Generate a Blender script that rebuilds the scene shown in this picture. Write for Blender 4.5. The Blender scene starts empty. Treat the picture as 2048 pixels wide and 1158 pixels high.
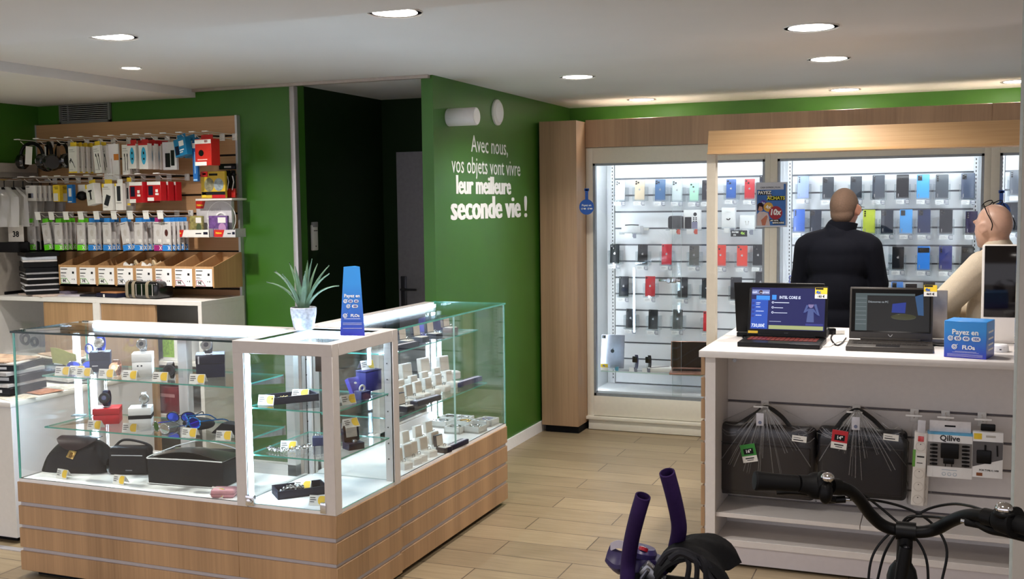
import bpy, bmesh, math, random
from mathutils import Vector, Matrix, Euler

# ---------------------------------------------------------------- camera, world, exposure
sc = bpy.context.scene
col = sc.collection
R = math.radians
YAW, PITCH, ROLL, FPX = 0.379159372, -0.0787583445, -0.0120201545, 2156.9
_f = Vector((-math.sin(YAW) * math.cos(PITCH), math.cos(YAW) * math.cos(PITCH), math.sin(PITCH)))
_r = Vector((math.cos(YAW), math.sin(YAW), 0.0))
_u = _r.cross(_f)
CR = math.cos(ROLL) * _r + math.sin(ROLL) * _u
CU = -math.sin(ROLL) * _r + math.cos(ROLL) * _u
CF = _f
EYE = Vector((0.0, 0.0, 1.65))
cam_data = bpy.data.cameras.new('camera')
cam_data.sensor_fit = 'HORIZONTAL'
cam_data.sensor_width = 36.0
cam_data.lens = 36.0 * FPX / 2048.0
cam_data.clip_start = 0.05
cam_data.clip_end = 60
cam = bpy.data.objects.new('camera', cam_data)
col.objects.link(cam)
mw = Matrix((CR, CU, -CF)).transposed().to_4x4()
mw.translation = EYE
cam.matrix_world = mw
sc.camera = cam

world = bpy.data.worlds.new('world')
sc.world = world
world.use_nodes = True
wb = world.node_tree.nodes['Background']
wb.inputs[0].default_value = (0.90, 0.88, 0.96, 1)      # the concourse the shop opens onto
wb.inputs[1].default_value = 1.1
sc.view_settings.view_transform = 'Standard'
sc.view_settings.look = 'None'
sc.view_settings.exposure = 0.43
sc.view_settings.gamma = 1.0
sc.view_settings.use_curve_mapping = False
sc.cycles.max_bounces = 10
sc.cycles.transparent_max_bounces = 32
sc.cycles.sample_clamp_indirect = 4.0
sc.cycles.caustics_reflective = False
sc.cycles.caustics_refractive = False
LAMP_POWER = 11.0        # downlights (watts each)
LED_POWER = 46.0         # tubes in the glass cases
CAB_POWER = 24.0         # tubes in the phone cabinets


def P(px, py, ax, v):
    """point on the plane ax=v of the shop seen at photo pixel (px, py)"""
    d = CR * ((px - 1024) / FPX) + CU * ((579 - py) / FPX) + CF
    k = 'xyz'.index(ax)
    return EYE + d * ((v - EYE[k]) / d[k])


def XA(px, y, z):
    """x on the line (y, z) under photo column px"""
    a = (px - 1024) / FPX
    n = CR - CF * a
    return -(n.y * (y - EYE.y) + n.z * (z - EYE.z)) / n.x


def YA(px, x, z):
    a = (px - 1024) / FPX
    n = CR - CF * a
    return -(n.x * (x - EYE.x) + n.z * (z - EYE.z)) / n.y


# ---------------------------------------------------------------- materials
def srgb(r, g=None, b=None):
    if g is None:
        h = r.lstrip('#')
        r, g, b = (int(h[i:i + 2], 16) for i in (0, 2, 4))
    def f(c):
        c /= 255.0
        return c / 12.92 if c <= 0.04045 else ((c + 0.055) / 1.055) ** 2.4
    return (f(r), f(g), f(b), 1.0)


MATS = {}


def new_mat(name):
    m = bpy.data.materials.new(name)
    m.use_nodes = True
    nt = m.node_tree
    return m, nt, nt.nodes['Principled BSDF'], nt.nodes['Material Output']


def mat(hexcol, rough=0.5, metal=0.0, var=0.06, scale=40.0, coat=0.0, emit=0.0, trans=0.0, alpha=1.0, bump=0.0):
    """principled material with a fine procedural mottling"""
    key = (hexcol, rough, metal, var, scale, coat, emit, trans, alpha, bump)
    if key in MATS:
        return MATS[key]
    m, nt, b, out = new_mat('m_%s_%d' % (hexcol.lstrip('#'), len(MATS)))
    c = srgb(hexcol)
    b.inputs['Roughness'].default_value = rough
    b.inputs['Metallic'].default_value = metal
    if max(c[:3]) < 0.06 and not coat and not metal:
        b.inputs['Specular IOR Level'].default_value = 0.2 if rough > 0.3 else 0.4
    b.inputs['Coat Weight'].default_value = coat
    b.inputs['Transmission Weight'].default_value = trans
    b.inputs['Alpha'].default_value = alpha
    tc = nt.nodes.new('ShaderNodeTexCoord')
    nz = nt.nodes.new('ShaderNodeTexNoise')
    nz.inputs['Scale'].default_value = scale
    nz.inputs['Detail'].default_value = 3
    nt.links.new(tc.outputs['Object'], nz.inputs['Vector'])
    rp = nt.nodes.new('ShaderNodeValToRGB')
    lo = tuple(x * (1 - var) for x in c[:3]) + (1,)
    hi = tuple(min(1, x * (1 + var)) for x in c[:3]) + (1,)
    rp.color_ramp.elements[0].position = 0.3
    rp.color_ramp.elements[0].color = lo
    rp.color_ramp.elements[1].position = 0.7
    rp.color_ramp.elements[1].color = hi
    nt.links.new(nz.outputs['Fac'], rp.inputs[0])
    nt.links.new(rp.outputs[0], b.inputs['Base Color'])
    if emit:
        nt.links.new(rp.outputs[0], b.inputs['Emission Color'])
        b.inputs['Emission Strength'].default_value = emit
    if bump:
        bp = nt.nodes.new('ShaderNodeBump')
        bp.inputs['Strength'].default_value = bump
        bp.inputs['Distance'].default_value = 0.002
        nt.links.new(nz.outputs['Fac'], bp.inputs['Height'])
        nt.links.new(bp.outputs[0], b.inputs['Normal'])
    MATS[key] = m
    return m


def wood(c1, c2, grain, rough=0.4, fine=1.0):
    """laminate with streaks running along the axis grain"""
    key = ('wood', c1, c2, grain, rough, fine)
    if key in MATS:
        return MATS[key]
    m, nt, b, out = new_mat('wood_' + c1.lstrip('#') + grain)
    tc = nt.nodes.new('ShaderNodeTexCoord')
    mp = nt.nodes.new('ShaderNodeMapping')
    s = [90.0 * fine] * 3
    s['xyz'.index(grain)] = 1.6
    mp.inputs['Scale'].default_value = s
    n1 = nt.nodes.new('ShaderNodeTexNoise')
    n1.inputs['Scale'].default_value = 1.0
    n1.inputs['Detail'].default_value = 4
    n1.inputs['Roughness'].default_value = 0.65
    n2 = nt.nodes.new('ShaderNodeTexNoise')
    n2.inputs['Scale'].default_value = 0.06
    n2.inputs['Detail'].default_value = 2
    mx = nt.nodes.new('ShaderNodeMath')
    mx.operation = 'MULTIPLY_ADD'
    mx.inputs[1].default_value = 0.6
    rp = nt.nodes.new('ShaderNodeValToRGB')
    rp.color_ramp.elements[0].position = 0.52
    rp.color_ramp.elements[0].color = srgb(c1)
    rp.color_ramp.elements[1].position = 1.0
    rp.color_ramp.elements[1].color = srgb(c2)
    L = nt.links.new
    L(tc.outputs['Object'], mp.inputs[0])
    L(mp.outputs[0], n1.inputs['Vector'])
    L(mp.outputs[0], n2.inputs['Vector'])
    L(n1.outputs['Fac'], mx.inputs[0])
    L(n2.outputs['Fac'], mx.inputs[2])
    L(mx.outputs[0], rp.inputs[0])
    L(rp.outputs[0], b.inputs['Base Color'])
    b.inputs['Roughness'].default_value = rough
    MATS[key] = m
    return m


def emitter(name, rgb, strength, base=0.8):
    m, nt, b, out = new_mat(name)
    b.inputs['Base Color'].default_value = (base, base, base, 1)
    b.inputs['Roughness'].default_value = 0.25
    b.inputs['Emission Color'].default_value = tuple(rgb) + (1,)
    b.inputs['Emission Strength'].default_value = strength
    return m


def clear(name, tint, gloss=1.0, rough=0.02, ior=1.45, haze=0.0):
    """thin clear sheet: lets light straight through, mirrors by Fresnel"""
    m, nt, b, out = new_mat(name)
    nt.nodes.remove(b)
    tr = nt.nodes.new('ShaderNodeBsdfTransparent')
    tr.inputs[0].default_value = tuple(tint) + (1,)
    gl = nt.nodes.new('ShaderNodeBsdfGlossy')
    gl.inputs['Roughness'].default_value = rough
    gl.inputs[0].default_value = (gloss, gloss, gloss, 1)
    fr = nt.nodes.new('ShaderNodeFresnel')
    ge = nt.nodes.new('ShaderNodeNewGeometry')
    mr = nt.nodes.new('ShaderNodeMapRange')
    mr.inputs['To Min'].default_value = ior
    mr.inputs['To Max'].default_value = 1.0 / ior      # the same mirror strength on both faces of the sheet
    nt.links.new(ge.outputs['Backfacing'], mr.inputs['Value'])
    nt.links.new(mr.outputs[0], fr.inputs[0])
    mx = nt.nodes.new('ShaderNodeMixShader')
    L = nt.links.new
    L(fr.outputs[0], mx.inputs[0])
    L(tr.outputs[0], mx.inputs[1])
    L(gl.outputs[0], mx.inputs[2])
    last = mx
    if haze:
        df = nt.nodes.new('ShaderNodeBsdfTranslucent')
        dd = nt.nodes.new('ShaderNodeBsdfDiffuse')
        ad = nt.nodes.new('ShaderNodeMixShader')
        m2 = nt.nodes.new('ShaderNodeMixShader')
        df.inputs[0].default_value = (0.9, 0.9, 0.9, 1)
        dd.inputs[0].default_value = (0.9, 0.9, 0.9, 1)
        L(df.outputs[0], ad.inputs[1])
        L(dd.outputs[0], ad.inputs[2])
        m2.inputs[0].default_value = haze
        L(mx.outputs[0], m2.inputs[1])
        L(ad.outputs[0], m2.inputs[2])
        last = m2
    L(last.outputs[0], out.inputs[0])
    return m


# ---------------------------------------------------------------- mesh building
class MB:
    def __init__(s):
        s.bm = bmesh.new()
        s.M = Matrix()
        s.mi = 0

    def at(s, loc=(0, 0, 0), rot=(0, 0, 0)):
        s.M = Matrix.Translation(loc) @ Euler(rot).to_matrix().to_4x4()
        return s

    def _take(s, b, mi=None):
        b.transform(s.M)
        if s.M.determinant() < 0:
            bmesh.ops.reverse_faces(b, faces=b.faces)
        if mi is None:
            for f in b.faces:
                f.material_index = s.mi
        me = bpy.data.meshes.new('tmp')
        b.to_mesh(me)
        b.free()
        s.bm.from_mesh(me)
        bpy.data.meshes.remove(me)
        return s

    def box(s, x0, x1, y0, y1, z0, z1, bev=0.0, seg=2, taper=None):
        b = bmesh.new()
        bmesh.ops.create_cube(b, size=1.0)
        for v in b.verts:
            top = v.co.z > 0
            v.co.x = (x0 + x1) / 2 + v.co.x * (x1 - x0) * (taper if top and taper else 1)
            v.co.y = (y0 + y1) / 2 + v.co.y * (y1 - y0) * (taper if top and taper else 1)
            v.co.z = (z0 + z1) / 2 + v.co.z * (z1 - z0)
        if bev:
            bmesh.ops.bevel(b, geom=list(b.edges), offset=bev, segments=seg, affect='EDGES', profile=0.5)
        return s._take(b)

    def pane(s, x0, x1, y0, y1, z0, z1):
        """glass sheet: broad faces take slot 0, the cut edges slot 1"""
        d = (x1 - x0, y1 - y0, z1 - z0)
        k = d.index(min(d))
        b = bmesh.new()
        bmesh.ops.create_cube(b, size=1.0)
        for v in b.verts:
            v.co = ((x0 + x1) / 2 + v.co.x * d[0], (y0 + y1) / 2 + v.co.y * d[1], (z0 + z1) / 2 + v.co.z * d[2])
        b.normal_update()
        for f in b.faces:
            f.material_index = 0 if abs(f.normal[k]) > 0.5 else 1
        return s._take(b, 1)

    def tube(s, pts, r, seg=10, closed=False, cap=True):
        pts = [Vector(p) for p in pts]
        n = len(pts)
        rs = r if isinstance(r, (list, tuple)) else [r] * n
        b = bmesh.new()
        rings = []
        up = None
        for i, p in enumerate(pts):
            a = pts[i - 1] if (i > 0 or closed) else pts[i]
            c = pts[(i + 1) % n] if (i < n - 1 or closed) else pts[i]
            t = (c - a).normalized()
            if up is None:
                up = t.orthogonal().normalized()
            up = (up - t * up.dot(t))
            up = up.normalized() if up.length > 1e-6 else t.orthogonal().normalized()
            w = t.cross(up)
            rings.append([b.verts.new(p + (up * math.cos(k * 2 * math.pi / seg) + w * math.sin(k * 2 * math.pi / seg)) * rs[i])
                          for k in range(seg)])
        m = n if closed else n - 1
        for i in range(m):
            A, B = rings[i], rings[(i + 1) % n]
            for k in range(seg):
                b.faces.new((A[k], A[(k + 1) % seg], B[(k + 1) % seg], B[k]))
        if cap and not closed:
            b.faces.new(rings[0][::-1])
            b.faces.new(rings[-1])
        return s._take(b)

    def cyl(s, p0, p1, r, seg=20, r1=None):
        return s.tube([p0, p1], [r, r if r1 is None else r1], seg)

    def lathe(s, prof, seg=28, cap=True):
        b = bmesh.new()
        rings = []
        for r, z in prof:
            r = max(r, 1e-5)
            rings.append([b.verts.new((r * math.cos(k * 2 * math.pi / seg), r * math.sin(k * 2 * math.pi / seg), z)) for k in range(seg)])
        for A, B in zip(rings, rings[1:]):
            for k in range(seg):
                b.faces.new((A[k], A[(k + 1) % seg], B[(k + 1) % seg], B[k]))
        if cap:
            b.faces.new(rings[0][::-1])
            b.faces.new(rings[-1])
        bmesh.ops.recalc_face_normals(b, faces=b.faces)
        return s._take(b)

    def prism(s, poly, d0, d1, plane='xz', bev=0.0):
        """outline extruded: plane xz runs along y, yz along x, xy along z"""
        b = bmesh.new()
        def mk(a, c, d):
            return {'xz': (a, d, c), 'yz': (d, a, c), 'xy': (a, c, d)}[plane]
        A = [b.verts.new(mk(a, c, d0)) for a, c in poly]
        B = [b.verts.new(mk(a, c, d1)) for a, c in poly]
        n = len(poly)
        b.faces.new(A[::-1])
        b.faces.new(B)
        for i in range(n):
            b.faces.new((A[i], A[(i + 1) % n], B[(i + 1) % n], B[i]))
        bmesh.ops.recalc_face_normals(b, faces=b.faces)
        if bev:
            bmesh.ops.bevel(b, geom=list(b.edges), offset=bev, segments=2, affect='EDGES', profile=0.5)
        return s._take(b)

    def ball(s, c, r, seg=16):
        b = bmesh.new()
        bmesh.ops.create_uvsphere(b, u_segments=seg, v_segments=max(6, seg * 2 // 3), radius=1)
        r = r if isinstance(r, (tuple, list)) else (r, r, r)
        for v in b.verts:
            v.co = (c[0] + v.co.x * r[0], c[1] + v.co.y * r[1], c[2] + v.co.z * r[2])
        return s._take(b)

    def ring(s, c, R_, r, axis='z', seg=20, sseg=8, a0=0.0, a1=2 * math.pi):
        full = abs(a1 - a0 - 2 * math.pi) < 1e-6
        n = seg if full else seg + 1
        pts = []
        for i in range(n):
            a = a0 + (a1 - a0) * i / seg
            u, v = R_ * math.cos(a), R_ * math.sin(a)
            pts.append({'z': (c[0] + u, c[1] + v, c[2]), 'y': (c[0] + u, c[1], c[2] + v), 'x': (c[0], c[1] + u, c[2] + v)}[axis])
        return s.tube(pts, r, sseg, closed=full)

    def sheet(s, rows, thick=0.0):
        """grid of points (list of rows) as a skin, optionally thickened"""
        b = bmesh.new()
        g = [[b.verts.new(p) for p in row] for row in rows]
        for i in range(len(g) - 1):
            for j in range(len(g[0]) - 1):
                b.faces.new((g[i][j], g[i][j + 1], g[i + 1][j + 1], g[i + 1][j]))
        b.normal_update()
        if thick:
            bmesh.ops.solidify(b, geom=list(b.faces), thickness=thick)
        return s._take(b)

    def text(s, body, size, x=0.0, z=0.0, y=0.0, bold=0.0, sx=1.0, align='CENTER', ext=0.0004, shear=0.0, res=2):
        """lettering standing in the xz plane, read from -y"""
        cu = bpy.data.curves.new('t', 'FONT')
        cu.body = body
        cu.size = size
        cu.align_x = align
        cu.align_y = 'CENTER'
        cu.extrude = ext
        cu.offset = bold
        cu.shear = shear
        cu.resolution_u = res
        ob = bpy.data.objects.new('t', cu)
        col.objects.link(ob)
        dg = bpy.context.evaluated_depsgraph_get()
        me = bpy.data.meshes.new_from_object(ob.evaluated_get(dg))
        b = bmesh.new()
        b.from_mesh(me)
        bpy.data.objects.remove(ob)
        bpy.data.curves.remove(cu)
        bpy.data.meshes.remove(me)
        b.transform(Matrix.Translation((x, y, z)) @ Matrix.Rotation(R(90), 4, 'X') @ Matrix.Diagonal((sx, 1, 1, 1)))
        return s._take(b)

    def mesh(s, name, mats):
        me = bpy.data.meshes.new(name)
        s.bm.to_mesh(me)
        s.bm.free()
        for m in (mats if isinstance(mats, (list, tuple)) else [mats]):
            me.materials.append(m)
        me.polygons.foreach_set('use_smooth', [True] * len(me.polygons))
        me.set_sharp_from_angle(angle=R(38))
        return me

    def build(s, name, mats, parent=None, loc=None, rot=None, label=None):
        return link(name, s.mesh(name, mats), parent, loc, rot, label)


def link(name, me, parent=None, loc=None, rot=None, label=None):
    o = bpy.data.objects.new(name, me)
    col.objects.link(o)
    if parent is not None:
        o.parent = parent
    if loc is not None:
        o.location = loc
    if rot is not None:
        o.rotation_euler = rot
    if label:
        o['label'] = label
    return o


def tag(o, label, cat, group=None, kind=None):
    o['label'] = label
    o['category'] = cat
    if group:
        o['group'] = group
    if kind:
        o['kind'] = kind
    return o


def thing(name, label, cat, loc=(0, 0, 0), rz=0.0, group=None, rot=None):
    o = bpy.data.objects.new(name, None)
    o.empty_display_size = 0.05
    col.objects.link(o)
    o.location = loc
    o.rotation_euler = rot if rot else (0, 0, rz)
    return tag(o, label, cat, group)


def struct(name, mb, mats, parent=None):
    o = mb.build(name, mats, parent)
    if parent is None:
        o['kind'] = 'structure'
    return o


def stepped(n):
    return [i / (n - 1) for i in range(n)]


def curve(pts, n=8):
    """Catmull-Rom through the points"""
    pts = [Vector(p) for p in pts]
    q = [pts[0] * 2 - pts[1]] + pts + [pts[-1] * 2 - pts[-2]]
    out = []
    for i in range(1, len(q) - 2):
        a, b, c, d = q[i - 1:i + 3]
        for k in range(n):
            t = k / n
            out.append(0.5 * ((2 * b) + (c - a) * t + (2 * a - 5 * b + 4 * c - d) * t * t + (3 * b - a - 3 * c + d) * t ** 3))
    out.append(pts[-1])
    return out


random.seed(7)
WHITE = mat('#e4e2de', 0.35, var=0.02)
CASEW = mat('#d2ccc8', 0.4, var=0.02)
CREAM = mat('#c9c3b4', 0.4, var=0.02)
PAPER = mat('#ecebe6', 0.7, var=0.03)
BLACK = mat('#0b0b0d', 0.35, var=0.1)
MATTE = mat('#101013', 0.75, var=0.15)
INK = mat('#1b1b1f', 0.7)
NAVY = mat('#14182e', 0.5)
YELLOW = mat('#f2cf35', 0.6)
STEEL = mat('#b9bcc0', 0.25, metal=1.0)
CHROME = mat('#dcdcde', 0.1, metal=1.0)
ALU = mat('#c4c2c6', 0.35, metal=0.6, var=0.03)
GOLD = mat('#d8b36a', 0.2, metal=1.0)
GRAPH = mat('#2b2d33', 0.4)
RED = mat('#c01620', 0.45)
BLUE = mat('#1a5fc4', 0.4)
WHITEP = mat('#f4f4f4', 0.5, var=0.02)
WOODV = wood('#8d6e4f', '#b8946e', 'z', 0.42)
WOODX = wood('#a57f58', '#cda77e', 'x', 0.42)
WOODFX = wood('#b58d5f', '#d6b182', 'x', 0.4)
WOODS = wood('#a98058', '#c79d73', 'x', 0.45)
GLASS = clear('sheet_glass', (0.98, 0.995, 0.99))
GLASSB = clear('cabinet_glass', (0.97, 0.985, 0.985), gloss=0.8)
GEDGE = mat('#55bba8', 0.2, var=0.1, coat=1.0)
GM = [GLASS, GEDGE]
ACRYL = clear('acrylic', (0.95, 0.97, 0.98), ior=1.5, haze=0.06)
FILM = clear('plastic_film', (0.97, 0.97, 0.97), rough=0.12, ior=1.6)
CLAMP_LED = emitter('cool_tube', (0.60, 0.80, 1.0), LED_POWER)
CAB_LED = emitter('cabinet_tube', (0.86, 0.94, 1.0), CAB_POWER)
# ---------------------------------------------------------------- the room
CEIL = 2.385


def floor_material():
    m, nt, b, out = new_mat('wood_look_tiles')
    L = nt.links.new
    tc = nt.nodes.new('ShaderNodeTexCoord')
    br = nt.nodes.new('ShaderNodeTexBrick')
    br.offset = 0.33
    br.offset_frequency = 2
    br.inputs['Color1'].default_value = srgb('#8b7b62')
    br.inputs['Color2'].default_value = srgb('#9f8e72')
    br.inputs['Mortar'].default_value = srgb('#54473a')
    br.inputs['Scale'].default_value = 1.0
    br.inputs['Mortar Size'].default_value = 0.0028
    br.inputs['Mortar Smooth'].default_value = 0.1
    br.inputs['Bias'].default_value = 0.0
    br.inputs['Brick Width'].default_value = 1.2
    br.inputs['Row Height'].default_value = 0.21
    mp = nt.nodes.new('ShaderNodeMapping')
    mp.inputs['Location'].default_value = (0.35, 0.02, 0)
    mg = nt.nodes.new('ShaderNodeMapping')
    mg.inputs['Scale'].default_value = (1.2, 16, 1)
    nz = nt.nodes.new('ShaderNodeTexNoise')
    nz.inputs['Scale'].default_value = 3.0
    nz.inputs['Detail'].default_value = 5
    nz.inputs['Roughness'].default_value = 0.6
    rp = nt.nodes.new('ShaderNodeValToRGB')
    rp.color_ramp.elements[0].position = 0.3
    rp.color_ramp.elements[0].color = (0.80, 0.78, 0.74, 1)
    rp.color_ramp.elements[1].position = 0.7
    rp.color_ramp.elements[1].color = (1.08, 1.06, 1.04, 1)
    mx = nt.nodes.new('ShaderNodeMix')
    mx.data_type = 'RGBA'
    mx.blend_type = 'MULTIPLY'
    mx.inputs[0].default_value = 1.0
    L(tc.outputs['Object'], mp.inputs[0])
    L(mp.outputs[0], br.inputs['Vector'])
    L(tc.outputs['Object'], mg.inputs[0])
    L(mg.outputs[0], nz.inputs['Vector'])
    L(nz.outputs['Fac'], rp.inputs[0])
    L(br.outputs['Color'], mx.inputs[6])
    L(rp.outputs[0], mx.inputs[7])
    L(mx.outputs[2], b.inputs['Base Color'])
    b.inputs['Roughness'].default_value = 0.42
    bp = nt.nodes.new('ShaderNodeBump')
    bp.inputs['Strength'].default_value = 0.25
    bp.inputs['Distance'].default_value = 0.002
    bp.invert = True
    L(br.outputs['Fac'], bp.inputs['Height'])
    L(bp.outputs[0], b.inputs['Normal'])
    return m


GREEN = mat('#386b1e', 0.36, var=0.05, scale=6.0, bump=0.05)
GREEN_SHADE = mat('#14280f', 0.5, var=0.05, scale=6.0, bump=0.05)  # wall green darkened in the colour, standing for the unlit corridor
CEILM = mat('#dedcdc', 0.85, var=0.025, scale=1.6)

struct('floor', MB().box(-7.6, 3.6, -6.0, 8.2, -0.08, 0), floor_material())
struct('ceiling', MB().box(-4.32, 3.6, 3.24, 8.2, CEIL, CEIL + 0.1), CEILM)
struct('soffit_ceiling_left', MB().box(-7.6, -4.32, 3.24, 5.6, 2.335, CEIL + 0.1), CEILM)
struct('soffit_ceiling_front', MB().box(-7.6, 3.6, -1.5, 3.24, 2.295, CEIL + 0.1), CEILM)
# left part of the back wall, corridor behind it, pillar wall with the lettering, far wall
struct('wall_back_left', MB().box(-5.7, -3.6, 5.57, 5.67, 0, CEIL), GREEN)
struct('wall_left', MB().box(-5.7, -5.6, 3.0, 5.57, 0, 2.36), GREEN)
struct('corridor_wall_left', MB().box(-3.72, -3.64, 5.67, 6.75, 0, CEIL), GREEN_SHADE)
struct('corridor_wall_back', MB().box(-3.72, -2.76, 6.72, 6.8, 0, CEIL), GREEN_SHADE)
struct('wall_pillar', MB().box(-2.76, -2.688, 5.57, 8.1, 0, CEIL), GREEN)
struct('wall_back', MB().box(-2.76, 3.6, 8.0, 8.1, 0, CEIL), GREEN)
struct('wall_right', MB().box(3.5, 3.6, -1.5, 8.1, 0, CEIL), WHITE)
struct('baseboard_pillar', MB().box(-2.688, -2.676, 5.57, 7.4, 0, 0.075), WHITEP)
struct('trim_1', MB().box(-4.32, -2.70, 5.535, 5.565, 2.366, 2.384), mat('#b4a9a0', 0.35, metal=0.5))
struct('trim_2', MB().box(-3.625, -3.592, 5.548, 5.59, 0, 2.366, 0.003), ALU)
struct('trim_3', MB().box(-5.7, -3.0, 3.86, 3.90, 0, 0.004), ALU)

door = MB().box(-3.52, -2.80, 6.695, 6.719, 0.01, 2.02, 0.002)
door = struct('door_1', door, mat('#9a98a0', 0.5))
mb = MB().box(-3.50, -3.455, 6.685, 6.695, 0.93, 1.16, 0.004)
mb.tube([(-3.478, 6.69, 1.07), (-3.478, 6.645, 1.07), (-3.36, 6.645, 1.07)], 0.008)
mb.build('door_handle', mat('#55555c', 0.35, metal=0.6), door)

# glass door leaf and its post at the right edge of the opening
xr = XA(2028, 3.32, 1.2)
dr = struct('door_2', MB().box(xr + 0.008, xr + 0.11, 3.29, 3.35, 0, 2.295, 0.003), mat('#b9b4ad', 0.4, var=0.02))
MB().pane(xr, xr + 0.008, 3.312, 3.322, 0.02, 2.28).build('glass_edge', [GLASS, mat('#c9d3d0', 0.2)], dr)

# lettering on the pillar wall
def wall_text(body, px, py, hpx, wpx, bold, ob):
    p = P(px, py, 'x', -2.688)
    return p
lt = thing('wall_lettering', 'white vinyl slogan lettering on the green pillar wall', 'lettering', (-2.688, 0, 0), R(90))
LINES = [('Avec nous,', (942, 293), (1015, 293), 0.0),
         ('vos objets vont vivre', (903, 332), (1040, 337), 0.0),
         ('leur meilleure', (912, 371), (1022, 374), 0.0042),
         ('seconde vie !', (901, 418), (1054, 416), 0.0055)]
HEIGHTS = [0.148, 0.148, 0.160, 0.205]
for (body, a, b_, bold), hh in zip(LINES, HEIGHTS):
    A, B = P(*a, 'x', -2.688), P(*b_, 'x', -2.688)
    w = B.y - A.y
    mb = MB().text(body, hh, 0, 0, 0, bold=0.0012 if bold else 0)
    if bold:      # heavy condensed cut: thicken the upright strokes sideways
        for q, dx in enumerate((-1.0, -0.5, 0.5, 1.0)):
            mb.text(body, hh, dx * bold * 1.9, 0, 0.00005 * (q + 1), bold=0.0012)
    xs = [v.co.x for v in mb.bm.verts]
    k = w / (max(xs) - min(xs))
    mid = (max(xs) + min(xs)) / 2
    for v in mb.bm.verts:
        v.co.x = (v.co.x - mid) * k + (A.y + B.y) / 2
        v.co.z += (A.z + B.z) / 2
        v.co.y -= 0.001
    mb.build('lettering', WHITEP, lt)

# round fittings on the pillar wall
p = P(918, 234, 'x', -2.62)
t = thing('wall_siren', 'white cylinder fitting sticking out of the green pillar wall', 'fitting', (-2.688, p.y, p.z), R(90))
MB().at(rot=(R(90), 0, 0)).lathe([(0.05, 0), (0.052, 0.004), (0.052, 0.176), (0.050, 0.18)]).build('body', mat('#d8d4d2', 0.4, var=0.02), t)
MB().at(rot=(R(90), 0, 0)).lathe([(0.0, 0.18), (0.046, 0.18), (0.046, 0.183), (0, 0.184)]).build('front_cap', WHITEP, t)
p = P(993, 225, 'x', -2.688)
t = thing('wall_speaker', 'flat round white disc on the green pillar wall beside the cylinder', 'speaker', p, R(90))
MB().at(rot=(R(90), 0, 0)).lathe([(0.0, 0), (0.083, 0), (0.083, 0.012), (0.070, 0.022), (0.066, 0.022)], cap=True).build('rim', WHITE, t)
MB().at(rot=(R(90), 0, 0)).lathe([(0.0, 0.019), (0.064, 0.019), (0.064, 0.023), (0, 0.024)]).build('grille', WHITEP, t)
p = P(626, 472, 'x', -3.64)
t = thing('wall_remote', 'white remote control holder on the dark corridor wall', 'remote', (-3.64, p.y, p.z), R(90))
MB().box(-0.03, 0.03, -0.02, 0, -0.09, 0.07, 0.006).build('body', WHITE, t)
MB().box(-0.028, 0.028, -0.023, -0.004, 0.055, 0.088, 0.004).build('top_cap', mat('#8d8d90', 0.4), t)
mb = MB()
for k in range(4):
    mb.box(-0.02 + 0.011 * k, -0.013 + 0.011 * k, -0.0212, -0.02, 0.03, 0.036)
mb.box(-0.004, 0.004, -0.0212, -0.02, -0.068, -0.06)
mb.build('buttons', INK, t)

# ventilation grille
t = thing('vent_grille', 'grey louvred ventilation grille high on the green back wall', 'vent', (-5.19, 5.57, 2.28))
MB().box(-0.21, 0.21, -0.004, 0, -0.065, 0.065).build('backing', BLACK, t)
mb = MB()
for a in ((-0.21, -0.195, -0.07, 0.07), (0.195, 0.21, -0.07, 0.07), (-0.21, 0.21, 0.055, 0.07), (-0.21, 0.21, -0.07, -0.055)):
    mb.box(a[0], a[1], -0.02, 0, a[2], a[3])
mb.box(-0.148, -0.142, -0.012, 0, -0.06, 0.06)
mb.build('frame', mat('#8a8a8c', 0.4, metal=0.5), t)
mb = MB()
for k in range(9):
    mb.at((0, -0.01, -0.05 + k * 0.0125), (R(-12), 0, 0)).box(-0.2, 0.2, -0.006, 0.006, -0.001, 0.001)
mb.build('louver', mat('#c9c9cb', 0.4), t)

# recessed downlights
WARM = emitter('lamp_disc', (1.0, 0.93, 0.87), 16.0)
def downlight(px, py, r, label, p=None):
    p = p or P(px, py, 'z', CEIL)
    if p.y > 7.2:
        p = Vector((p.x * 7.56 / p.y, 7.56, CEIL))      # over the cabinet roofs
    t = thing('ceiling_downlight', label, 'lamp', p, group='recessed ceiling downlights')
    MB().lathe([(r, -0.006), (r, 0), (r * 0.8, 0), (r * 0.8, -0.004)], 32, cap=False).build('rim', WHITE, t)
    MB().lathe([(0, -0.0035), (r * 0.82, -0.0035)], 32, cap=False).build('lit_disc', WARM, t)
    ld = bpy.data.lights.new('downlight_beam', 'AREA')
    ld.shape = 'DISK'
    ld.size = r * 1.5
    ld.spread = R(132)
    ld.energy = LAMP_POWER * (1.3 if r < 0.08 else 0.42 if p.y > 7.2 else 0.5 if p.y < 3 else 1.0)
    ld.color = (1.0, 0.93, 0.87)
    lo = bpy.data.objects.new('downlight_beam', ld)
    col.objects.link(lo)
    lo.parent = t
    lo.location = (0, 0, -0.008)
for a in ((225, 72, 0.105, 'ceiling downlight half hidden by the front soffit, above the accessory wall'),
          (790, 24, 0.105, 'ceiling downlight half hidden by the front soffit, above the corner glass case'),
          (262, 135, 0.055, 'smallest ceiling downlight, alone on the ceiling near the left soffit'),
          (1155, 153, 0.105, 'ceiling downlight nearest the green pillar wall'),
          (1622, 54, 0.115, 'largest ceiling downlight, above the laptop counter'),
          (1658, 117, 0.11, 'ceiling downlight second in line behind the largest one'),
          (1690, 172, 0.105, 'ceiling downlight close to the back wall, above the middle phone cabinet'),
          (1283, 197, 0.105, 'ceiling downlight close to the back wall, above the left phone cabinet'),
          (2037, 157, 0.105, 'ceiling downlight close to the back wall, cut by the glass door post')):
    downlight(*a)

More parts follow.
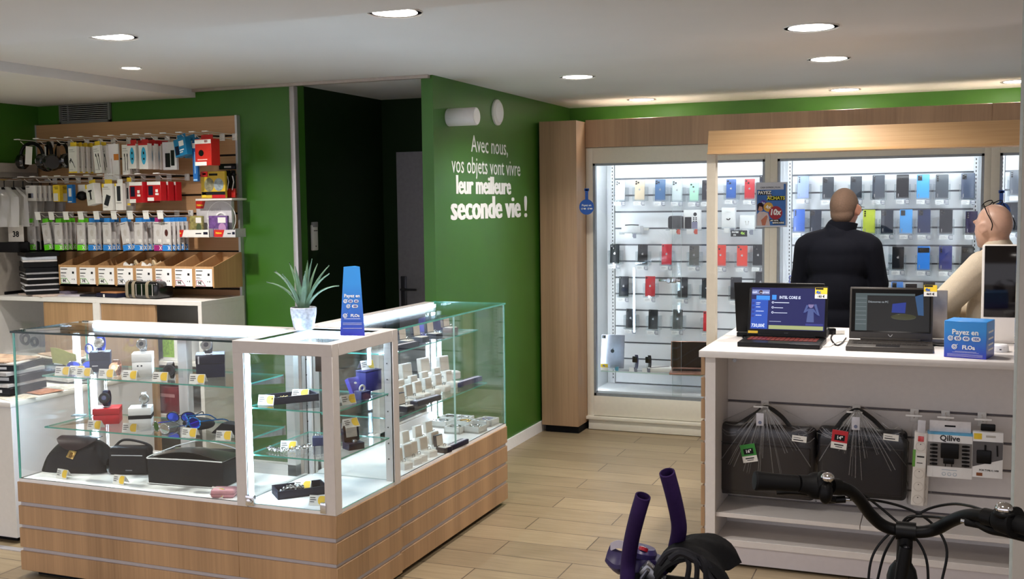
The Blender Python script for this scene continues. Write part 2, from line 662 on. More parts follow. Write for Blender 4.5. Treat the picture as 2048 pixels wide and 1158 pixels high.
# unseen row of downlights added over the entrance as fill from the front
for i, x in enumerate((-3.6, -1.9, -0.2, 1.5)):
    downlight(0, 0, 0.11, '%s unseen fill downlight added in the front soffit over the entrance' % ('first', 'second', 'third', 'fourth')[i], Vector((x, 1.6, 2.295)))
downlight(0, 0, 0.105, 'downlight in the low soffit over the side cabinet', Vector((-5.3, 3.9, 2.335)))
# ---------------------------------------------------------------- glass display cases
ZB, ZD, ZT = 0.435, 0.45, 1.116          # top of the wooden base, white deck, top of the case
YF, XR = 3.6, -2.19                      # front face and right face of the run


def base_front(t, x0, x1, y0, y1, sides):
    """wood base in four bands with metal grooves; sides holds the faces that carry bands"""
    bands = [(0.03, 0.118), (0.136, 0.224), (0.240, 0.326), (0.344, ZB)]
    w = MB()
    for a, b in bands:
        w.box(x0, x1, y0, y1, a, b, 0.002, 1)
    w.build('wood_base', WOODV, t)
    g = MB()
    i = 0.009
    g.box(x0 + (i if 'l' in sides else 0), x1 - (i if 'r' in sides else 0), y0 + (i if 'f' in sides else 0), y1 - 0.004, 0.03, ZB - 0.004)
    g.build('groove_trim', mat('#b6b2b8', 0.35, metal=0.3, var=0.02), t)
    MB().box(x0 + 0.05, x1 - 0.05, y0 + 0.05, y1 - 0.02, 0, 0.032).build('plinth', MATTE, t)
    MB().box(x0 + (0.006 if 'l' in sides else 0), x1 - (0.007 if 'r' in sides else 0), y0 + (0.006 if 'f' in sides else 0), y1, ZB - 0.001, ZD, 0.001, 1).build('deck', WHITEP, t)


# left case: watches, sunglasses, handbags
LX0, LX1, LYB = -3.84, -2.655, 4.08
t = thing('display_case', 'long glass display case showing watches and handbags, on a striped wood base', 'display case', group='glass display cases on wood bases')
base_front(t, LX0, LX1, YF, LYB, 'lf')
MB().pane(LX0 + 0.012, LX1 - 0.002, YF + 0.008, YF + 0.016, ZD, ZT - 0.009).build('front_glass', GM, t)
MB().pane(LX0 + 0.008, LX0 + 0.018, YF + 0.006, LYB - 0.035, ZD, ZT - 0.009).build('side_glass', GM, t)
MB().pane(LX0, LX1 - 0.002, YF, LYB - 0.03, ZT - 0.009, ZT - 0.0003).build('top_glass', [GLASS, mat('#16302c', 0.2)], t)
mb = MB().box(LX0 + 0.05, LX1 - 0.002, LYB - 0.058, LYB, ZT - 0.055, ZT, 0.002)
mb.box(LX0 + 0.03, LX0 + 0.075, LYB - 0.045, LYB, ZD, ZT - 0.05, 0.002).box(-3.285, -3.235, LYB - 0.04, LYB, ZD, ZT - 0.05)
mb.box(LX1 - 0.045, LX1 - 0.002, LYB - 0.04, LYB, ZD, ZT - 0.05).box(LX0 + 0.03, LX1 - 0.002, LYB - 0.04, LYB, ZD, ZD + 0.05)
mb.build('back_frame', CASEW, t)
mb = MB().pane(LX0 + 0.07, -3.24, LYB - 0.02, LYB - 0.014, ZD + 0.05, ZT - 0.055).pane(-3.28, LX1 - 0.04, LYB - 0.034, LYB - 0.028, ZD + 0.05, ZT - 0.055)
mb.build('back_glass', GM, t)
mb = MB().box(LX0 + 0.09, LX1 - 0.03, LYB - 0.072, LYB - 0.058, ZT - 0.028, ZT - 0.012)
mb.build('light_tube', CLAMP_LED, t)
MB().box(LX0 + 0.052, LX0 + 0.068, LYB - 0.058, LYB - 0.045, ZD + 0.01, ZT - 0.06).build('light_tube', CLAMP_LED, t)
S1, S2 = 0.915, 0.683
for z in (S1, S2):
    MB().pane(LX0 + 0.12, LX1 - 0.03, YF + 0.055, YF + 0.40, z - 0.006, z).build('glass_shelf', GM, t)
mb = MB()
for z in (S1, S2):
    for x in (LX0 + 0.15, -3.26, LX1 - 0.06):
        mb = MB()
        mb.prism([(YF + 0.12, z - 0.007), (LYB - 0.03, z - 0.007), (LYB - 0.03, z - 0.05), (LYB - 0.06, z - 0.045)], x - 0.003, x + 0.003, 'yz')
        mb.build('shelf_bracket', STEEL, t)

# corner case
CX0, CX1, CY1 = -2.655, XR, 4.148
t = thing('corner_case', 'corner glass case with thick white frame holding jewellery trays', 'display case', group='glass display cases on wood bases')
base_front(t, CX0, CX1, YF, CY1, 'fr')
F = 0.05
mb = MB()
for x0, x1, y0, y1 in ((CX0, CX0 + F, YF, YF + 0.045), (CX1 - F, CX1, YF, YF + F), (CX1 - 0.045, CX1, CY1 - F, CY1), (CX0, CX0 + 0.045, CY1 - 0.045, CY1)):
    mb.box(x0, x1, y0, y1, ZB + 0.0004, ZT - F + 0.002, 0.0015, 1)
mb.box(CX0, CX1, YF, YF + F, ZT - F, ZT, 0.0015, 1).box(CX0, CX1, CY1 - F, CY1, ZT - F, ZT, 0.0015, 1)
mb.box(CX0, CX0 + F, YF + F, CY1 - F, ZT - F, ZT, 0.0015, 1).box(CX1 - F, CX1, YF + F, CY1 - F, ZT - F, ZT, 0.0015, 1)
mb.build('frame', CASEW, t)
MB().pane(CX0 + F, CX1 - F, YF + F, CY1 - F, ZT - 0.012, ZT - 0.003).build('top_glass', GM, t)
MB().pane(CX0 + F, CX1 - F, YF + 0.004, YF + 0.010, ZD, ZT - F).build('front_door', GM, t)
MB().pane(CX1 - 0.010, CX1 - 0.004, YF + F, CY1 - F, ZD, ZT - F).build('side_glass', GM, t)
MB().pane(CX0 + 0.02, CX0 + 0.026, YF + 0.045, CY1 - 0.045, ZD, ZT - F).build('partition_glass', GM, t)
MB().pane(CX0 + 0.045, CX1 - 0.045, CY1 - 0.03, CY1 - 0.024, ZD, ZT - F).build('back_glass', GM, t)
mb = MB()
for z in (0.55, 0.62, 0.69, 0.76, 0.83, 0.90, 0.97):
    mb.cyl((CX0 + 0.025, CY1 - 0.047, z), (CX0 + 0.025, CY1 - 0.045, z), 0.003, 8)
    mb.cyl((CX1 - 0.03, CY1 - 0.052, z), (CX1 - 0.03, CY1 - 0.050, z), 0.003, 8)
mb.build('peg_hole', INK, t)
mb = MB().box(CX0 + F, CX1 - F, CY1 - F - 0.014, CY1 - F, ZT - 0.045, ZT - 0.028)
mb.box(CX0 + F, CX0 + F + 0.014, YF + F, CY1 - F, ZT - 0.045, ZT - 0.028)
mb.build('light_tube', CLAMP_LED, t)
MB().box(CX0 + F + 0.002, CX0 + F + 0.012, YF + 0.02, YF + 0.032, ZD + 0.02, ZT - 0.06).build('light_tube', CLAMP_LED, t)
K1, K2 = 0.842, 0.648
for z in (K1, K2):
    MB().pane(CX0 + 0.04, CX1 - 0.02, YF + 0.03, CY1 - 0.06, z - 0.006, z).build('glass_shelf', GM, t)
mb = MB().box(CX0 + F - 0.006, CX0 + F + 0.034, YF - 0.006, YF + 0.012, ZD - 0.008, ZD + 0.034, 0.003).at((CX0 + F + 0.018, YF - 0.006, ZD + 0.012), (R(90), 0, 0)).lathe([(0.011, 0), (0.011, 0.012), (0.004, 0.014), (0, 0.014)])
mb.build('door_lock', CHROME, t)
MB().box(CX1 - F - 0.02, CX1 - F + 0.006, YF - 0.004, YF + 0.012, ZD - 0.008, ZD + 0.034, 0.002).build('door_hinge', CHROME, t)
MB().box(CX1 - F - 0.03, CX1 - F, YF + 0.004, YF + 0.02, ZT - F - 0.06, ZT - F + 0.002, 0.002).build('door_hinge', mat('#5a5450', 0.4, metal=0.6), t)

# right case: ring boxes
RX0, RX1, RY0, RY1 = -2.665, -2.2, 4.148, 5.425
t = thing('display_case', 'glass display case full of open ring boxes, running back to the green wall', 'display case', group='glass display cases on wood bases')
base_front(t, RX0, RX1, RY0, RY1, 'r')
MB().pane(RX1 - 0.016, RX1 - 0.008, RY0 + 0.002, 4.772, ZD, ZT - 0.009).pane(RX1 - 0.016, RX1 - 0.008, 4.776, RY1 - 0.004, ZD, ZT - 0.009).build('front_glass', [GLASS, mat('#b9ded6', 0.15)], t)
MB().pane(RX0 + 0.04, RX1 - 0.006, RY1 - 0.012, RY1 - 0.003, ZD, ZT - 0.009).build('end_glass', GM, t)
MB().pane(RX0 + 0.03, RX1, RY0 + 0.002, RY1, ZT - 0.009, ZT - 0.0003).build('top_glass', GM, t)
mb = MB().box(RX0, RX0 + 0.058, RY0 + 0.002, RY1 - 0.05, ZT - 0.055, ZT, 0.002)
mb.box(RX0, RX0 + 0.04, RY1 - 0.06, RY1 - 0.015, ZD, ZT - 0.05, 0.002).box(RX0, RX0 + 0.04, 4.76, 4.81, ZD, ZT - 0.05)
mb.box(RX0, RX0 + 0.04, RY0 + 0.002, RY0 + 0.05, ZD, ZT - 0.05).box(RX0, RX0 + 0.04, RY0 + 0.002, RY1 - 0.02, ZD, ZD + 0.05)
mb.build('back_frame', CASEW, t)
MB().pane(RX0 + 0.014, RX0 + 0.02, RY0 + 0.05, 4.80, ZD + 0.05, ZT - 0.055).pane(RX0 + 0.028, RX0 + 0.034, 4.77, RY1 - 0.06, ZD + 0.05, ZT - 0.055).build('back_glass', GM, t)
MB().box(RX0 + 0.058, RX0 + 0.072, RY0 + 0.03, RY1 - 0.06, ZT - 0.028, ZT - 0.012).build('light_tube', CLAMP_LED, t)
MB().box(RX0 + 0.04, RX0 + 0.054, RY1 - 0.05, RY1 - 0.034, ZD + 0.01, ZT - 0.06).build('light_tube', CLAMP_LED, t)
T1, T2 = 0.999, 0.713
MB().pane(RX0 + 0.06, RX1 - 0.045, RY0 + 0.03, 5.15, T1 - 0.006, T1).build('glass_shelf', GM, t)
MB().pane(RX0 + 0.06, RX1 - 0.02, RY0 + 0.03, 5.20, T2 - 0.006, T2).build('glass_shelf', GM, t)

# ---------------------------------------------------------------- things shown in the cases
CARDY = mat('#efc73a', 0.6)
_card = {}


def card_mesh(flat=False):
    k = flat
    if k not in _card:
        mb = MB()
        w, h = 0.035, 0.040
        mb.sheet([[(-w, 0, 0), (w, 0, 0)], [(-w, 0.012, h), (w, 0.012, h)], [(-w, 0.034, 0.006), (w, 0.034, 0.006)]], 0.0006)
        a = mb.mesh('price_card', PAPER)
        mb = MB()
        pts = []
        for q in range(13):
            an = -math.pi / 2 + math.pi * q / 12
            pts.append((0.014 - 0.012 * math.cos(an), 0.0215 + 0.0165 * math.sin(an)))
        pts += [(0.032, 0.038), (0.032, 0.005)]
        b = bmesh.new()
        b.faces.new([b.verts.new((x, z * 0.3 - 0.0012, z)) for x, z in pts])
        mb._take(b)
        y = mb.mesh('yellow_mark', CARDY)
        mb = MB()
        for q, ww in enumerate((0.022, 0.026, 0.018)):
            mb.box(-0.031, -0.031 + ww, 0.0005 + 0.3 * (0.03 - q * 0.008) - 0.0016, 0.3 * (0.03 - q * 0.008) - 0.0006, 0.029 - q * 0.008, 0.0315 - q * 0.008)
        p = mb.mesh('printed_lines', INK)
        _card[k] = (a, y, p)
    return _card[k]


def price_card(loc, label, rz=0.0, tilt=0.0, group='white price cards with a yellow mark'):
    a, y, p = card_mesh()
    t = thing('price_card', label, 'price card', loc, group=group, rot=(tilt, 0, rz))
    link('card', a, t)
    link('yellow_mark', y, t)
    link('printed_lines', p, t)
    return t


def watch(loc, rz, label, strap, dial, case=STEEL, stand=True, s=1.0, metal=False):
    """wrist watch standing on its closed strap, dial to the front"""
    t = thing('wrist_watch', label, 'watch', loc, rz)
    t.scale = (s, s, s)
    z0 = 0.034
    mb = MB()
    rows = []
    for k in range(23):
        a = R(-90 + 26) + R(308) * k / 22
        rows.append([(x, -0.026 * math.cos(a + R(90)) * 0 + 0.024 * math.sin(a), z0 + 0.032 * math.cos(a)) for x in (-0.0105, 0.0105)])
    mb.sheet(rows, 0.003)
    mb.build('strap', strap, t)
    d = MB().at((0, -0.024, z0 + 0.004), (R(68), 0, 0))
    d.lathe([(0.0, -0.006), (0.020, -0.006), (0.022, -0.002), (0.022, 0.003), (0.0185, 0.006)])
    d.build('watch_case', case, t)
    MB().at((0, -0.024, z0 + 0.004), (R(68), 0, 0)).lathe([(0, 0.0045), (0.0183, 0.0045), (0.0183, 0.0058), (0, 0.0062)]).build('dial', dial, t)
    if stand:
        st = MB().ring((0, 0.0, z0), 0.02, 0.004, 'x', 18, 6, R(-20), R(290)).box(-0.014, 0.014, -0.016, 0.016, 0, 0.004, 0.001)
        st.build('clear_stand', ACRYL, t)
    return t


def gift_box(loc, w, d, h, m, label, lid=None, band=None, rz=0.0, mark=None):
    t = thing('presentation_box', label, 'box', loc, rz)
    hb = h * 0.6
    MB().box(-w / 2, w / 2, -d / 2, d / 2, 0, hb, 0.002).build('box_base', m, t)
    MB().box(-w / 2 - 0.001, w / 2 + 0.001, -d / 2 - 0.001, d / 2 + 0.001, hb + 0.0008, h, 0.002).build('box_lid', lid or m, t)
    if band:
        MB().box(-w / 2 - 0.0015, w / 2 + 0.0015, -d / 2 - 0.0018, d / 2 + 0.0018, h * 0.42, h * 0.6).build('band', band, t)
    if mark:
        mark(t, w, d, h)
    return t


BWATCH = mat('#17171c', 0.35)
BR = mat('#b98a72', 0.2, metal=1.0)
# upper shelf
y1 = 3.84
def dots(t, w, d, h):
    mb = MB()
    for k in (-1, 1):
        mb.at((-w * 0.12 + k * 0.008, -d / 2 - 0.0008, h * 0.42), (R(90), 0, 0)).lathe([(0, 0), (0.004, 0), (0.004, 0.0006), (0, 0.0006)], 12)
    mb.build('printed_logo', INK, t)
def dash(t, w, d, h):
    MB().box(-w * 0.38, -w * 0.1, -d / 2 - 0.0016, -d / 2, h * 0.3, h * 0.34).build('printed_logo', mat('#cfcfd6', 0.5), t)
def dash2(t, w, d, h):
    MB().box(-w * 0.43, -w * 0.38, -d / 2 - 0.0016, -d / 2, h * 0.62, h * 0.95).build('printed_logo', mat('#cfcfd6', 0.5), t)
gift_box((XA(202, y1, S1), y1, S1), 0.088, 0.085, 0.09, NAVY, 'dark navy box under a silver watch on the upper shelf', rz=R(38), mark=dash)
watch((XA(203, y1, S1 + .09), y1, S1 + 0.0905), R(20), 'silver watch with a blue strap on the dark navy box', mat('#2b4fd0', 0.4), CHROME, s=1.05)
gift_box((XA(287, y1, S1), y1, S1), 0.085, 0.085, 0.094, WHITEP, 'white box with two dots under a steel watch', rz=R(34), mark=dots)
watch((XA(287, y1, S1 + .094), y1, S1 + 0.0945), R(25), 'steel watch with clear stand on the white box with two dots', mat('#d5d7da', 0.2, metal=1.0), BWATCH, s=1.05)
gift_box((XA(422, y1 + .03, S1), y1 + .03, S1), 0.12, 0.11, 0.10, NAVY, 'widest dark navy box, under a black watch on the upper shelf', rz=R(36), mark=dash2)
watch((XA(417, y1, S1 + .1), y1, S1 + 0.1005), R(22), 'large black strap watch with steel case on the widest navy box', BWATCH, BWATCH, s=1.15)
watch((XA(234, 3.74, S1), 3.74, S1), R(18), 'rose gold watch standing on the upper glass shelf', BR, mat('#e9dccf', 0.2), BR, s=1.1, stand=False)
watch((XA(342, 3.74, S1), 3.74, S1), R(25), 'black watch standing on the glass shelf between two boxes', BWATCH, BWATCH, GRAPH, s=1.15)


def sunglasses(loc, rz, label, frame, lens, s=1.0, wrap=0.25):
    t = thing('sunglasses', label, 'sunglasses', loc, rz)
    t.scale = (s, s, s)
    mf, ml = MB(), MB()
    for k in (-1, 1):
        c = Vector((k * 0.034, 0, 0.024))
        pts = []
        for q in range(20):
            a = 2 * math.pi * q / 20
            x, z = 0.030 * math.cos(a), 0.022 * math.sin(a) * (1 if math.sin(a) > 0 else 0.95)
            X = k * 0.034 + x
            pts.append((X, wrap * 6 * X * X, 0.024 + z))
        mf.tube(pts, 0.0026, 6, closed=True)
        b = bmesh.new()
        b.faces.new([b.verts.new(p) for p in pts])
        ml._take(b)
    mf.tube([(-0.008, 0, 0.03), (0, -0.001, 0.034), (0.008, 0, 0.03)], 0.0024, 6)
    mf.build('frame', frame, t)
    ml.build('lenses', lens, t)
    for k in (-1, 1):
        y0 = wrap * 6 * 0.064 ** 2
        MB().tube(curve([(k * 0.064, y0, 0.032), (k * 0.068, y0 + 0.05, 0.031), (k * 0.064, y0 + 0.1, 0.026), (k * 0.06, y0 + 0.13, 0.006)], 4), 0.0024, 6).build('temple', frame, t)
    return t


IRID = mat('#1c49e6', 0.12, metal=0.8, coat=1.0)
sunglasses((XA(163, 3.80, S1), 3.80, S1 + 0.001), R(30), 'round sunglasses with blue mirror lenses beside the yellow paper', STEEL, IRID, 1.0)
t = thing('watch_stand', 'clear stand holding a blue ring behind the blue sunglasses', 'stand', (XA(180, 3.92, S1), 3.92, S1))
MB().box(-0.02, 0.02, -0.02, 0.02, 0, 0.005, 0.002).ring((0, 0, 0.05), 0.03, 0.004, 'y').build('clear_body', ACRYL, t)
MB().ring((0, 0, 0.085), 0.022, 0.005, 'y').build('blue_ring', mat('#2439a8', 0.3), t)
mb = MB().at((0, 0, 0.055), (R(-62), R(12), R(14)))
mb.sheet([[(-0.065 + 0.13 * i / 6, -0.045 + 0.09 * j / 5, 0.006 * math.sin(i * 0.9)) for i in range(7)] for j in range(6)], 0.0005)
tag(mb.build('yellow_paper', mat('#dde28e', 0.6), None, (XA(130, 3.83, S1), 3.83, S1 - 0.004)), 'pale yellow crumpled paper leaning at the free end of the upper shelf', 'paper')

# lower shelf
gift_box((XA(216, 3.82, S2), 3.82, S2), 0.112, 0.10, 0.072, RED, 'bright red box under a blue watch on the lower shelf', rz=R(33))
watch((XA(214, 3.82, S2 + .072), 3.82, S2 + 0.0725), R(22), 'blue watch with navy strap on the red box', mat('#1b1f3d', 0.4), mat('#27346b', 0.25), GRAPH, s=1.15)
gift_box((XA(283, 3.82, S2), 3.82, S2), 0.095, 0.09, 0.085, WHITEP, 'white box with a black band on the lower shelf', band=MATTE, rz=R(33))
watch((XA(289, 3.82, S2 + .085), 3.82, S2 + 0.0855), R(40), 'silver bangle watch on the white box with black band', CHROME, CHROME, s=1.0)
sunglasses((XA(320, 3.70, S2), 3.70, S2 + 0.001), R(-20), 'silver mirrored sunglasses lying on the lower glass shelf', CHROME, mat('#d8d6c8', 0.06, metal=1.0), 1.0)
t = thing('glasses_case', 'soft black glasses case on the lower shelf under blue sport glasses', 'case', (XA(398, 3.82, S2), 3.82, S2), R(12))
MB().ball((0, 0, 0.028), (0.075, 0.035, 0.028), 20).build('pouch', MATTE, t)
sunglasses((XA(378, 3.76, S2), 3.76, S2 + 0.018), R(-25), 'iridescent blue sport glasses resting against the black case', mat('#1b8ce0', 0.1, metal=0.9), mat('#3a2be0', 0.08, metal=1.0), 1.15, 0.6)
sunglasses((XA(361, 3.84, S2), 3.84, S2 + 0.02), R(20), 'dark blue wraparound glasses behind the iridescent pair', GRAPH, IRID, 1.0, 0.6)
t = thing('glasses_case', 'black pointed leather glasses case at the corner case end of the lower shelf', 'case', (XA(452, 3.80, S2), 3.80, S2))
MB().prism([(-0.06, 0), (0.07, 0), (0.07, 0.045), (0.0, 0.05)], -0.03, 0.03, 'xz', 0.006).build('pouch', MATTE, t)
tag(MB().box(-0.03, 0.03, -0.02, 0.02, 0, 0.006, 0.002).build('clip_tray', mat('#9fb0bd', 0.3), None, (XA(158, 3.9, S2), 3.9, S2), (0, 0, 0.3)), 'small flat grey tray at the free end of the lower shelf', 'tray')

for px, lab in ((123, 'price card leaning in front of the yellow paper'), (166, 'price card in front of the blue round sunglasses'), (211, 'price card in front of the navy box with silver watch'),
                (258, 'price card between the rose gold watch and the white box'), (319, 'price card just past the white box with two dots'), (393, 'price card in front of the widest navy box')):
    price_card((XA(px, 3.665, S1), 3.665, S1 + 0.001), lab, R(random.uniform(6, 16)))
price_card((XA(152, 3.70, S1), 3.70, S1 + 0.001), 'price card half hidden behind the blue sunglasses card', R(10))
for px, lab in ((187, 'price card in front of the red box'), (258, 'price card in front of the white box with black band'), (377, 'price card in front of the black soft glasses case'), (446, 'price card at the corner case end of the lower shelf')):
    price_card((XA(px, 3.665, S2), 3.665, S2 + 0.001), lab, R(random.uniform(4, 14)))
for px, y, lab in ((122, 3.66, 'price card on the white deck in front of the flap handbag'), (236, 3.66, 'price card on the white deck in front of the small black bag'), (433, 3.63, 'tan price card on the deck beside the pink pouch')):
    price_card((XA(px, y, ZD), y, ZD + 0.001), lab, R(-8))

# handbags on the deck
LEATH = mat('#141217', 0.42, bump=0.2, scale=220)
BROWNL = mat('#2a1c1e', 0.35, bump=0.15, scale=220)
t = thing('handbag', 'black handbag with brown flap and gold clasp, lying on the white deck', 'handbag', (XA(160, 3.83, ZD), 3.83, ZD), R(12))
mb = MB()
rows = []
for i in range(17):
    u = -1 + 2 * i / 16
    row = []
    for j in range(14):
        a = math.pi * j / 13
        wob = max(0, 1 - abs(u) ** 3.0) ** 0.5
        row.append((u * (0.165 - 0.03 * math.sin(a)) + 0.012 * math.sin(a), -0.085 * math.cos(a) * (0.55 + 0.45 * wob), 0.148 * max(0, math.sin(a)) ** 0.6 * (0.35 + 0.65 * wob)))
    rows.append(row)
mb.sheet(rows)
mb.build('bag_body', LEATH, t)
mbf = MB()
rows = []
for i in range(13):
    u = -1 + 2 * i / 12
    row = []
    for j in range(10):
        v = j / 9 * (1 - 0.5 * abs(u) ** 2.5)
        a = R(100) - R(68) * v
        row.append((u * 0.10 + 0.012, -0.0935 * math.cos(a), 0.156 * max(0, math.sin(a)) ** 0.6))
    rows.append(row)
mbf.sheet(rows, 0.003)
mbf.build('flap', BROWNL, t)
MB().at((0.012, -0.081, 0.088), (R(-28), R(18), 0)).box(-0.018, 0.018, -0.004, 0.004, -0.02, 0.02, 0.002).build('clasp', GOLD, t)
MB().at((0.012, -0.087, 0.085), (R(-28), R(18), 0)).box(-0.006, 0.006, -0.004, 0.004, -0.013, 0.013, 0.002).build('clasp_turn', mat('#7a5a2a', 0.3, metal=1.0), t)

t = thing('handbag', 'small black bag with a front zip, between two larger bags', 'handbag', (XA(264, 3.85, ZD), 3.85, ZD), R(16))
MB().box(-0.095, 0.095, -0.04, 0.04, 0, 0.125, 0.014, 3, taper=0.94).build('bag_body', LEATH, t)
MB().box(-0.075, 0.072, -0.0425, -0.038, 0.088, 0.093, 0.001).build('zip', STEEL, t)
MB().box(-0.01, 0.02, -0.0425, -0.04, 0.02, 0.024).build('printed_logo', mat('#77777c', 0.4, metal=0.5), t)
MB().tube(curve([(-0.085, 0.02, 0.118), (-0.05, 0.03, 0.145), (0.02, 0.03, 0.14), (0.09, 0.01, 0.12), (0.1, -0.02, 0.08)]), 0.006, 8).build('strap', LEATH, t)
t = thing('travel_bag', 'big black bag edged with white piping, beside the small black bag', 'bag', (XA(392, 3.84, ZD), 3.84, ZD), R(6))
mb = MB().prism([(-0.17, 0), (0.20, 0), (0.205, 0.11), (0.14, 0.125), (-0.172, 0.115)], -0.11, 0.11, 'xz', 0.01)
mb.build('bag_body', mat('#131419', 0.5, bump=0.15, scale=200), t)
mb = MB()
mb.sheet([[(-0.165 + 0.365 * i / 10, -0.105 + 0.21 * j / 6, 0.117 + 0.04 * max(0, math.sin(math.pi * i / 10)) * max(0, math.sin(math.pi * min(1, j / 6 + .25))) ** 0.5) for i in range(11)] for j in range(7)], 0.003)
mb.build('top_panel', mat('#16171c', 0.3, coat=0.5), t)
mb = MB().tube(curve([(-0.168, 0.105, 0.12), (-0.172, -0.10, 0.118), (-0.12, -0.113, 0.117), (0.05, -0.113, 0.119), (0.20, -0.112, 0.117)], 6), 0.0026, 6)
mb.tube(curve([(-0.17, -0.112, 0.006), (0.0, -0.113, 0.004), (0.20, -0.112, 0.004)], 6), 0.002, 6)
mb.tube(curve([(-0.165, 0.10, 0.122), (-0.09, 0.06, 0.145), (0.0, 0.04, 0.168), (0.1, 0.05, 0.155), (0.19, 0.06, 0.13)], 6), 0.0026, 6)
mb.build('piping', WHITEP, t)
t = thing('coin_pouch', 'pink zipped pouch lying in front of the big black bag', 'pouch', (XA(449, 3.66, ZD), 3.66, ZD), R(20))
MB().box(-0.05, 0.05, -0.035, 0.035, 0, 0.036, 0.012, 3).build('pouch_body', mat('#d79aa4', 0.45), t)
MB().box(-0.0505, 0.0505, -0.0355, 0.0355, 0.016, 0.019, 0.001).build('zip', mat('#9a646e', 0.4), t)


# jewellery in the corner case
def chain(mb, pts, r=0.004, w=0.0012, n=30):
    c = curve(pts, max(2, n // (len(pts) - 1)))
    for i, p in enumerate(c):
        mb.at(p, (R(90) if i % 2 else 0, 0, random.uniform(0, 3))).ring((0, 0, 0), r, w, 'z', 8, 5)
    mb.at()


def tray(loc, rz, label, w=0.20, d=0.11, h=0.03):
    t = thing('jewellery_tray', label, 'tray', loc, rz)
    mb = MB().box(-w / 2, w / 2, -d / 2, d / 2, 0, 0.005)
    k = 0.006
    mb.box(-w / 2, w / 2, -d / 2, -d / 2 + k, 0, h, 0.001).box(-w / 2, w / 2, d / 2 - k, d / 2, 0, h, 0.001)
    mb.box(-w / 2, -w / 2 + k, -d / 2, d / 2, 0, h, 0.001).box(w / 2 - k, w / 2, -d / 2, d / 2, 0, h, 0.001)
    mb.build('tray_body', mat('#181a2a', 0.55), t)
    MB().box(-w / 2 + k, w / 2 - k, -d / 2 + k, d / 2 - k, 0.005, 0.008).build('lining', mat('#0c0c12', 0.9), t)
    return t


c = Vector((XA(584, 3.80, K1), 3.80, K1))
tray(c, R(50), 'dark blue jewellery tray on the upper shelf of the corner case')
mb = MB()
chain(mb, [(-0.06, -0.02, 0), (-0.02, 0.02, 0.004), (0.03, 0.0, 0.003), (0.06, 0.02, 0)], n=26)
tag(mb.build('bracelet', GOLD, None, c + Vector((-0.01, -0.01, 0.013)), (0, 0, R(50))), 'thin chain bracelet in the dark blue tray on the upper shelf', 'bracelet')
price_card(c + Vector((0.025, 0.02, 0.014)), 'price card standing inside the dark blue tray', R(22), R(-30))
price_card((XA(531, 3.68, K1), 3.68, K1 + 0.001), 'price card beside the dark blue tray on the upper shelf', R(8))
c = Vector((XA(600, 3.80, ZD), 3.80, ZD))
tray(c, R(46), 'black jewellery tray on the deck of the corner case', 0.21, 0.12, 0.035)
mb = MB()
chain(mb, [(-0.07, -0.03, 0.004), (-0.03, 0.0, 0.014), (0.0, -0.03, 0.02), (0.03, -0.01, 0.012), (-0.02, 0.02, 0.01)], 0.009, 0.003, 22)
tag(mb.build('bracelet', CHROME, None, c + Vector((-0.015, -0.02, 0.018)), (0, 0, R(46))), 'chunky silver bracelet coiled in the black tray on the deck', 'bracelet')
price_card(c + Vector((0.01, 0.0, 0.016)), 'price card inside the black tray on the deck', R(18), R(-20))
price_card((XA(634, 3.66, ZD), 3.66, ZD + 0.001), 'price card in front of the black tray on the deck', R(10))
mb = MB()
chain(mb, [(-0.085, -0.01, 0.008), (-0.04, -0.04, 0.008), (0.02, -0.04, 0.01), (0.07, -0.015, 0.016), (0.085, 0.02, 0.012)], 0.008, 0.0026, 34)
tag(mb.build('bracelet', CHROME, None, (XA(578, 3.74, K2), 3.74, K2 + 0.003), (0, 0, R(14))), 'heavy silver link bracelet on the lower shelf of the corner case', 'bracelet')
price_card((XA(576, 3.72, K2), 3.72, K2 + 0.001), 'price card behind the heavy silver link bracelet', R(10))
PURP = mat('#2d2a7a', 0.5)
t = thing('ring_box', 'small navy ring box at the back of the lower corner shelf', 'ring box', (XA(636, 3.86, K2), 3.86, K2), R(30))
MB().box(-0.022, 0.022, -0.022, 0.022, 0, 0.036, 0.002).build('box_base', mat('#20264f', 0.5), t)
MB().ring((0, 0, 0.040), 0.009, 0.0016, 'y').build('ring', CHROME, t)
xk = -2.27
t = thing('jewellery_box', 'large purple box at the back of the upper corner shelf', 'box', (-2.33, YA(738, -2.33, K1), K1), R(76))
MB().box(-0.05, 0.05, -0.03, 0.03, 0, 0.085, 0.002).build('box_base', PURP, t)
MB().box(-0.051, 0.051, -0.031, 0.031, 0.0855, 0.092, 0.002).build('box_lid', mat('#27235f', 0.5), t)
price_card((-2.325, YA(737, -2.325, K1 + .09), K1 + 0.0935), 'price card on top of the large purple box', R(66))
t = thing('jewellery_box', 'purple box lid with a white emblem propped up beside the large purple box', 'box', (-2.30, YA(709, -2.30, K1), K1), R(72))
MB().at((0, 0, 0.05), (R(-28), 0, 0)).box(-0.03, 0.03, -0.012, 0.012, -0.045, 0.035, 0.002).build('box_lid', mat('#3b36a8', 0.5), t)
MB().at((0, 0, 0.05), (R(-28), 0, 0)).ball((0.0, -0.013, 0.008), (0.008, 0.0008, 0.005), 12).build('printed_logo', WHITEP, t)
t = thing('ring_box', 'open purple ring box holding a wide white ring, in front of the purple box', 'ring box', (-2.25, YA(725, -2.25, K1), K1), R(70))
MB().box(-0.026, 0.026, -0.024, 0.024, 0, 0.035, 0.002).build('box_base', mat('#221f5c', 0.5), t)
MB().ring((0, 0, 0.044), 0.013, 0.0045, 'y').build('ring', mat('#f2f0ea', 0.2), t)
price_card((-2.235, YA(699, -2.235, K1), K1 + 0.001), 'price card beside the open purple ring box', R(66))
t = thing('jewellery_box', 'open navy box with cream lining standing on the lower corner shelf', 'box', (-2.25, YA(707, -2.25, K2), K2), R(58))
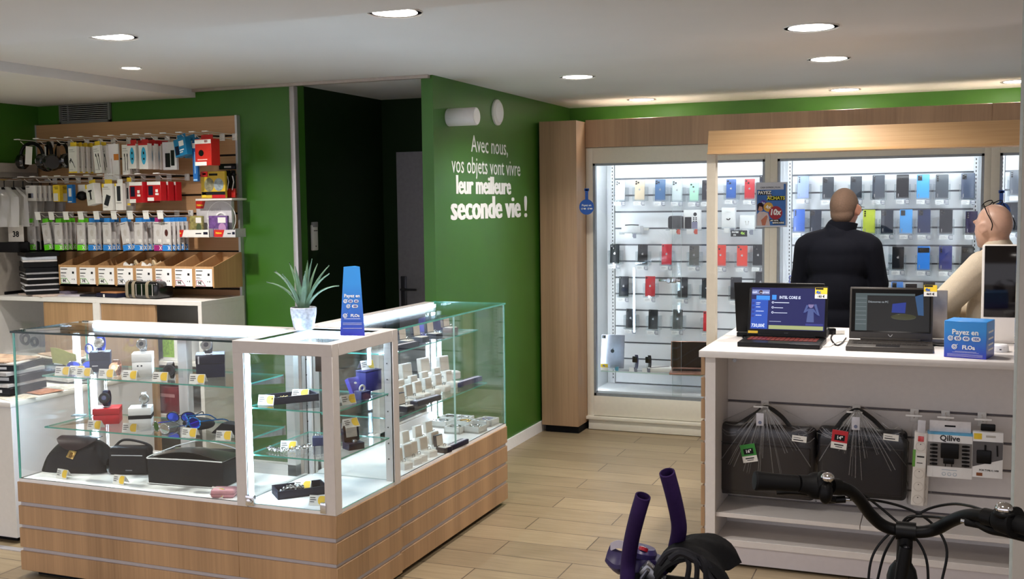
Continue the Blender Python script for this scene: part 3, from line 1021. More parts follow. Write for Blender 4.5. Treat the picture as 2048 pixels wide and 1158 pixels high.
MB().box(-0.036, 0.036, -0.03, 0.03, 0, 0.028, 0.002).build('box_base', mat('#171a33', 0.5), t)
MB().at((0, 0.028, 0.062), (R(-8), 0, 0)).box(-0.036, 0.036, -0.012, 0.012, -0.034, 0.042, 0.002).build('box_lid', mat('#101226', 0.5), t)
MB().at((0, 0.014, 0.062), (R(-8), 0, 0)).box(-0.025, 0.025, -0.002, 0.002, -0.015, 0.032, 0.001).build('lining', mat('#d8d6d0', 0.7), t)
MB().box(-0.008, 0.008, -0.02, 0.012, 0.028, 0.04, 0.002).build('ring', STEEL, t)
price_card((-2.245, YA(706, -2.245, K2 + .1) , K2 + 0.092), 'price card resting on the open navy box', R(62), R(-20))


# ring boxes of the right case
def ring_box(px, x, z, kind, label, rz=78, s=1.0, ringed=True):
    m = {'w': mat('#e6e3de', 0.55, var=0.02), 'd': mat('#1d1c2c', 0.5), 'b': mat('#5a463f', 0.5)}[kind]
    t = thing('ring_box', label, 'ring box', (x, YA(px, x, z), z), R(rz), 'open ring boxes with standing lids')
    t.scale = (s, s, s)
    w = 0.027
    if ('rb', kind) not in _card:
        _card['rb', kind] = (MB().box(-w, w, -0.03, 0.03, 0, 0.026, 0.002).mesh('box_base', m),
                             MB().at((0, 0.026, 0.055), (R(-6), 0, 0)).box(-w, w, 0, 0.018, -0.028, 0.028, 0.002).mesh('box_lid', m),
                             MB().at((0, 0.0255, 0.055), (R(-6), 0, 0)).box(-w + 0.004, w - 0.004, -0.0012, 0.002, -0.023, 0.024).mesh('lining', mat('#cfc2b4', 0.8)),
                             MB().box(-w + 0.004, w - 0.004, -0.026, 0.022, 0.024, 0.029, 0.002).mesh('cushion', mat('#e4ded6', 0.85)),
                             MB().ring((0, -0.004, 0.034), 0.009, 0.0018, 'y', 16, 6).mesh('ring', STEEL))
    for n, me in zip(('box_base', 'box_lid', 'lining', 'cushion', 'ring'), _card['rb', kind]):
        if n != 'ring' or ringed:
            link(n, me, t)
    return t


def long_box(px, x, z, label, rz=90, m=None, L=0.2):
    t = thing('bracelet_box', label, 'box', (x, YA(px, x, z), z), R(rz), 'long flat bracelet boxes')
    MB().box(-L / 2, L / 2, -0.022, 0.022, 0, 0.024, 0.002).build('box_base', m or mat('#221f33', 0.5), t)
    MB().box(-L / 2 + 0.008, L / 2 - 0.008, -0.013, 0.013, 0.0235, 0.0252).build('lining', mat('#cfcad6', 0.8), t)
    MB().tube(curve([(-L / 2 + 0.02, 0, 0.027), (0, 0.003, 0.027), (L / 2 - 0.02, 0, 0.027)], 5), 0.0015, 5).build('bracelet', STEEL, t)
    return t


ORD = ['first', 'second', 'third', 'fourth', 'fifth', 'sixth', 'seventh', 'eighth', 'ninth', 'tenth', 'eleventh', 'twelfth']
for i, px in enumerate((814, 842, 869)):
    ring_box(px, -2.30, T1, 'd', '%s dark ring box from the corner case, on the top shelf' % ORD[i])
ring_box(901, -2.33, T1, 'b', 'brown ring box at the far end of the top shelf')
long_box(807, -2.27, T1, 'long dark bracelet box at the near end of the top shelf', 84)
t = thing('jewellery_box', 'purple box at the far end of the top shelf behind the brown ring box', 'box', (-2.46, 5.06, T1), R(88))
MB().box(-0.09, 0.09, -0.04, 0.04, 0, 0.05, 0.002).build('box_base', PURP, t)
MB().box(-0.0905, 0.0905, -0.0405, 0.0405, 0.0505, 0.07, 0.002).build('box_lid', mat('#3a3590', 0.5), t)
ring_box(812, -2.26, T2, 'd', 'dark ring box at the near front corner of the middle shelf')
long_box(852, -2.265, T2, 'long dark bracelet box at the front of the middle shelf', 82)
long_box(935, -2.30, T2, 'long purple bracelet box at the far end of the middle shelf', 84, mat('#2b2858', 0.5), 0.24)
for i, px in enumerate((811, 828, 846, 866, 886, 907)):
    ring_box(px, -2.33, T2, 'w', '%s white ring box in the front white row of the middle shelf' % ORD[i], 80)
for i, px in enumerate((812, 838, 860, 884)):
    ring_box(px, -2.42, T2, 'w', '%s white ring box in the middle white row of the middle shelf' % ORD[i], 80, 1.05)
for i, (px, xx) in enumerate(((826, -2.53), (862, -2.53), (900, -2.46))):
    t = ring_box(px, xx, T2, 'w', '%s tall necklace box standing in the rear row of the middle shelf' % ORD[i], 76, 1.45, False)
ring_box(888, -2.235, ZD, 'd', 'dark ring box on the white deck beside the bracelet boxes')
long_box(911, -2.225, ZD, 'long dark bracelet box at the front edge of the white deck', 86)
for i, px in enumerate((807, 826, 837, 857, 880)):
    ring_box(px, -2.27, ZD, 'w', '%s white ring box in the front row on the white deck' % ORD[i], 76, 1.08)
for i, px in enumerate((793, 821, 846, 867)):
    ring_box(px, -2.42, ZD, 'w', '%s white ring box in the rear row on the white deck' % ORD[i], 78, 1.05)


def bangle_box(px, py, label, m):
    q = P(px, py, 'z', ZD + 0.018)
    q = Vector((max(-2.60, min(-2.268, q.x)), min(5.36, q.y), ZD))
    t = thing('bangle_box', label, 'box', q, R(86 + random.uniform(-4, 4)), 'square open boxes each holding a bangle')
    mb = MB().box(-0.045, 0.045, -0.045, 0.045, 0, 0.01)
    for a in ((-0.045, 0.045, -0.045, -0.041), (-0.045, 0.045, 0.041, 0.045), (-0.045, -0.041, -0.045, 0.045), (0.041, 0.045, -0.045, 0.045)):
        mb.box(*a, 0, 0.036)
    mb.build('box_base', mat('#dcdfdd', 0.4, var=0.02), t)
    MB().box(-0.041, 0.041, -0.041, 0.041, 0.01, 0.026, 0.003).build('cushion', mat('#c9c9c6', 0.8), t)
    MB().ring((0, 0, 0.031), 0.028, 0.004, 'z', 24, 6).build('bangle', m, t)
    return t


for px, x, lab, m in ((886, 846, 'bangle box nearest the middle of the deck, in the rear row', STEEL), (906, 836, 'bangle box in the rear row holding a dark bangle', BLACK), (911, 858, 'bangle box in front holding a steel bangle', STEEL),
                      (931, 846, 'bangle box in the centre of the six', GOLD), (941, 833, 'bangle box rearmost by the end glass', STEEL), (951, 857, 'bangle box at the front edge holding a pale bangle', CHROME),
                      (966, 845, 'bangle box beside the last one in the front row', STEEL), (986, 838, 'bangle box holding a blue bangle, closest to the end glass', mat('#1d2a86', 0.3))):
    bangle_box(px, x, lab, m)

# on top of the corner case
c = P(608, 655, 'z', ZT)
t = thing('potted_aloe', 'spiky aloe plant in a mottled grey pot on top of the corner case', 'plant', (XA(608, 4.03, ZT), 4.03, ZT))
pot = mat('#aeb0b8', 0.8, var=0.28, scale=70)
MB().lathe([(0.0, 0), (0.040, 0), (0.044, 0.004), (0.056, 0.07), (0.057, 0.094), (0.054, 0.097), (0.051, 0.094), (0.050, 0.085), (0, 0.085)], 36, cap=False).build('pot', pot, t)
MB().lathe([(0, 0.086), (0.05, 0.086)], 24, cap=False).build('soil', mat('#2a2018', 0.9, var=0.4, scale=200), t)
LEAF = mat('#5c7a60', 0.45, var=0.22, scale=30)
for ang, lean, ln, w in ((185, 46, 0.20, 0.013), (172, 36, 0.22, 0.016), (150, 24, 0.23, 0.018), (205, 26, 0.20, 0.016), (95, 8, 0.22, 0.018), (60, 14, 0.21, 0.016), (20, 24, 0.22, 0.018), (352, 34, 0.21, 0.016),
                         (5, 48, 0.19, 0.013), (270, 10, 0.2, 0.018), (235, 22, 0.18, 0.017), (310, 20, 0.19, 0.017), (120, 30, 0.17, 0.014), (330, 16, 0.24, 0.014)):
    mb = MB().at((0.018 * math.cos(R(ang)), 0.018 * math.sin(R(ang)), 0.082), (0, 0, R(ang)))
    rows = []
    for i in range(9):
        v = i / 8
        th = R(lean) * (0.35 + 0.65 * v) * 1.15
        d = ln * v
        x, z = d * math.sin(th), d * math.cos(th)
        ww = w * (1 - v) ** 0.75 * (1 if v > 0.1 else 0.9) + 0.0004
        rows.append([(x - 0.25 * ww, -ww, z + 0.3 * ww), (x + 0.25 * ww, 0, z - 0.1 * ww), (x - 0.25 * ww, ww, z + 0.3 * ww)])
    mb.sheet(rows, 0.004)
    mb.build('leaf', LEAF, t)


def floa_mark(mb, x, z, s, y):
    """the concentric target mark with a small dart"""
    mb.at((x, y, z))
    mb.ring((0, 0, 0), 0.36 * s, 0.07 * s, 'y', 18, 4).ring((0, 0, 0), 0.17 * s, 0.055 * s, 'y', 14, 4)
    mb.tube([(0.1 * s, 0, 0.1 * s), (0.5 * s, 0, 0.46 * s)], 0.05 * s, 4)
    mb.at()


def pill(mb, x, z, w, h, y):
    pts = []
    for k in range(17):
        a = math.pi / 2 + math.pi * k / 16
        pts.append((x - w / 2 + h / 2 + h / 2 * math.cos(a), z + h / 2 * math.sin(a)))
    for k in range(17):
        a = -math.pi / 2 + math.pi * k / 16
        pts.append((x + w / 2 - h / 2 + h / 2 * math.cos(a), z + h / 2 * math.sin(a)))
    mb.prism(pts, y - 0.0006, y, 'xz')


def blue_print():
    m, nt, b, out = new_mat('blue_print')
    tc = nt.nodes.new('ShaderNodeTexCoord')
    sp = nt.nodes.new('ShaderNodeSeparateXYZ')
    rp = nt.nodes.new('ShaderNodeValToRGB')
    rp.color_ramp.elements[0].color = srgb('#2b2fb4')
    rp.color_ramp.elements[1].color = srgb('#2f8fe0')
    rp.color_ramp.elements[1].position = 0.75
    nt.links.new(tc.outputs['Generated'], sp.inputs[0])
    nt.links.new(sp.outputs['Z'], rp.inputs[0])
    nt.links.new(rp.outputs[0], b.inputs['Base Color'])
    b.inputs['Roughness'].default_value = 0.35
    return m


BPRINT = blue_print()
yst = 3.90
t = thing('standing_sign', 'tapered blue cardboard sign standing on the corner case', 'sign', (XA(708, yst, ZT), yst, ZT), R(16))
# a three sided tapered column
b_, tp, H = 0.052, 0.034, 0.285
rows = []
mb = MB()
bmx = bmesh.new()
lo = [bmx.verts.new(p) for p in ((-b_, -0.026, 0), (b_, -0.026, 0), (0, 0.06, 0))]
hi = [bmx.verts.new(p) for p in ((-tp, -0.012, H), (tp, -0.012, H), (0, 0.045, H))]
for i in range(3):
    bmx.faces.new((lo[i], lo[(i + 1) % 3], hi[(i + 1) % 3], hi[i]))
bmx.faces.new(lo[::-1])
bmx.faces.new(hi)
mb._take(bmx)
mb.build('board', BPRINT, t)
sl = (0.026 - 0.012) / H
mb = MB()
for body, z, s, bd in (('Payez en', 0.165, 0.019, 0.0004), ('FLOa', 0.083, 0.017, 0.0005)):
    mb.at((0, -0.026 + sl * z - 0.0006, z), (-math.atan(sl), 0, 0)).text(body, s, 0.012 if body == 'FLOa' else 0, 0, 0, bold=bd)
mb.at()
floa_mark(mb, -0.030, 0.083, 0.022, -0.026 + sl * 0.083 - 0.0008)
floa_mark(mb, -0.028, 0.143, 0.02, -0.026 + sl * 0.143 - 0.0008)
floa_mark(mb, -0.016, 0.122, 0.02, -0.026 + sl * 0.122 - 0.0008)
for x, z, w in ((-0.006, 0.143, 0.019), (0.018, 0.143, 0.019), (0.012, 0.122, 0.026)):
    pill(mb, x, z, w, 0.013, -0.026 + sl * z - 0.0004)
mb.box(-0.034, 0.034, -0.0253, -0.0245, 0.070, 0.0715)
for z in (0.052, 0.046, 0.03):
    mb.box(-0.04, 0.04, -0.026 + sl * z - 0.0008, -0.026 + sl * z, z, z + 0.001)
mb.build('printed_text', WHITEP, t)
mb = MB()
for body, x, z in (('3X', -0.006, 0.143), ('4X', 0.018, 0.143), ('10X', 0.012, 0.122)):
    mb.text(body, 0.010, x, z, -0.026 + sl * z - 0.0014, bold=0.0003)
mb.build('pill_text', mat('#1d2aa0', 0.5), t)
# ---------------------------------------------------------------- accessory wall at the left
YW = 5.54
SLOT = [2.089, 1.971, 1.852, 1.732, 1.615, 1.498, 1.381, 1.266, 1.15]
t = thing('slatwall_panel', 'wood slatwall panel with dark grooves on the back wall, carrying accessory hooks', 'panel', (-4.795, YW, 0))
mb = MB()
edges = [2.21] + SLOT + [0.9]
for a, b in zip(edges, edges[1:]):
    mb.box(-0.795, 0.785, 0, 0.028, b + 0.006, a - 0.006 if a != 2.21 else a, 0.0015, 1)
mb.build('slats', WOODS, t)
MB().box(-0.79, 0.78, 0.012, 0.0285, 0.9, 2.2).build('groove_back', mat('#2e2620', 0.6), t)
MB().box(0.785, 0.80, -0.004, 0.029, 0.9, 2.212).box(-0.806, -0.795, -0.002, 0.029, 0.9, 2.212).build('edge_trim', ALU, t)

HOOKW = mat('#e6e2de', 0.4, var=.02)
_hk = None


def hook(px, z, label, plate=False):
    global _hk
    if _hk is None:
        w = MB().tube([(0, 0, 0.004), (0, -0.285, 0.008)], 0.0024, 6)
        w.tube([(0, 0, -0.016), (0, -0.03, -0.022), (0, -0.235, -0.022), (0, -0.262, -0.004)], 0.0024, 6)
        p = MB().box(-0.018, 0.018, -0.009, -0.001, -0.03, 0.012, 0.002)
        q = MB().box(-0.019, 0.019, -0.30, -0.282, 0.006, 0.012, 0.002)
        r = MB().at((0, -0.295, 0.008), (R(10), 0, 0)).box(-0.021, 0.021, -0.001, 0.001, -0.048, 0.0, 0.0005, 1)
        _hk = (w.mesh('wire_arm', HOOKW), p.mesh('base_plate', WHITE), q.mesh('tip_plate', WHITEP), r.mesh('price_label', PAPER))
    t = thing('display_hook', label, 'hook', (XA(px, YW - 0.29, z), YW - 0.001, z), group='wire display hooks on the accessory wall')
    for n, me in zip(('wire_arm', 'base_plate', 'tip_plate', 'price_label'), _hk):
        if n != 'price_label' or plate:
            link(n, me, t)
    return t


ROW1 = [34.5, 72.5, 107, 134.7, 161, 192.7, 221.8, 247.3, 271.8, 296, 326, 357.8, 384.7, 410.6]
ROW2 = [41.4, 65.6, 89.8, 114.7, 144.4, 173.4, 200.3, 223, 253, 276, 313]
ROW3 = [47, 76, 103, 132, 161.6, 193, 228, 260.5, 292, 320.6]
ORD2 = ORD + ['thirteenth', 'fourteenth', 'fifteenth', 'sixteenth']
for nm, row, z, pl in (('top', ROW1, SLOT[0], False), ('second', ROW2, SLOT[2], False), ('third', ROW3, SLOT[4] + 0.012, True)):
    for i, px in enumerate(row):
        hook(px, z, '%s wire hook from the garment rack in the %s row on the slatwall' % (ORD2[i], nm), pl)

_pk = {}


def pack(px, y, ztop, w, h, d, label, art, body=None, tab=None, lean=0.0, turn=0.0, group=None, name='accessory_pack', n=1, dy=0.03, back_label=None):
    """hanging carton: body, coloured hanging tab, printed picture; n copies one behind the other"""
    out = []
    for k in range(n):
        yy = y + k * dy
        x = XA(px, y, ztop - h / 2) + k * 0.004
        lab = label if k == 0 else (back_label or label) % (ORD[k - 1] if k < 12 else 'further')
        t = thing(name, lab, 'package', (x, yy, ztop), group=group, rot=(0, R(lean), R(turn)))
        key = (label,)
        if key not in _pk:
            body_me = MB().box(-w / 2, w / 2, -d / 2, d / 2, -h, 0, 0.0015, 1).mesh('carton', body or PAPER)
            tab_me = None
            if tab:
                tb = MB().box(-w * 0.36, w * 0.36, -0.001, 0.001, -0.002, 0.026, 0.0006, 1)
                tab_me = tb.mesh('hanging_tab', tab)
            arts = []
            for an, am, fn in art:
                m = MB()
                fn(m, w, h, -d / 2 - 0.0008)
                arts.append((an, m.mesh(an, am)))
            _pk[key] = (body_me, tab_me, arts)
        bm_, tm_, arts = _pk[key]
        link('carton', bm_, t)
        if tm_:
            link('hanging_tab', tm_, t)
        for an, me in arts:
            link(an, me, t)
        out.append(t)
    return out


def rect(x0, x1, z0, z1):
    def f(m, w, h, y):
        m.box(x0 * w, x1 * w, y - 0.0003, y + 0.0004, z0 * h - h, z1 * h - h)
    return f


def rects(*rs):
    def f(m, w, h, y):
        for x0, x1, z0, z1 in rs:
            m.box(x0 * w, x1 * w, y - 0.0003, y + 0.0004, z0 * h - h, z1 * h - h)
    return f


def oval(cx, cz, rx, rz):
    def f(m, w, h, y):
        m.at((cx * w, y, cz * h - h), (R(90), 0, 0))
        b = bmesh.new()
        bmesh.ops.create_circle(b, cap_ends=True, radius=1, segments=24)
        for v in b.verts:
            v.co.x *= rx * w
            v.co.y *= rz * h
        m._take(b)
        m.at()
    return f


def cords(*xs):
    def f(m, w, h, y):
        for x, x2, z0, z1 in xs:
            m.tube([(x * w, y, z0 * h - h), ((x + x2) / 2 * w + 0.002, y, (z0 + z1) / 2 * h - h), (x2 * w, y, z1 * h - h)], 0.0016, 5)
            m.box(x * w - 0.003, x * w + 0.003, y - 0.001, y, z0 * h - h - 0.018, z0 * h - h)
    return f


def words(*rs):
    def f(m, w, h, y):
        for body, size, x, z in rs:
            m.text(body, size, x * w, z * h - h, y - 0.0003, bold=size * 0.02)
    return f


LINES1 = ('printed_lines', mat('#77757a', 0.6), rects((-.38, .1, .86, .875), (-.38, .3, .79, .80), (-.38, .0, .12, .13)))
ORANGE = mat('#d4822e', 0.5)
LIME = mat('#6ddc28', 0.45)
SKY = mat('#2c86d8', 0.45)
DEEPB = mat('#1c5d9c', 0.45)
GREYP = mat('#bdb8b2', 0.5)
CYAN = mat('#39b0dc', 0.45)
MAG = mat('#9c1f74', 0.45)
Z1, Z2, Z3 = SLOT[0] - 0.045, SLOT[2] - 0.045, SLOT[4] - 0.045


def headphones(px, y, z, label, tagm, turn, s=1.0):
    t = thing('headphones', label, 'headphones', (XA(px, y, z - .08), y, z), R(turn))
    t.scale = (s, s, s)
    MB().ring((0, 0, -0.078), 0.078, 0.011, 'y', 22, 8, R(-20), R(200)).build('headband', BLACK, t)
    for k in (-1, 1):
        c = MB().at((k * 0.072, 0, -0.115), (0, R(90), 0)).lathe([(0, -0.026), (0.038, -0.026), (0.048, -0.014), (0.048, 0.014), (0.038, 0.026), (0, 0.026)])
        c.build('ear_cup', mat('#0a0a0c', 0.15, coat=1.0), t)
    MB().at((-0.01, -0.018, -0.075), (0, R(6), 0)).box(-0.024, 0.024, -0.001, 0.001, -0.06, 0.055, 0.0008, 1).build('paper_tag', tagm, t)
    return t


headphones(64, 5.30, Z1 + .03, 'black headphones with a white tag, nearest the garment rack', PAPER, 10)
headphones(98, 5.33, Z1 + .03, 'shiny black headphones beside the first pair, second on the top row', PAPER, -35, 1.1)
headphones(124, 5.36, Z1 + .03, 'black headphones with a brown cardboard tag on the top hook row', mat('#9a7a60', 0.7), -20)
pack(148, 5.30, Z1, 0.075, 0.165, 0.022, 'white cable pack with yellow tab and black jack cable, front of a row', [LINES1, ('printed_picture', INK, cords((-.2, .25, .55, .2), (-.3, .1, .48, .35))), ('yellow_foot', YELLOW, rect(-.5, .5, 0, .05))],
     tab=YELLOW, turn=-6, n=5, dy=0.042, group='jack cable packs on the top hook row', back_label='%s cable pack behind the front white jack cable pack')
pack(196, 5.30, Z1, 0.06, 0.17, 0.022, 'narrow white cable pack with two black plugs and yellow tab', [LINES1, ('printed_picture', INK, cords((-.15, .15, .7, .1), (.2, .35, .7, .2)))], tab=YELLOW, turn=-4, lean=-4,
     n=2, dy=0.05, back_label='%s narrow cable pack behind the one with two black plugs')
pack(223, 5.36, Z1 + .01, 0.125, 0.225, 0.012, 'large flat white bag with orange edge showing white cables', [('printed_picture', mat('#d9d2cc', 0.5), cords((-.2, -.15, .6, .1), (.05, .1, .6, .1))), ('orange_patch', ORANGE, rects((-.5, -.46, .02, .98), (.2, .5, .55, .72)))],
     body=WHITEP)
pack(254, 5.33, Z1, 0.06, 0.185, 0.02, 'white pack with two thin black cables beside the orange edged bag', [LINES1, ('printed_picture', INK, cords((-.15, -.1, .7, .15), (.2, .2, .7, .15)))], n=2, dy=0.06, back_label='%s white pack behind the one with two thin cables')
CTRL = [('red_header', RED, rect(-.5, .5, .93, 1.0)), ('blue_oval', CYAN, oval(0.05, .52, .27, .34)), ('printed_buttons', INK, rects((-.02, .12, .58, .68), (.0, .14, .36, .44)))]
pack(268, 5.30, Z1, 0.062, 0.15, 0.04, 'white box with blue oval picture at the front of the shorter row', CTRL, tab=RED, n=2, dy=0.06, group='boxes with a blue oval picture', back_label='%s blue oval box in the shorter row')
pack(291, 5.30, Z1, 0.068, 0.155, 0.04, 'white box with blue oval picture at the front of the longer row', CTRL, tab=RED, n=4, dy=0.055, group='boxes with a blue oval picture', back_label='%s blue oval box in the longer row')
pack(341, 5.38, Z1 + .01, 0.105, 0.17, 0.02, 'clear bag holding a black gadget with coiled cord on the top row', [('black_gadget', BLACK, rects((-.3, .05, .1, .6), (.1, .35, .15, .7)))], body=mat('#cfcfd2', 0.25, var=0.05))
BLUEB = [('white_sticker', PAPER, rect(-.05, .35, .55, .85)), ('printed_picture', NAVY, rect(-.42, -.1, .1, .6)), ('printed_lines', PAPER, rects((-.05, .3, .3, .36), (-.05, .2, .18, .24)))]
pack(364, 5.30, Z1 + .02, 0.105, 0.105, 0.045, 'bright blue box tilted on its hook, in front of two on the top row', BLUEB, body=mat('#1d7cae', 0.4), tab=mat('#1d7cae', 0.4), lean=-10, turn=-12, n=2, dy=0.08, back_label='%s bright blue box behind the tilted one')
pack(392, 5.33, Z1, 0.034, 0.235, 0.02, 'tall narrow blue box hanging between the bright blue and red boxes', [('white_print', PAPER, rect(-.5, .5, .84, .97)), ('printed_picture', mat('#8fc1ea', 0.4), rects((-.08, .08, .2, .75), (-.4, .4, .02, .06)))], body=mat('#1d62ac', 0.4))
pack(415, 5.28, Z1 + .01, 0.13, 0.155, 0.07, 'big red box with white header beside the tall narrow blue box', [('white_print', PAPER, rects((-.5, .5, .82, .97), (-.5, .2, 0, .14))), ('printed_picture', BLACK, oval(-.12, .47, .16, .12)), ('printed_lines', mat('#f0b0a8', 0.5), rect(-.35, .25, .2, .24)),
     ('printed_logo', RED, rect(.1, .3, .86, .95))], body=mat('#c2251f', 0.4), tab=RED, turn=-8)
# second row
pack(63, 5.29, Z2, 0.085, 0.10, 0.014, 'flat white pack with a dark square picture, front of a row', [('printed_picture', INK, rects((-.25, .05, .2, .5), (-.4, -.1, .88, .92))), ('printed_grey', mat('#8d93a8', 0.5), rect(.05, .25, .2, .5))], n=6, dy=0.036,
     group='flat white packs on the second row', back_label='%s flat pack behind the white one with a dark square')
pack(116, 5.32, Z2, 0.055, 0.105, 0.03, 'yellow and white pack on the second hook row', [('white_blister', PAPER, rect(-.4, .25, .04, .5)), ('printed_lines', INK, rects((-.3, .3, .86, .89), (-.2, .3, .76, .79)))], body=YELLOW, n=2, dy=.07, back_label='%s yellow pack behind the yellow and white one')
pack(143, 5.32, Z2, 0.045, 0.115, 0.028, 'small bright blue pack alone on the second hook row', [('white_panel', PAPER, rects((-.2, .3, .35, .8), (-.3, .3, .04, .1)))], body=mat('#1a73c2', 0.4))
t = thing('speaker_ball', 'round black gadget pack hanging behind the tilted charger box', 'package', (XA(164, 5.36, Z2 - .05), 5.36, Z2))
MB().ball((0, 0, -0.07), (0.038, 0.03, 0.03), 18).build('gadget', BLACK, t)
MB().box(-0.03, 0.03, -0.002, 0.002, -0.05, 0, 0.001).build('card_header', PAPER, t)
pack(186, 5.29, Z2, 0.088, 0.13, 0.05, 'white box tilted on its hook with a black T shaped charger', [('printed_picture', INK, rects((-.22, .22, .62, .7), (-.06, .1, .25, .62))), ('yellow_corner', YELLOW, rect(-.5, -.3, .8, 1)), ('printed_grey', GREYP, rect(-.3, .3, .22, .24))], tab=YELLOW, lean=-9, turn=-14)
pack(218, 5.29, Z2, 0.078, 0.165, 0.03, 'white box with a slanted dark phone picture on the second row', [('printed_picture', GRAPH, lambda m, w, h, y: m.at((0, y, -h * .62), (0, R(20), 0)).box(-w * .22, w * .22, -0.0005, 0.0005, -h * .2, h * .2, 0).at()), ('yellow_corner', YELLOW, rect(-.5, -.3, .86, 1)), LINES1], tab=YELLOW)
pack(241, 5.29, Z2, 0.058, 0.165, 0.03, 'white box with a tall dark rectangle on the second row', [('printed_picture', GRAPH, rect(-.22, .25, .35, .9)), ('printed_lines', INK, rects((-.35, .35, .27, .285),)), ('yellow_corner', YELLOW, rect(-.5, -.3, .9, 1))], tab=PAPER, n=2, dy=0.08, back_label='%s white box behind the one with a tall dark rectangle')
pack(259, 5.33, Z2 + .01, 0.045, 0.15, 0.03, 'grey pack with yellow tab beside the red boxes', [('yellow_corner', YELLOW, rects((-.1, .4, .04, .12),)), ('printed_picture', GRAPH, rect(-.15, .1, .3, .75))], body=GREYP, tab=YELLOW)
REDB = [('white_print', PAPER, rects((-.5, .5, .83, 1), (-.5, -.02, 0, .18))), ('printed_picture', NAVY, rect(-.42, -.08, .3, .78)), ('printed_lines', PAPER, rects((.1, .35, .3, .4), (.12, .3, .45, .6)))]
pack(279, 5.28, Z2 + .005, 0.11, 0.125, 0.055, 'red box with white top beside the grey pack on the second row', REDB, body=mat('#b3141f', 0.4), turn=-8, n=2, dy=0.09, back_label='%s red box behind the one beside the grey pack')
pack(314, 5.29, Z2 + .005, 0.105, 0.115, 0.05, 'red box with white top at the front of the longer red stack', REDB, body=mat('#b3141f', 0.4), turn=-4, n=3, dy=0.065, group='red boxes of the second row', back_label='%s red box behind the front one of the longer red stack')


# third row: slim cable blisters
def cable(px, label, foot, grp, n=2, lean=0.0, pic=None, dy=0.035):
    pack(px, 5.29, Z3, 0.062, 0.175, 0.012, label, [('printed_picture', pic or GREYP, oval(0.02, .62, .2, .12)), ('printed_lines', INK, rects((-.4, .2, .93, .945), (-.42, .3, .215, .235))),
         ('coloured_foot', foot, rect(-.5, .5, 0, .2)), ('white_cross', PAPER, lambda m, w, h, y: [m.at((w * .3, y - 0.0004, -h * .9), (0, R(s_ * 35), 0)).box(-0.0022, 0.0022, -0.0003, 0.0003, -0.014, 0.014) for s_ in (1, -1)] and m.at()),
         ('white_plug', PAPER, rects((.05, .16, .3, .4), (.24, .35, .3, .4)))], body=mat('#c9c6c4', 0.35), tab=foot, lean=lean, n=n, dy=dy, group=grp, back_label='%s cable blister behind the ' + label.split(' ', 1)[1] if n > 1 else None)


G1, G2 = 'green footed cable blisters on the third row', 'blue footed cable blisters on the third row'
cable(64, 'the green cable blister nearest the garment rack', LIME, G1, 2)
cable(92, 'the green cable blister tilted on its hook', LIME, G1, 2, -7)
cable(118, 'the green cable blister at the front of the longest green row', LIME, G1, 4)
cable(163, 'the green cable blister next to the blue ones', LIME, G1, 2)
cable(185, 'the blue cable blister next to the green ones', SKY, G2, 3)
cable(215, 'the blue cable blister second of the blue ones', SKY, G2, 3)
cable(249, 'the blue cable blister tilted on its hook', SKY, G2, 2, -8)
cable(278, 'the blue cable blister beside the magenta one', SKY, G2, 4)
cable(317, 'the magenta footed cable blister', MAG, G2, 1)
cable(334, 'the blue blister with a dark microphone picture', SKY, G2, 5, 0, mat('#4a1b1b', 0.4))

# right edge of the slatwall: blister card on a ledge, tools, boxed posters
zs = P(440, 397, 'y', 5.42).z
t = thing('ledge_shelf', 'narrow white ledge on the slatwall under the yellow toy card', 'shelf', (XA(440, 5.45, zs), 5.45, zs))
MB().box(-0.135, 0.13, -0.06, 0.09, -0.012, 0, 0.002).build('ledge', WHITE, t)
pack(428, 5.41, zs + .163, 0.175, 0.16, 0.02, 'yellow and black toy blister card standing on the white ledge', [('red_corner', RED, rects((-.5, -.2, .8, 1), (-.05, .5, .0, .12))), ('banner_print', INK, rects((-.48, .5, .12, .24), (-.15, .2, .84, .92))), ('blister_bubble', mat('#8f8a72', 0.2, var=.3, scale=60), oval(-.16, .5, .2, .26)),
     ('blister_window', mat('#9aa6ac', 0.2, var=.3, scale=60), oval(.24, .5, .2, .24)), ('printed_logo', YELLOW, rects((-.45, -.3, .04, .2), (-.42, -.28, .88, .94)))], body=mat('#d8b536', 0.4), name='toy_blister')
for i, px in enumerate((457, 467)):
    t = thing('hand_tool', 'black and red hand tool hanging %s' % ('next to the toy card' if i == 0 else 'at the slatwall edge trim'), 'tool', (XA(px, 5.47, zs + .1), 5.47, zs + 0.17))
    MB().box(-0.014, 0.014, -0.008, 0.008, -0.11, 0, 0.004).ball((0, -0.006, -0.025), (0.016, 0.008, 0.016)).build('tool_body', BLACK, t)
    MB().box(-0.014, 0.014, -0.0085, 0.008, -0.165, -0.11, 0.003).build('red_grip', mat('#b2231c', 0.4), t)
    MB().tube([(0, -0.01, -0.03), (0.008, -0.01, -0.07), (-0.004, -0.01, -0.12)], 0.003, 6).build('white_cord', PAPER, t)
t = thing('tool_card', 'small black hanging card above the hand tools', 'package', (XA(455, 5.48, zs + .2), 5.48, zs + 0.21))
MB().box(-0.06, 0.06, -0.006, 0.006, -0.035, 0, 0.003).build('card', BLACK, t)
MB().box(-0.02, 0.03, -0.007, -0.006, -0.025, -0.015).build('printed_logo', GREYP, t)
zq = P(430, 476, 'y', 5.43).z
hb = P(430, 402, 'y', 5.47).z - zq
t = thing('boxed_set', 'large white box printed with a ring shape and a red corner', 'box', (XA(431, 5.48, zq + .12), 5.48, zq))
MB().box(-0.13, 0.13, -0.015, 0.015, 0.003, hb, 0.002).build('carton', mat('#cfcdd0', 0.45), t)
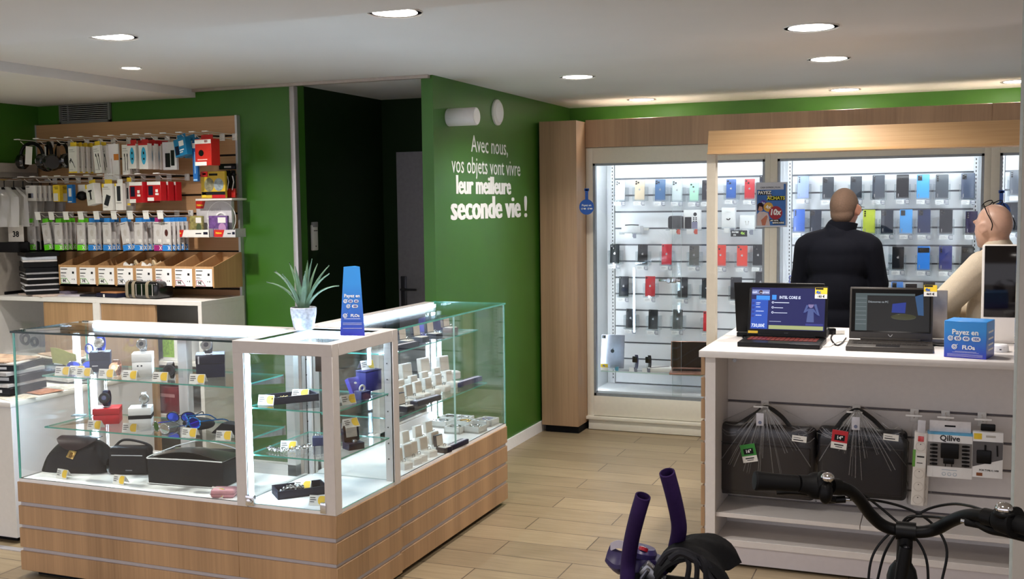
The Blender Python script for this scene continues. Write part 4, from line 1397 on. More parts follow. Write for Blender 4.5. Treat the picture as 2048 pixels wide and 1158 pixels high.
mb = MB().ring((0.055, -0.0155, hb * 0.52), 0.105, 0.0022, 'y', 40, 4).ring((0.055, -0.0155, hb * 0.52), 0.036, 0.0075, 'y', 28, 4)
mb.box(-0.05, 0.02, -0.0165, -0.0148, hb * .5, hb * .55)
mb.build('printed_ring', WHITEP, t)
mb = MB()
for k in range(9):
    mb.box(-0.04 + 0.011 * k, -0.037 + 0.011 * k, -0.0158, -0.0148, hb * .68, hb * .8)
mb.build('printed_grid', mat('#a8a6aa', 0.5), t)
MB().prism([(-0.13, hb), (-0.06, hb), (-0.075, hb - 0.045), (-0.13, hb - 0.045)], -0.0168, -0.015, 'xz').build('red_corner', mat('#c8241f', 0.4), t)
MB().text('Pokémon', 0.016, -0.1, hb - 0.024, -0.0172, bold=0.0006, sx=0.75).build('printed_logo', YELLOW, t)
for px, w, nm, m, red in ((383, 0.26, 'white', PAPER, True), (450, 0.155, 'pale grey', mat('#c9c7ca', 0.4), True)):
    z = P(383, 474, 'y', 5.36).z
    t = thing('card_tray', '%s cardboard display tray with a red corner on the slatwall' % nm, 'tray', (XA(px, 5.36, z), 5.36, z))
    MB().box(-w / 2, w / 2, 0, 0.003, 0, 0.043).box(-w / 2, w / 2, 0, 0.1, -0.002, 0.001).box(-w / 2, -w / 2 + .002, 0, 0.1, 0, 0.05).box(w / 2 - .002, w / 2, 0, 0.1, 0, 0.05).build('tray_body', m, t)
    MB().prism([(-w / 2, 0.043), (-w / 2 + 0.075, 0.043), (-w / 2 + 0.06, 0), (-w / 2, 0)], -0.0012, 0.0, 'xz').build('red_corner', mat('#c8241f', 0.4), t)
    MB().text('Pokémon', 0.016, -w / 2 + 0.034, 0.024, -0.002, bold=0.0006, sx=0.7).build('printed_logo', YELLOW, t)
    MB().box(w * .12, w * .28, -0.001, 0, 0.018, 0.024).box(w * .34, w * .46, -0.001, 0, 0.015, 0.03).build('printed_text', NAVY, t)
for px, w, m, lab in ((394, 0.095, mat('#8b8450', 0.35, var=.5, scale=50), 'olive trading card pack standing in the white display tray'), (438, 0.135, mat('#6a4a86', 0.35, var=.4, scale=40), 'purple trading card pack standing in the grey display tray')):
    z = P(383, 474, 'y', 5.36).z
    t = thing('card_pack', lab, 'package', (XA(px, 5.41, z + .07), 5.41, z + 0.002))
    MB().box(-w / 2, w / 2, -0.01, 0.01, 0, 0.125, 0.003).build('wrapper', m, t)
    MB().box(0.0, w * .42, -0.0112, -0.01, 0.082, 0.115).build('white_sticker', PAPER, t)
    MB().ball((w * .22, -0.0102, 0.05), (w * .2, 0.001, 0.03)).build('printed_picture', mat('#b78bb8', 0.4) if 'purple' in lab else mat('#4d5a3c', 0.4), t)

# wooden bins
PART = [117.7, 156.6, 194, 231.7, 269.3, 308, 347, 388, 428]
BINW = wood('#a98055', '#c99f70', 'z', 0.5)
bxs = [XA(p, 5.25, 1.25) for p in PART]
_bin = {}
for i in range(8):
    x0, x1 = bxs[i], bxs[i + 1] - 0.001
    w = x1 - x0
    tone = ['#4f9b32', '#4f9b32', '#6a9a3c', '#5c6f88', '#55556a', '#8b2350', '#8b2350', '#8b2350'][i]
    lab = '%s wooden bin from the stack of devices, white card priced in %s' % (ORD[i], ['green', 'green', 'green', 'grey blue', 'dark grey', 'maroon', 'maroon', 'maroon'][i])
    t = thing('wooden_bin', lab, 'bin', ((x0 + x1) / 2, 5.25, 1.178), group='sloping wooden bins under the hooks')
    k = 0.006
    side = [(0, 0), (0.28, -0.012), (0.28, 0.2), (0.262, 0.2), (0.012, 0.128), (0, 0.128)]
    mb = MB().prism(side, -w / 2, -w / 2 + k, 'yz').prism(side, w / 2 - k, w / 2, 'yz')
    mb.box(-w / 2 + k, w / 2 - k, 0, 0.007, 0, 0.126).box(-w / 2 + k, w / 2 - k, 0.272, 0.28, -0.01, 0.2).prism([(0, 0), (0.28, -0.012), (0.28, -0.004), (0, 0.008)], -w / 2 + k, w / 2 - k, 'yz')
    mb.build('bin_body', BINW, t)
    c = MB().box(-w * .41, w * .42, -0.0022, -0.0006, 0.008, 0.112, 0.0006, 1).build('price_card', WHITEP, t)
    mb = MB().box(-w * .38, -w * .05, -0.003, -0.0022, 0.098, 0.103).box(-w * .38, -w * .1, -0.003, -0.0022, 0.074, 0.079).box(-w * .38, -w * .2, -0.003, -0.0022, 0.06, 0.062).box(-w * .38, -w * .12, -0.003, -0.0022, 0.054, 0.056)
    mb.box(w * .2, w * .3, -0.003, -0.0022, 0.072, 0.086).box(w * .18, w * .21, -0.003, -0.0022, 0.034, 0.04).box(w * .28, w * .31, -0.003, -0.0022, 0.032, 0.042)
    mb.build('printed_text', INK, c)
    MB().prism([(-w * .39, 0.01), (-w * .39, 0.045), (-w * .1, 0.045), (w * .1, 0.01)], -0.0028, -0.0022, 'xz').build('coloured_frame', mat(tone, 0.5), c)
    MB().prism([(-w * .36, 0.0135), (-w * .36, 0.0415), (-w * .11, 0.0415), (w * .055, 0.0135)], -0.0032, -0.0028, 'xz').build('price_field', WHITEP, c)
    MB().text(['8€', '7€', '4€', '7€', '7€', '9€', '9€', '9€'][i], 0.026, -w * .2, 0.028, -0.0036, bold=0.0006).build('price_text', INK, c)
for i, (bn, labs) in enumerate(((3, ('crumpled white sachet lying in the fourth wooden bin', 'beige sachet lying in the fourth wooden bin')), (4, ('white sachet lying in the fifth wooden bin', 'torn white sachet standing in the fifth wooden bin')))):
    for q, lab in enumerate(labs):
        xm = (bxs[bn] + bxs[bn + 1]) / 2 + (-0.035, 0.035)[q]
        mb = MB()
        mb.sheet([[(-0.028 + 0.056 * a / 5, -0.03 + 0.06 * b / 4, 0.012 * math.sin(a * 1.7 + i) + 0.01 * math.cos(b * 2.1 + q)) for a in range(6)] for b in range(5)], 0.012)
        tag(mb.build('sachet', PAPER if q == 0 else mat('#cdb894', 0.5), None, (xm, 5.31 + 0.03 * q, 1.295 + .015 * q), (R(40 - 60 * q), R(12), R(20))), lab, 'sachet')

# low cabinets under the wall
CT = 1.11
XM = -4.758


def low_cabinet(x0, x1, label, door0, door1, shelf):
    t = thing('low_cabinet', label, 'cabinet', ((x0 + x1) / 2, 5.345, 0), group='low white cabinets under the accessory wall')
    hw, y0, y1 = (x1 - x0) / 2, -0.225, 0.19
    mb = MB().box(-hw, hw, y0, y1, CT - 0.026, CT, 0.001, 1).box(-hw, -hw + 0.026, y0, y1, 0, CT - 0.026).box(hw - 0.026, hw, y0, y1, 0, CT - 0.026)
    mb.box(-hw + .026, hw - .026, y1 - 0.01, y1, 0.05, CT - 0.026).box(-hw + .026, hw - .026, y0 + .01, y1, 0.05, 0.07)
    mb.build('carcass', WHITE, t)
    mb = MB()
    for z in shelf:
        mb.box(-hw + .026, hw - .026, y0 + .035, y1 - .01, z, z + 0.02)
    mb.build('shelf', WHITE, t)
    d = MB().box(door0 - (x0 + x1) / 2, door1 - (x0 + x1) / 2, y0 + .008, y0 + 0.026, 0.072, CT - 0.03, 0.001, 1).build('sliding_door', WOODV, t)
    return t


low_cabinet(-5.585, XM, 'low white cabinet under the stack of devices, half open beside its wood door', XA(88, 5.13, 1.0), XM - 0.03, (0.72, 0.40))
low_cabinet(XM, -3.98, 'low white cabinet under the bins, half open beside its wood door', XM + 0.03, XA(311, 5.13, 1.0), (0.72, 0.40))
# inside the open halves
t = thing('carton', 'green and white carton in the open half of the cabinet under the bins', 'box', (XA(352, 5.2, .98), 5.24, 0.742), R(-4))
MB().box(-0.10, 0.10, -0.05, 0.05, 0, 0.22, 0.002).build('carton', WHITEP, t)
MB().box(-0.099, -0.01, -0.0508, -0.05, 0.02, 0.21).build('printed_leaves', mat('#8cb83a', 0.5, var=.35, scale=60), t)
MB().box(0.06, 0.09, -0.0508, -0.05, 0.185, 0.2).build('printed_text', INK, t)
t = thing('carton', 'dark red carton on the lower shelf of the cabinet under the bins', 'box', (XA(340, 5.2, .5), 5.24, 0.422), R(-4))
MB().box(-0.08, 0.08, -0.06, 0.06, 0, 0.16, 0.002).build('carton', mat('#6b2a35', 0.5), t)
MB().box(-0.06, 0.06, -0.0608, -0.06, 0.1, 0.12).build('printed_text', mat('#b58b90', 0.5), t)
t = thing('cable_bag', 'clear bag with black cables in the niche of the cabinet under the stack', 'package', (XA(52, 5.2, .9), 5.22, 0.742))
MB().box(-0.085, 0.085, -0.02, 0.02, 0, 0.2, 0.008).build('clear_bag', FILM, t)
MB().ring((-0.035, 0, 0.09), 0.035, 0.008, 'y').ring((-0.03, 0.004, 0.08), 0.028, 0.007, 'y').build('coiled_cable', BLACK, t)
MB().ring((0.045, 0, 0.07), 0.024, 0.01, 'y').build('coiled_cable', BLACK, t)
MB().box(-0.05, -0.02, -0.022, -0.02, 0.14, 0.155).build('white_label', PAPER, t)
t = thing('device', 'grey round device on the lower shelf of the cabinet under the stack', 'device', (XA(56, 5.2, .6), 5.24, 0.422))
MB().lathe([(0, 0), (0.06, 0), (0.07, 0.03), (0.055, 0.09), (0, 0.1)]).build('body', mat('#7f8288', 0.4), t)

# on the cabinet top
xs = XA(70, 5.25, 1.25)
heights = [('slim black player', '#0d0d10', .021), ('silver edged player', '#b9b9bd', .011), ('black player with a silver front', '#111114', .022), ('silver slim player', '#c3c2c4', .012), ('black console', '#0b0b0d', .026), ('silver slim player', '#bdbcbe', .012),
           ('black console with printed marks', '#131318', .022), ('grey player', '#8f8f93', .013), ('black recorder', '#0c0c10', .03), ('thick black console', '#09090b', .034), ('long silver laptop', '#c9c6c3', .014), ('silver and blue player', '#b3bac4', .020), ('black box', '#0a0a0c', .028)]
z = CT + 0.012
for i, (nm, c, h) in enumerate(heights):
    t = thing('media_player', '%s, %s from the bottom of the cabinet top stack' % (nm, ORD2[i]), 'device', (xs + random.uniform(-.006, .006), 5.29 + random.uniform(-.004, .004), z), R(-38 + random.uniform(-4, 4)), 'stack of flat devices on the left cabinet')
    w = 0.18 if nm.startswith('long') else 0.15
    MB().box(-w, 0.15, -0.10, 0.10, 0, h - 0.001, 0.002, 1).build('casing', mat(c, 0.35, var=.08), t)
    if 'silver' in nm or 'marks' in nm:
        MB().box(-0.1, 0.06, -0.1008, -0.1, h * .35, h * .6).build('front_strip', mat('#e0e0e4', 0.3), t)
    z += h
mg = []
for i, (px, y, w, d, h, c, rz, lab) in enumerate(((90, 5.26, .32, .2, .010, '#cbb9ae', -20, 'flat magazines under the stack of devices'), (150, 5.27, .16, .12, .008, '#b9b4be', 10, 'pale envelope lying right of the stack of devices'),
                                           (135, 5.3, .10, .08, .026, '#6c6474', -12, 'small purple grey pouch behind the pale envelope'), (185, 5.27, .12, .09, .012, '#22232c', 4, 'dark folder lying in the middle of the cabinet top'))):
    tag(MB().box(-w / 2, w / 2, -d / 2, d / 2, 0, h, 0.002).build('paper_pile' if i < 2 else 'pouch', mat(c, 0.5, var=.15), None, (XA(px, y, CT), y, CT + 0.0005), (0, 0, R(rz))), lab, 'papers' if i < 2 else 'pouch')
t = thing('wallet', 'dark blue wallet with a tan top lying before the bins', 'wallet', (XA(226, 5.25, CT), 5.25, CT), R(-8))
MB().box(-0.095, 0.095, -0.05, 0.05, 0, 0.026, 0.006).build('wallet_body', mat('#1a1b30', 0.5), t)
MB().box(-0.06, 0.085, -0.045, 0.045, 0.026, 0.034, 0.003).build('tan_cover', mat('#a8744c', 0.5), t)
MB().box(-0.028, -0.014, -0.051, -0.049, 0.002, 0.02).build('white_label', PAPER, t)
t = thing('console_bag', 'black padded bag with beige stripes on the cabinet in front of the bins', 'bag', (XA(299, 5.25, CT), 5.25, CT), R(-4))
MB().box(-0.135, 0.135, -0.075, 0.075, 0, 0.105, 0.026, 4).build('bag_body', mat('#08080a', 0.22, coat=0.4), t)
for x in (-0.105, -0.055, 0.055):
    mb = MB().box(x - 0.014, x + 0.014, -0.0765, 0.0765, -0.0005 + .001, 0.1065, 0.026, 4)
    mb.build('beige_stripe', mat('#8b806c', 0.7), t)
mb = MB()
for x in (-0.03, 0.015, 0.1):
    mb.tube([(x, -0.077, 0.09), (x, -0.077, 0.02)], 0.002, 5)
mb.build('seam', GREYP, t)

# garment rack on the left wall
rx = -5.585
a, b = P(30, 327, 'x', rx), P(30, 345, 'x', rx)
ymax = YA(67, rx, a.z)
t = thing('garment_rack', 'light grey wall rack with a chrome rail at the far left', 'rack', (rx, ymax, 0))
MB().box(0, 0.03, -0.9, 0, b.z, a.z, 0.002).build('header_panel', mat('#b5aea4', 0.5), t)
zr = P(40, 362, 'x', rx + .12).z
MB().box(-.012, 0.008, -0.9, 0.03, zr - 0.75, b.z, 0).build('back_panel', mat('#a39c92', 0.5), t)
MB().box(0.10, 0.125, -0.9, 0.02, zr, zr + 0.02, 0.004).box(0.0, 0.11, -0.02, 0.0, zr, zr + 0.02).build('rail', CHROME, t)
FILMH = clear('garment_film', (0.95, 0.94, 0.92), rough=0.15, ior=1.5, haze=0.45)
for i in range(6):
    yy = ymax + 0.02 - 0.075 * i
    t = thing('garment_bag', '%s clear plastic garment bag from the slatwall on the wall rack' % ORD[i], 'bag', (rx + 0.112, yy, zr - 0.01), R(8 - 4 * (i % 3)), 'clear garment bags on the left rack')
    rows = []
    for j in range(9):
        v = j / 8
        rows.append([(-0.09 + 0.2 * u / 10 * (0.6 + .4 * min(1, v * 4)), 0.012 * math.sin(u * 1.4 + i + v * 2) - 0.012 * v, -0.03 - 0.25 * v) for u in range(11)])
    MB().sheet(rows, 0.002).build('clear_cover', FILMH, t)
    MB().tube([(0.0, 0, -0.035), (0, 0, 0.0), (0.004, 0, 0.022), (-0.008, 0, 0.03)], 0.003, 6).box(-.02, .02, -.006, .006, -.045, -.03, .002).build('hanger_clip', BLACK, t)
    MB().box(-0.07, 0.10, -0.012, 0.012, -0.44, -0.375, 0.01).build('folded_garment', MATTE, t)
    if i % 2 == 0:
        t2 = MB().at((0.02, -0.02, -0.325), (0, 0, 0)).box(-0.06, 0.06, -0.003, 0.0, -0.05, 0.055, 0.002).build('size_card', mat('#c4bfb8', 0.6), t)
        MB().text(['38', '', '37', '', '38'][i], 0.05, 0.02, -0.328, -0.024, bold=0.0015).build('size_text', INK, t2)
for i, px in enumerate((4, 15, 26)):
    z0 = CT + 0.022
    t = thing('small_box', '%s small grey box standing on the black tray by the rack' % ORD[i], 'box', (XA(px, 5.3, z0), 5.3, z0), R(10 * i - 10))
    MB().box(-0.022, 0.022, -0.02, 0.02, 0, 0.10 - .02 * i, 0.003).build('carton', mat(['#8d8683', '#5a5457', '#a09a98'][i], 0.4, var=.2, scale=60), t)
    MB().box(-0.015, 0.015, -0.0212, -0.02, 0.02, 0.05).build('printed_label', PAPER, t)
tag(MB().box(-0.14, 0.10, -0.1, 0.1, 0, 0.02, 0.006).build('black_tray', BLACK, None, (XA(12, 5.3, CT), 5.3, CT + .0005)), 'flat black tray at the left end of the cabinet top', 'tray')

# white side cabinet beside the left case
zc = P(34, 806, 'y', 3.95).z
t = thing('side_cabinet', 'white cabinet behind the left glass case, covered with stacked devices', 'cabinet', (-4.74, 4.45, 0))
MB().box(-0.5, 0.51, -0.5, 0.52, 0.03, zc - 0.025).build('carcass', mat('#d9d8dc', 0.4, var=.02), t)
MB().box(-0.505, 0.513, -0.505, 0.525, zc - 0.025, zc, 0.002).build('worktop', WHITE, t)
MB().box(-0.46, 0.47, -0.46, 0.5, 0, 0.03).build('plinth', MATTE, t)
MB().box(0.40, 0.512, -0.502, -0.499, 0.035, zc - 0.03).build('end_strip', WHITE, t)
DEV = [('#121216', .035), ('#c4c2c0', .02), ('#17181d', .04), ('#a9a8a8', .022), ('#1a1c22', .03), ('#d6cfc6', .012)]
for s_, (x0, y0, n0, rz0) in enumerate(((-4.52, 4.18, 6, 8), (-4.50, 4.62, 5, -10))):
    z = zc + 0.0125
    for i in range(n0):
        c, h = DEV[(i + s_) % 6]
        nm = {0: 'black', 1: 'silver', 2: 'black', 3: 'grey', 4: 'dark', 5: 'cream'}[(i + s_) % 6]
        t = thing('media_player', '%s flat device, %s from the bottom of the %s stack on the side cabinet' % (nm, ORD[i], ['near', 'far'][s_]), 'device', (x0 + random.uniform(-.015, .015), y0 + random.uniform(-.015, .015), z), R(rz0 + random.uniform(-8, 8)), 'flat devices stacked on the side cabinet')
        MB().box(-0.17, 0.17, -0.13, 0.13, 0, h - 0.001, 0.003, 1).build('casing', mat(c, 0.35, var=.1), t)
        MB().box(0.05, 0.12, -0.1308, -0.13, h * .3, h * .7).build('front_label', mat('#c7c9cb', 0.4), t)
        z += h
    tag(MB().box(-0.15, 0.15, -0.11, 0.11, 0, 0.006).build('magazine', mat('#b99d86', 0.4, var=.5, scale=25), None, (x0, y0, z + .0005), (0, 0, R(rz0 - 12))), 'magazine on top of the %s stack on the side cabinet' % ['near', 'far'][s_], 'magazine')
mb = MB()
for i in range(5):
    yy = 4.06 + 0.17 * i
    tag(MB().box(-0.09, 0.07, -0.07, 0.07, 0, 0.003).build('leaflet', mat(['#d9cfc0', '#b9826a', '#cfcfc8', '#7d8a86', '#c7b9a6'][i], 0.5, var=.35, scale=40), None, (-4.30, yy, zc + 0.0006 + .0035 * (i % 2)), (0, 0, R(10 * i - 20))), '%s leaflet along the right edge of the side cabinet top' % ORD[i], 'leaflet')
# ---------------------------------------------------------------- lit phone cabinets along the far wall
YC, YBK = 7.46, 7.86                      # front of the frames, face of the white slat panel
SLZ = [1.829 - 0.1232 * k for k in range(12)]
FRAME = mat('#e4decf', 0.4, var=.02)
SLATW = mat('#eef0f4', 0.4, var=.01)
SLGAP = mat('#6d7078', 0.5)
WOODC = wood('#9c7c60', '#c09d7c', 'z', 0.42)


def phone_cabinet(x0, x1, name, o0, o1, split, z0=0.27, z1=1.935):
    t = thing('phone_cabinet', name, 'cabinet', ((x0 + x1) / 2, YC, 0), group='tall lit phone cabinets')
    c = (x0 + x1) / 2
    a, b, p, q = x0 - c, x1 - c, o0 - c, o1 - c
    D = 0.44
    mb = MB().box(a, p, 0, 0.05, 0.075, 2.045, 0.002).box(q, b, 0, 0.05, 0.075, 2.045, 0.002).box(p, q, 0, 0.05, z1, 2.045, 0.002).box(p, q, 0, 0.05, 0.105, z0 - 0.02, 0.002)
    mb.build('frame', FRAME, t)
    MB().box(a - 0.002, b + 0.002, -0.03, 0.02, 0.078, 0.102, 0.003).box(a + 0.012, b - 0.002, -0.012, 0.03, 0.004, 0.078, 0.002).build('plinth', FRAME, t)
    mb = MB()
    k = 0.016
    mb.box(p, p + k, 0.006, 0.044, z0 - .02, z1).box(q - k, q, 0.006, 0.044, z0 - .02, z1).box(p, q, 0.006, 0.044, z1 - k, z1).box(p, q, 0.006, 0.044, z0 - .02, z0)
    mb.build('door_track', mat('#8f959a', 0.4, metal=.4), t)
    mb = MB().box(a + .01, a + .03, 0.05, D, 0.1, 2.04).box(b - .03, b - .01, 0.05, D, 0.1, 2.04).box(a + .03, b - .03, 0.05, D, 2.0, 2.04).box(a + .03, b - .03, D - .012, D, 0.1, 2.0)
    mb.build('carcass', SLATW, t)
    MB().box(a + .03, b - .03, 0.05, D - .012, 0.255, 0.28).build('deck', SLATW, t)
    mb = MB()
    ed = [1.995] + SLZ + [0.285]
    for u, v in zip(ed, ed[1:]):
        mb.box(p + 0.05, q - 0.05, D - 0.042, D - 0.02, v + 0.006, u - 0.006, 0.0015, 1)
    mb.build('slat_panel', SLATW, t)
    MB().box(p + 0.05, q - 0.05, D - 0.028, D - 0.015, 0.285, 1.99).build('slat_grooves', SLGAP, t)
    mb = MB()
    for x in (p + 0.02, q - 0.05):
        mb.box(x, x + 0.026, D - 0.05, D - 0.02, 0.285, 1.98)
    mb.build('upright', mat('#dcdde0', 0.35), t)
    mb = MB()
    for x in (p + 0.033, q - 0.037):
        for i in range(64):
            mb.box(x - 0.003, x + 0.003, D - 0.051, D - 0.049, 0.32 + i * 0.026, 0.333 + i * 0.026)
    mb.build('upright_slots', INK, t)
    tb = MB().box(p + 0.02, q - 0.02, 0.058, 0.072, z1 + 0.012, z1 + 0.03)
    tb.build('light_tube', CAB_LED, t)
    for x in (p - 0.012, q + 0.004):
        MB().box(x, x + 0.008, 0.056, 0.072, 0.3, z1).build('light_tube', CAB_LED, t)
    m = split - c
    for i, (u, v, y) in enumerate(((p + .012, m + .03, 0.030), (m - .03, q - .012, 0.014))):
        MB().pane(u, v, y, y + 0.006, z0 - .012, z1 - .008).build('sliding_glass_door', [GLASSB, mat('#c4d6d8', 0.15)], t)
    mb = MB().box(m - .03, m + .03, 0.008, 0.042, z1 - 0.016, z1 - 0.006)
    mb.build('door_stop', mat('#6e7478', 0.4), t)
    f = MB().box(a, b, -0.006, 0.014, 2.05, 2.246, 0.0015, 1)
    f.build('fascia_board', WOODC, t)
    MB().box(a, b, 0.014, 0.44, 2.045, 2.06).build('roof_board', FRAME, t)
    return t, c


cabA, cA = phone_cabinet(-2.388, -1.083, 'phone cabinet beside the tall wood column, with a tablet on its lowest shelf', -2.338, -1.118, XA(1352, YC, 1.2))
cabB, cB = phone_cabinet(-1.083, 0.283, 'middle phone cabinet in front of which the two men stand', -1.035, 0.245, XA(1758, YC, 1.5))
cabC, cC = phone_cabinet(0.283, 1.60, 'phone cabinet behind the bald person, mostly hidden by the glass door post', 0.335, 1.55, 0.95)
t = thing('wood_column', 'tall plain wood column between the green pillar wall and the phone cabinets', 'column', (-2.53, YC, 0))
MB().box(-0.137, 0.140, -0.21, 0.36, 0.055, 2.232, 0.002).build('shaft', WOODC, t)
MB().box(-0.12, 0.13, -0.17, 0.34, 0, 0.055).build('plinth', MATTE, t)
# lowest glass shelf of the column cabinet and the lock on its door
ZS = P(1270, 744, 'y', 7.52).z
MB().pane(-2.30 - cA, -1.13 - cA, 0.055, 0.40, ZS - 0.008, ZS).build('glass_shelf', [GLASSB, mat('#d5efe8', 0.15)], cabA)
MB().pane(-1.0 - cB, 0.22 - cB, 0.055, 0.40, ZS - 0.008, ZS).build('glass_shelf', [GLASSB, mat('#d5efe8', 0.15)], cabB)
p = P(1338, 561, 'y', 7.45)
mb = MB().at((p.x - cA, -0.004, p.z), (R(90), 0, 0)).lathe([(0, 0), (0.019, 0), (0.019, 0.022), (0.014, 0.026), (0, 0.026)]).at()
mb.box(p.x - cA - 0.075, p.x - cA + 0.08, -0.008, 0.002, p.z - 0.008, p.z + 0.01, 0.002).box(p.x - cA + 0.015, p.x - cA + 0.05, -0.02, 0.004, p.z - 0.016, p.z + 0.02, 0.002)
mb.build('door_lock', STEEL, cabA)

# phones: body, camera bump with lenses, emblem, in a clear holder with a price label
_ph = {}
LENS = mat('#0a0b12', 0.1, coat=1.0)


def phone_meshes(w, h, cam, bodyhex, rough=0.33, metal=0.0):
    key = (w, h, cam, bodyhex)
    if key in _ph:
        return _ph[key]
    body = mat(bodyhex, rough, metal, var=0.04)
    d = 0.0078
    parts = [('body', MB().box(-w / 2, w / 2, -d / 2, d / 2, 0, h, 0.0036, 3).mesh('body', body))]
    y = -d / 2
    bump, lens = MB(), MB()
    def L(x, z, r=0.0065):
        lens.at((x, y - 0.002, z), (R(90), 0, 0)).lathe([(0, 0), (r, 0), (r, 0.0016), (r * .6, 0.002), (0, 0.002)], 14)
        lens.at()
    x0 = -w / 2
    bm_ = body
    if cam in ('tri', 'duo'):
        bump.box(x0 + 0.004, x0 + 0.036, y - 0.0018, y, h - 0.038, h - 0.005, 0.0012)
        L(x0 + 0.0125, h - 0.0135)
        L(x0 + 0.0125 if cam == 'tri' else x0 + 0.028, h - 0.030)
        if cam == 'tri':
            L(x0 + 0.028, h - 0.0215)
    elif cam == 'single':
        bump.box(x0 + 0.005, x0 + 0.018, y - 0.001, y, h - 0.018, h - 0.005, 0.001)
        L(x0 + 0.0115, h - 0.0115, 0.0055)
    elif cam == 'pill':
        bump.box(x0 + 0.006, x0 + 0.020, y - 0.0016, y, h - 0.05, h - 0.006, 0.0015)
        for k in range(3):
            L(x0 + 0.013, h - 0.013 - 0.0145 * k, 0.0055)
    elif cam == 'block':
        bump.box(x0 + 0.006, x0 + 0.034, y - 0.0016, y, h - 0.042, h - 0.006, 0.0015)
        for u, v in ((0.013, 0.014), (0.013, 0.033), (0.026, 0.0235)):
            L(x0 + u, h - v, 0.006)
        bm_ = mat('#24262c', 0.3)
    elif cam == 'bar':
        bump.box(-w / 2 + 0.003, w / 2 - 0.003, y - 0.002, y, h - 0.045, h - 0.012, 0.0012)
        for k in range(2):
            L(-w * .25 + k * 0.016, h - 0.028, 0.006)
        bm_ = mat('#16171c', 0.3)
    parts.append(('camera_bump', bump.mesh('camera_bump', bm_)))
    parts.append(('camera_lens', lens.mesh('camera_lens', LENS)))
    em = MB()
    if cam in ('tri', 'duo', 'single'):      # bitten fruit emblem
        c = (0, y - 0.0004, h * 0.52)
        b = bmesh.new()
        pts = []
        for k in range(20):
            a = 2 * math.pi * k / 20
            r = 0.0075 * (1 - 0.12 * math.cos(2 * a + math.pi))
            if abs(a) < 0.42 or abs(a - 2 * math.pi) < 0.42:
                r *= 0.62
            pts.append((r * math.cos(a), y - 0.0004, c[2] + r * math.sin(a)))
        b.faces.new([b.verts.new(v) for v in pts])
        em._take(b)
        em.at((0.001, y - 0.0004, c[2] + 0.0098), (0, R(30), 0)).box(-0.0012, 0.0012, -0.0002, 0.0002, -0.002, 0.0024)
    else:
        em.box(-w * .36, -w * .30, y - 0.0003, y, 0.012, 0.034)
    parts.append(('emblem', em.mesh('emblem', mat('#c9c9ce', 0.25, metal=.6))))
    _ph[key] = parts
    return parts


def holder_meshes():
    if 'holder' not in _ph:
        mb = MB().box(-0.042, 0.042, 0.006, 0.009, -0.005, 0.10, 0.001, 1).box(-0.042, 0.042, -0.018, 0.009, -0.008, -0.005, 0.001, 1).box(-0.042, 0.042, -0.018, -0.0155, -0.008, 0.012, 0.001, 1)
        mb.box(-0.052, -0.046, -0.012, 0.06, -0.004, 0.10, 0.002, 1).box(0.046, 0.052, -0.012, 0.06, -0.004, 0.10, 0.002, 1).box(-0.052, 0.052, 0.055, 0.06, -0.004, 0.10, 0.001, 1)
        a = mb.mesh('clear_stand', ACRYL)
        b = MB().box(-0.040, 0.012, -0.0195, -0.0188, -0.034, -0.006).mesh('price_label', WHITEP)
        c = MB().box(-0.034, -0.004, -0.0202, -0.0195, -0.016, -0.014).box(-0.034, 0.004, -0.0202, -0.0195, -0.022, -0.0205).box(-0.034, -0.010, -0.0202, -0.0195, -0.028, -0.0265).mesh('label_text', mat('#8a8d96', 0.6))
        pts = [(0.044, -0.004), (0.044, -0.036), (0.024, -0.036), (0.017, -0.029), (0.015, -0.020), (0.017, -0.011), (0.024, -0.004)]
        d = MB().prism(pts, -0.0203, -0.0188, 'xz').mesh('grade_tag', mat('#7f8290', 0.5))
        e = MB().box(0.022, 0.042, -0.0208, -0.0203, -0.014, -0.010).box(0.022, 0.042, -0.0208, -0.0203, -0.021, -0.018).box(0.022, 0.042, -0.0208, -0.0203, -0.029, -0.026).mesh('label_text', WHITEP)
        _ph['holder'] = (a, b, c, d, e)
    return _ph['holder']


def phone(px, py, cab, label, hexc, cam='tri', w=0.074, h=0.150, lean=-5, roll=0, holder=True, depth=0.075, rough=0.33):
    y = YBK - depth
    p = P(px, py, 'y', y)
    t = thing('smartphone', label, 'phone', (p.x, y, p.z - h / 2), group='phones on show in the lit cabinets', rot=(R(lean), R(roll), 0))
    for n, me in phone_meshes(w, h, cam, hexc, rough):
        link(n, me, t)
    if holder:
        a, b, c, d, e = holder_meshes()
        s = thing('phone_holder', 'clear holder under the %s' % label.split(',')[0], 'holder', (p.x, y, p.z - h / 2 - 0.002), group='clear phone holders with price labels')
        link('clear_stand', a, s)
        q = link('price_label', b, s)
        link('label_text', c, q)
        q = link('grade_tag', d, s)
        link('label_text', e, q)
    return t


# left cabinet, top row
for px, py, c, cam, s, lab in (
        (1240, 381, '#dfe0e4', 'tri', 1, 'white phone first in the top row of the column cabinet'), (1279, 380, '#c9b79d', 'tri', 1, 'gold phone second in the top row of the column cabinet'),
        (1320, 380, '#31567e', 'tri', 1.03, 'steel blue phone third in the top row of the column cabinet'), (1354, 381, '#c9d2d6', 'tri', 1, 'silver phone fourth in the top row of the column cabinet'),
        (1388, 384, '#a9d6bf', 'duo', 0.88, 'small mint green phone in the top row of the column cabinet'), (1414, 381, '#26242c', 'tri', 1, 'dark phone half behind the counter post in the top row'),
        (1462, 378, '#1f4d92', 'duo', 0.93, 'royal blue phone between the counter post and a red phone, top row'), (1499, 378, '#a8121f', 'duo', 0.95, 'red phone beside the royal blue one in the top row, column cabinet'),
        (1529, 371, '#1b1e2c', 'duo', 0.95, 'dark phone half hidden by the frame, top row of the column cabinet')):
    phone(px, py, cabA, lab, c, cam, 0.075 * s, 0.152 * s)
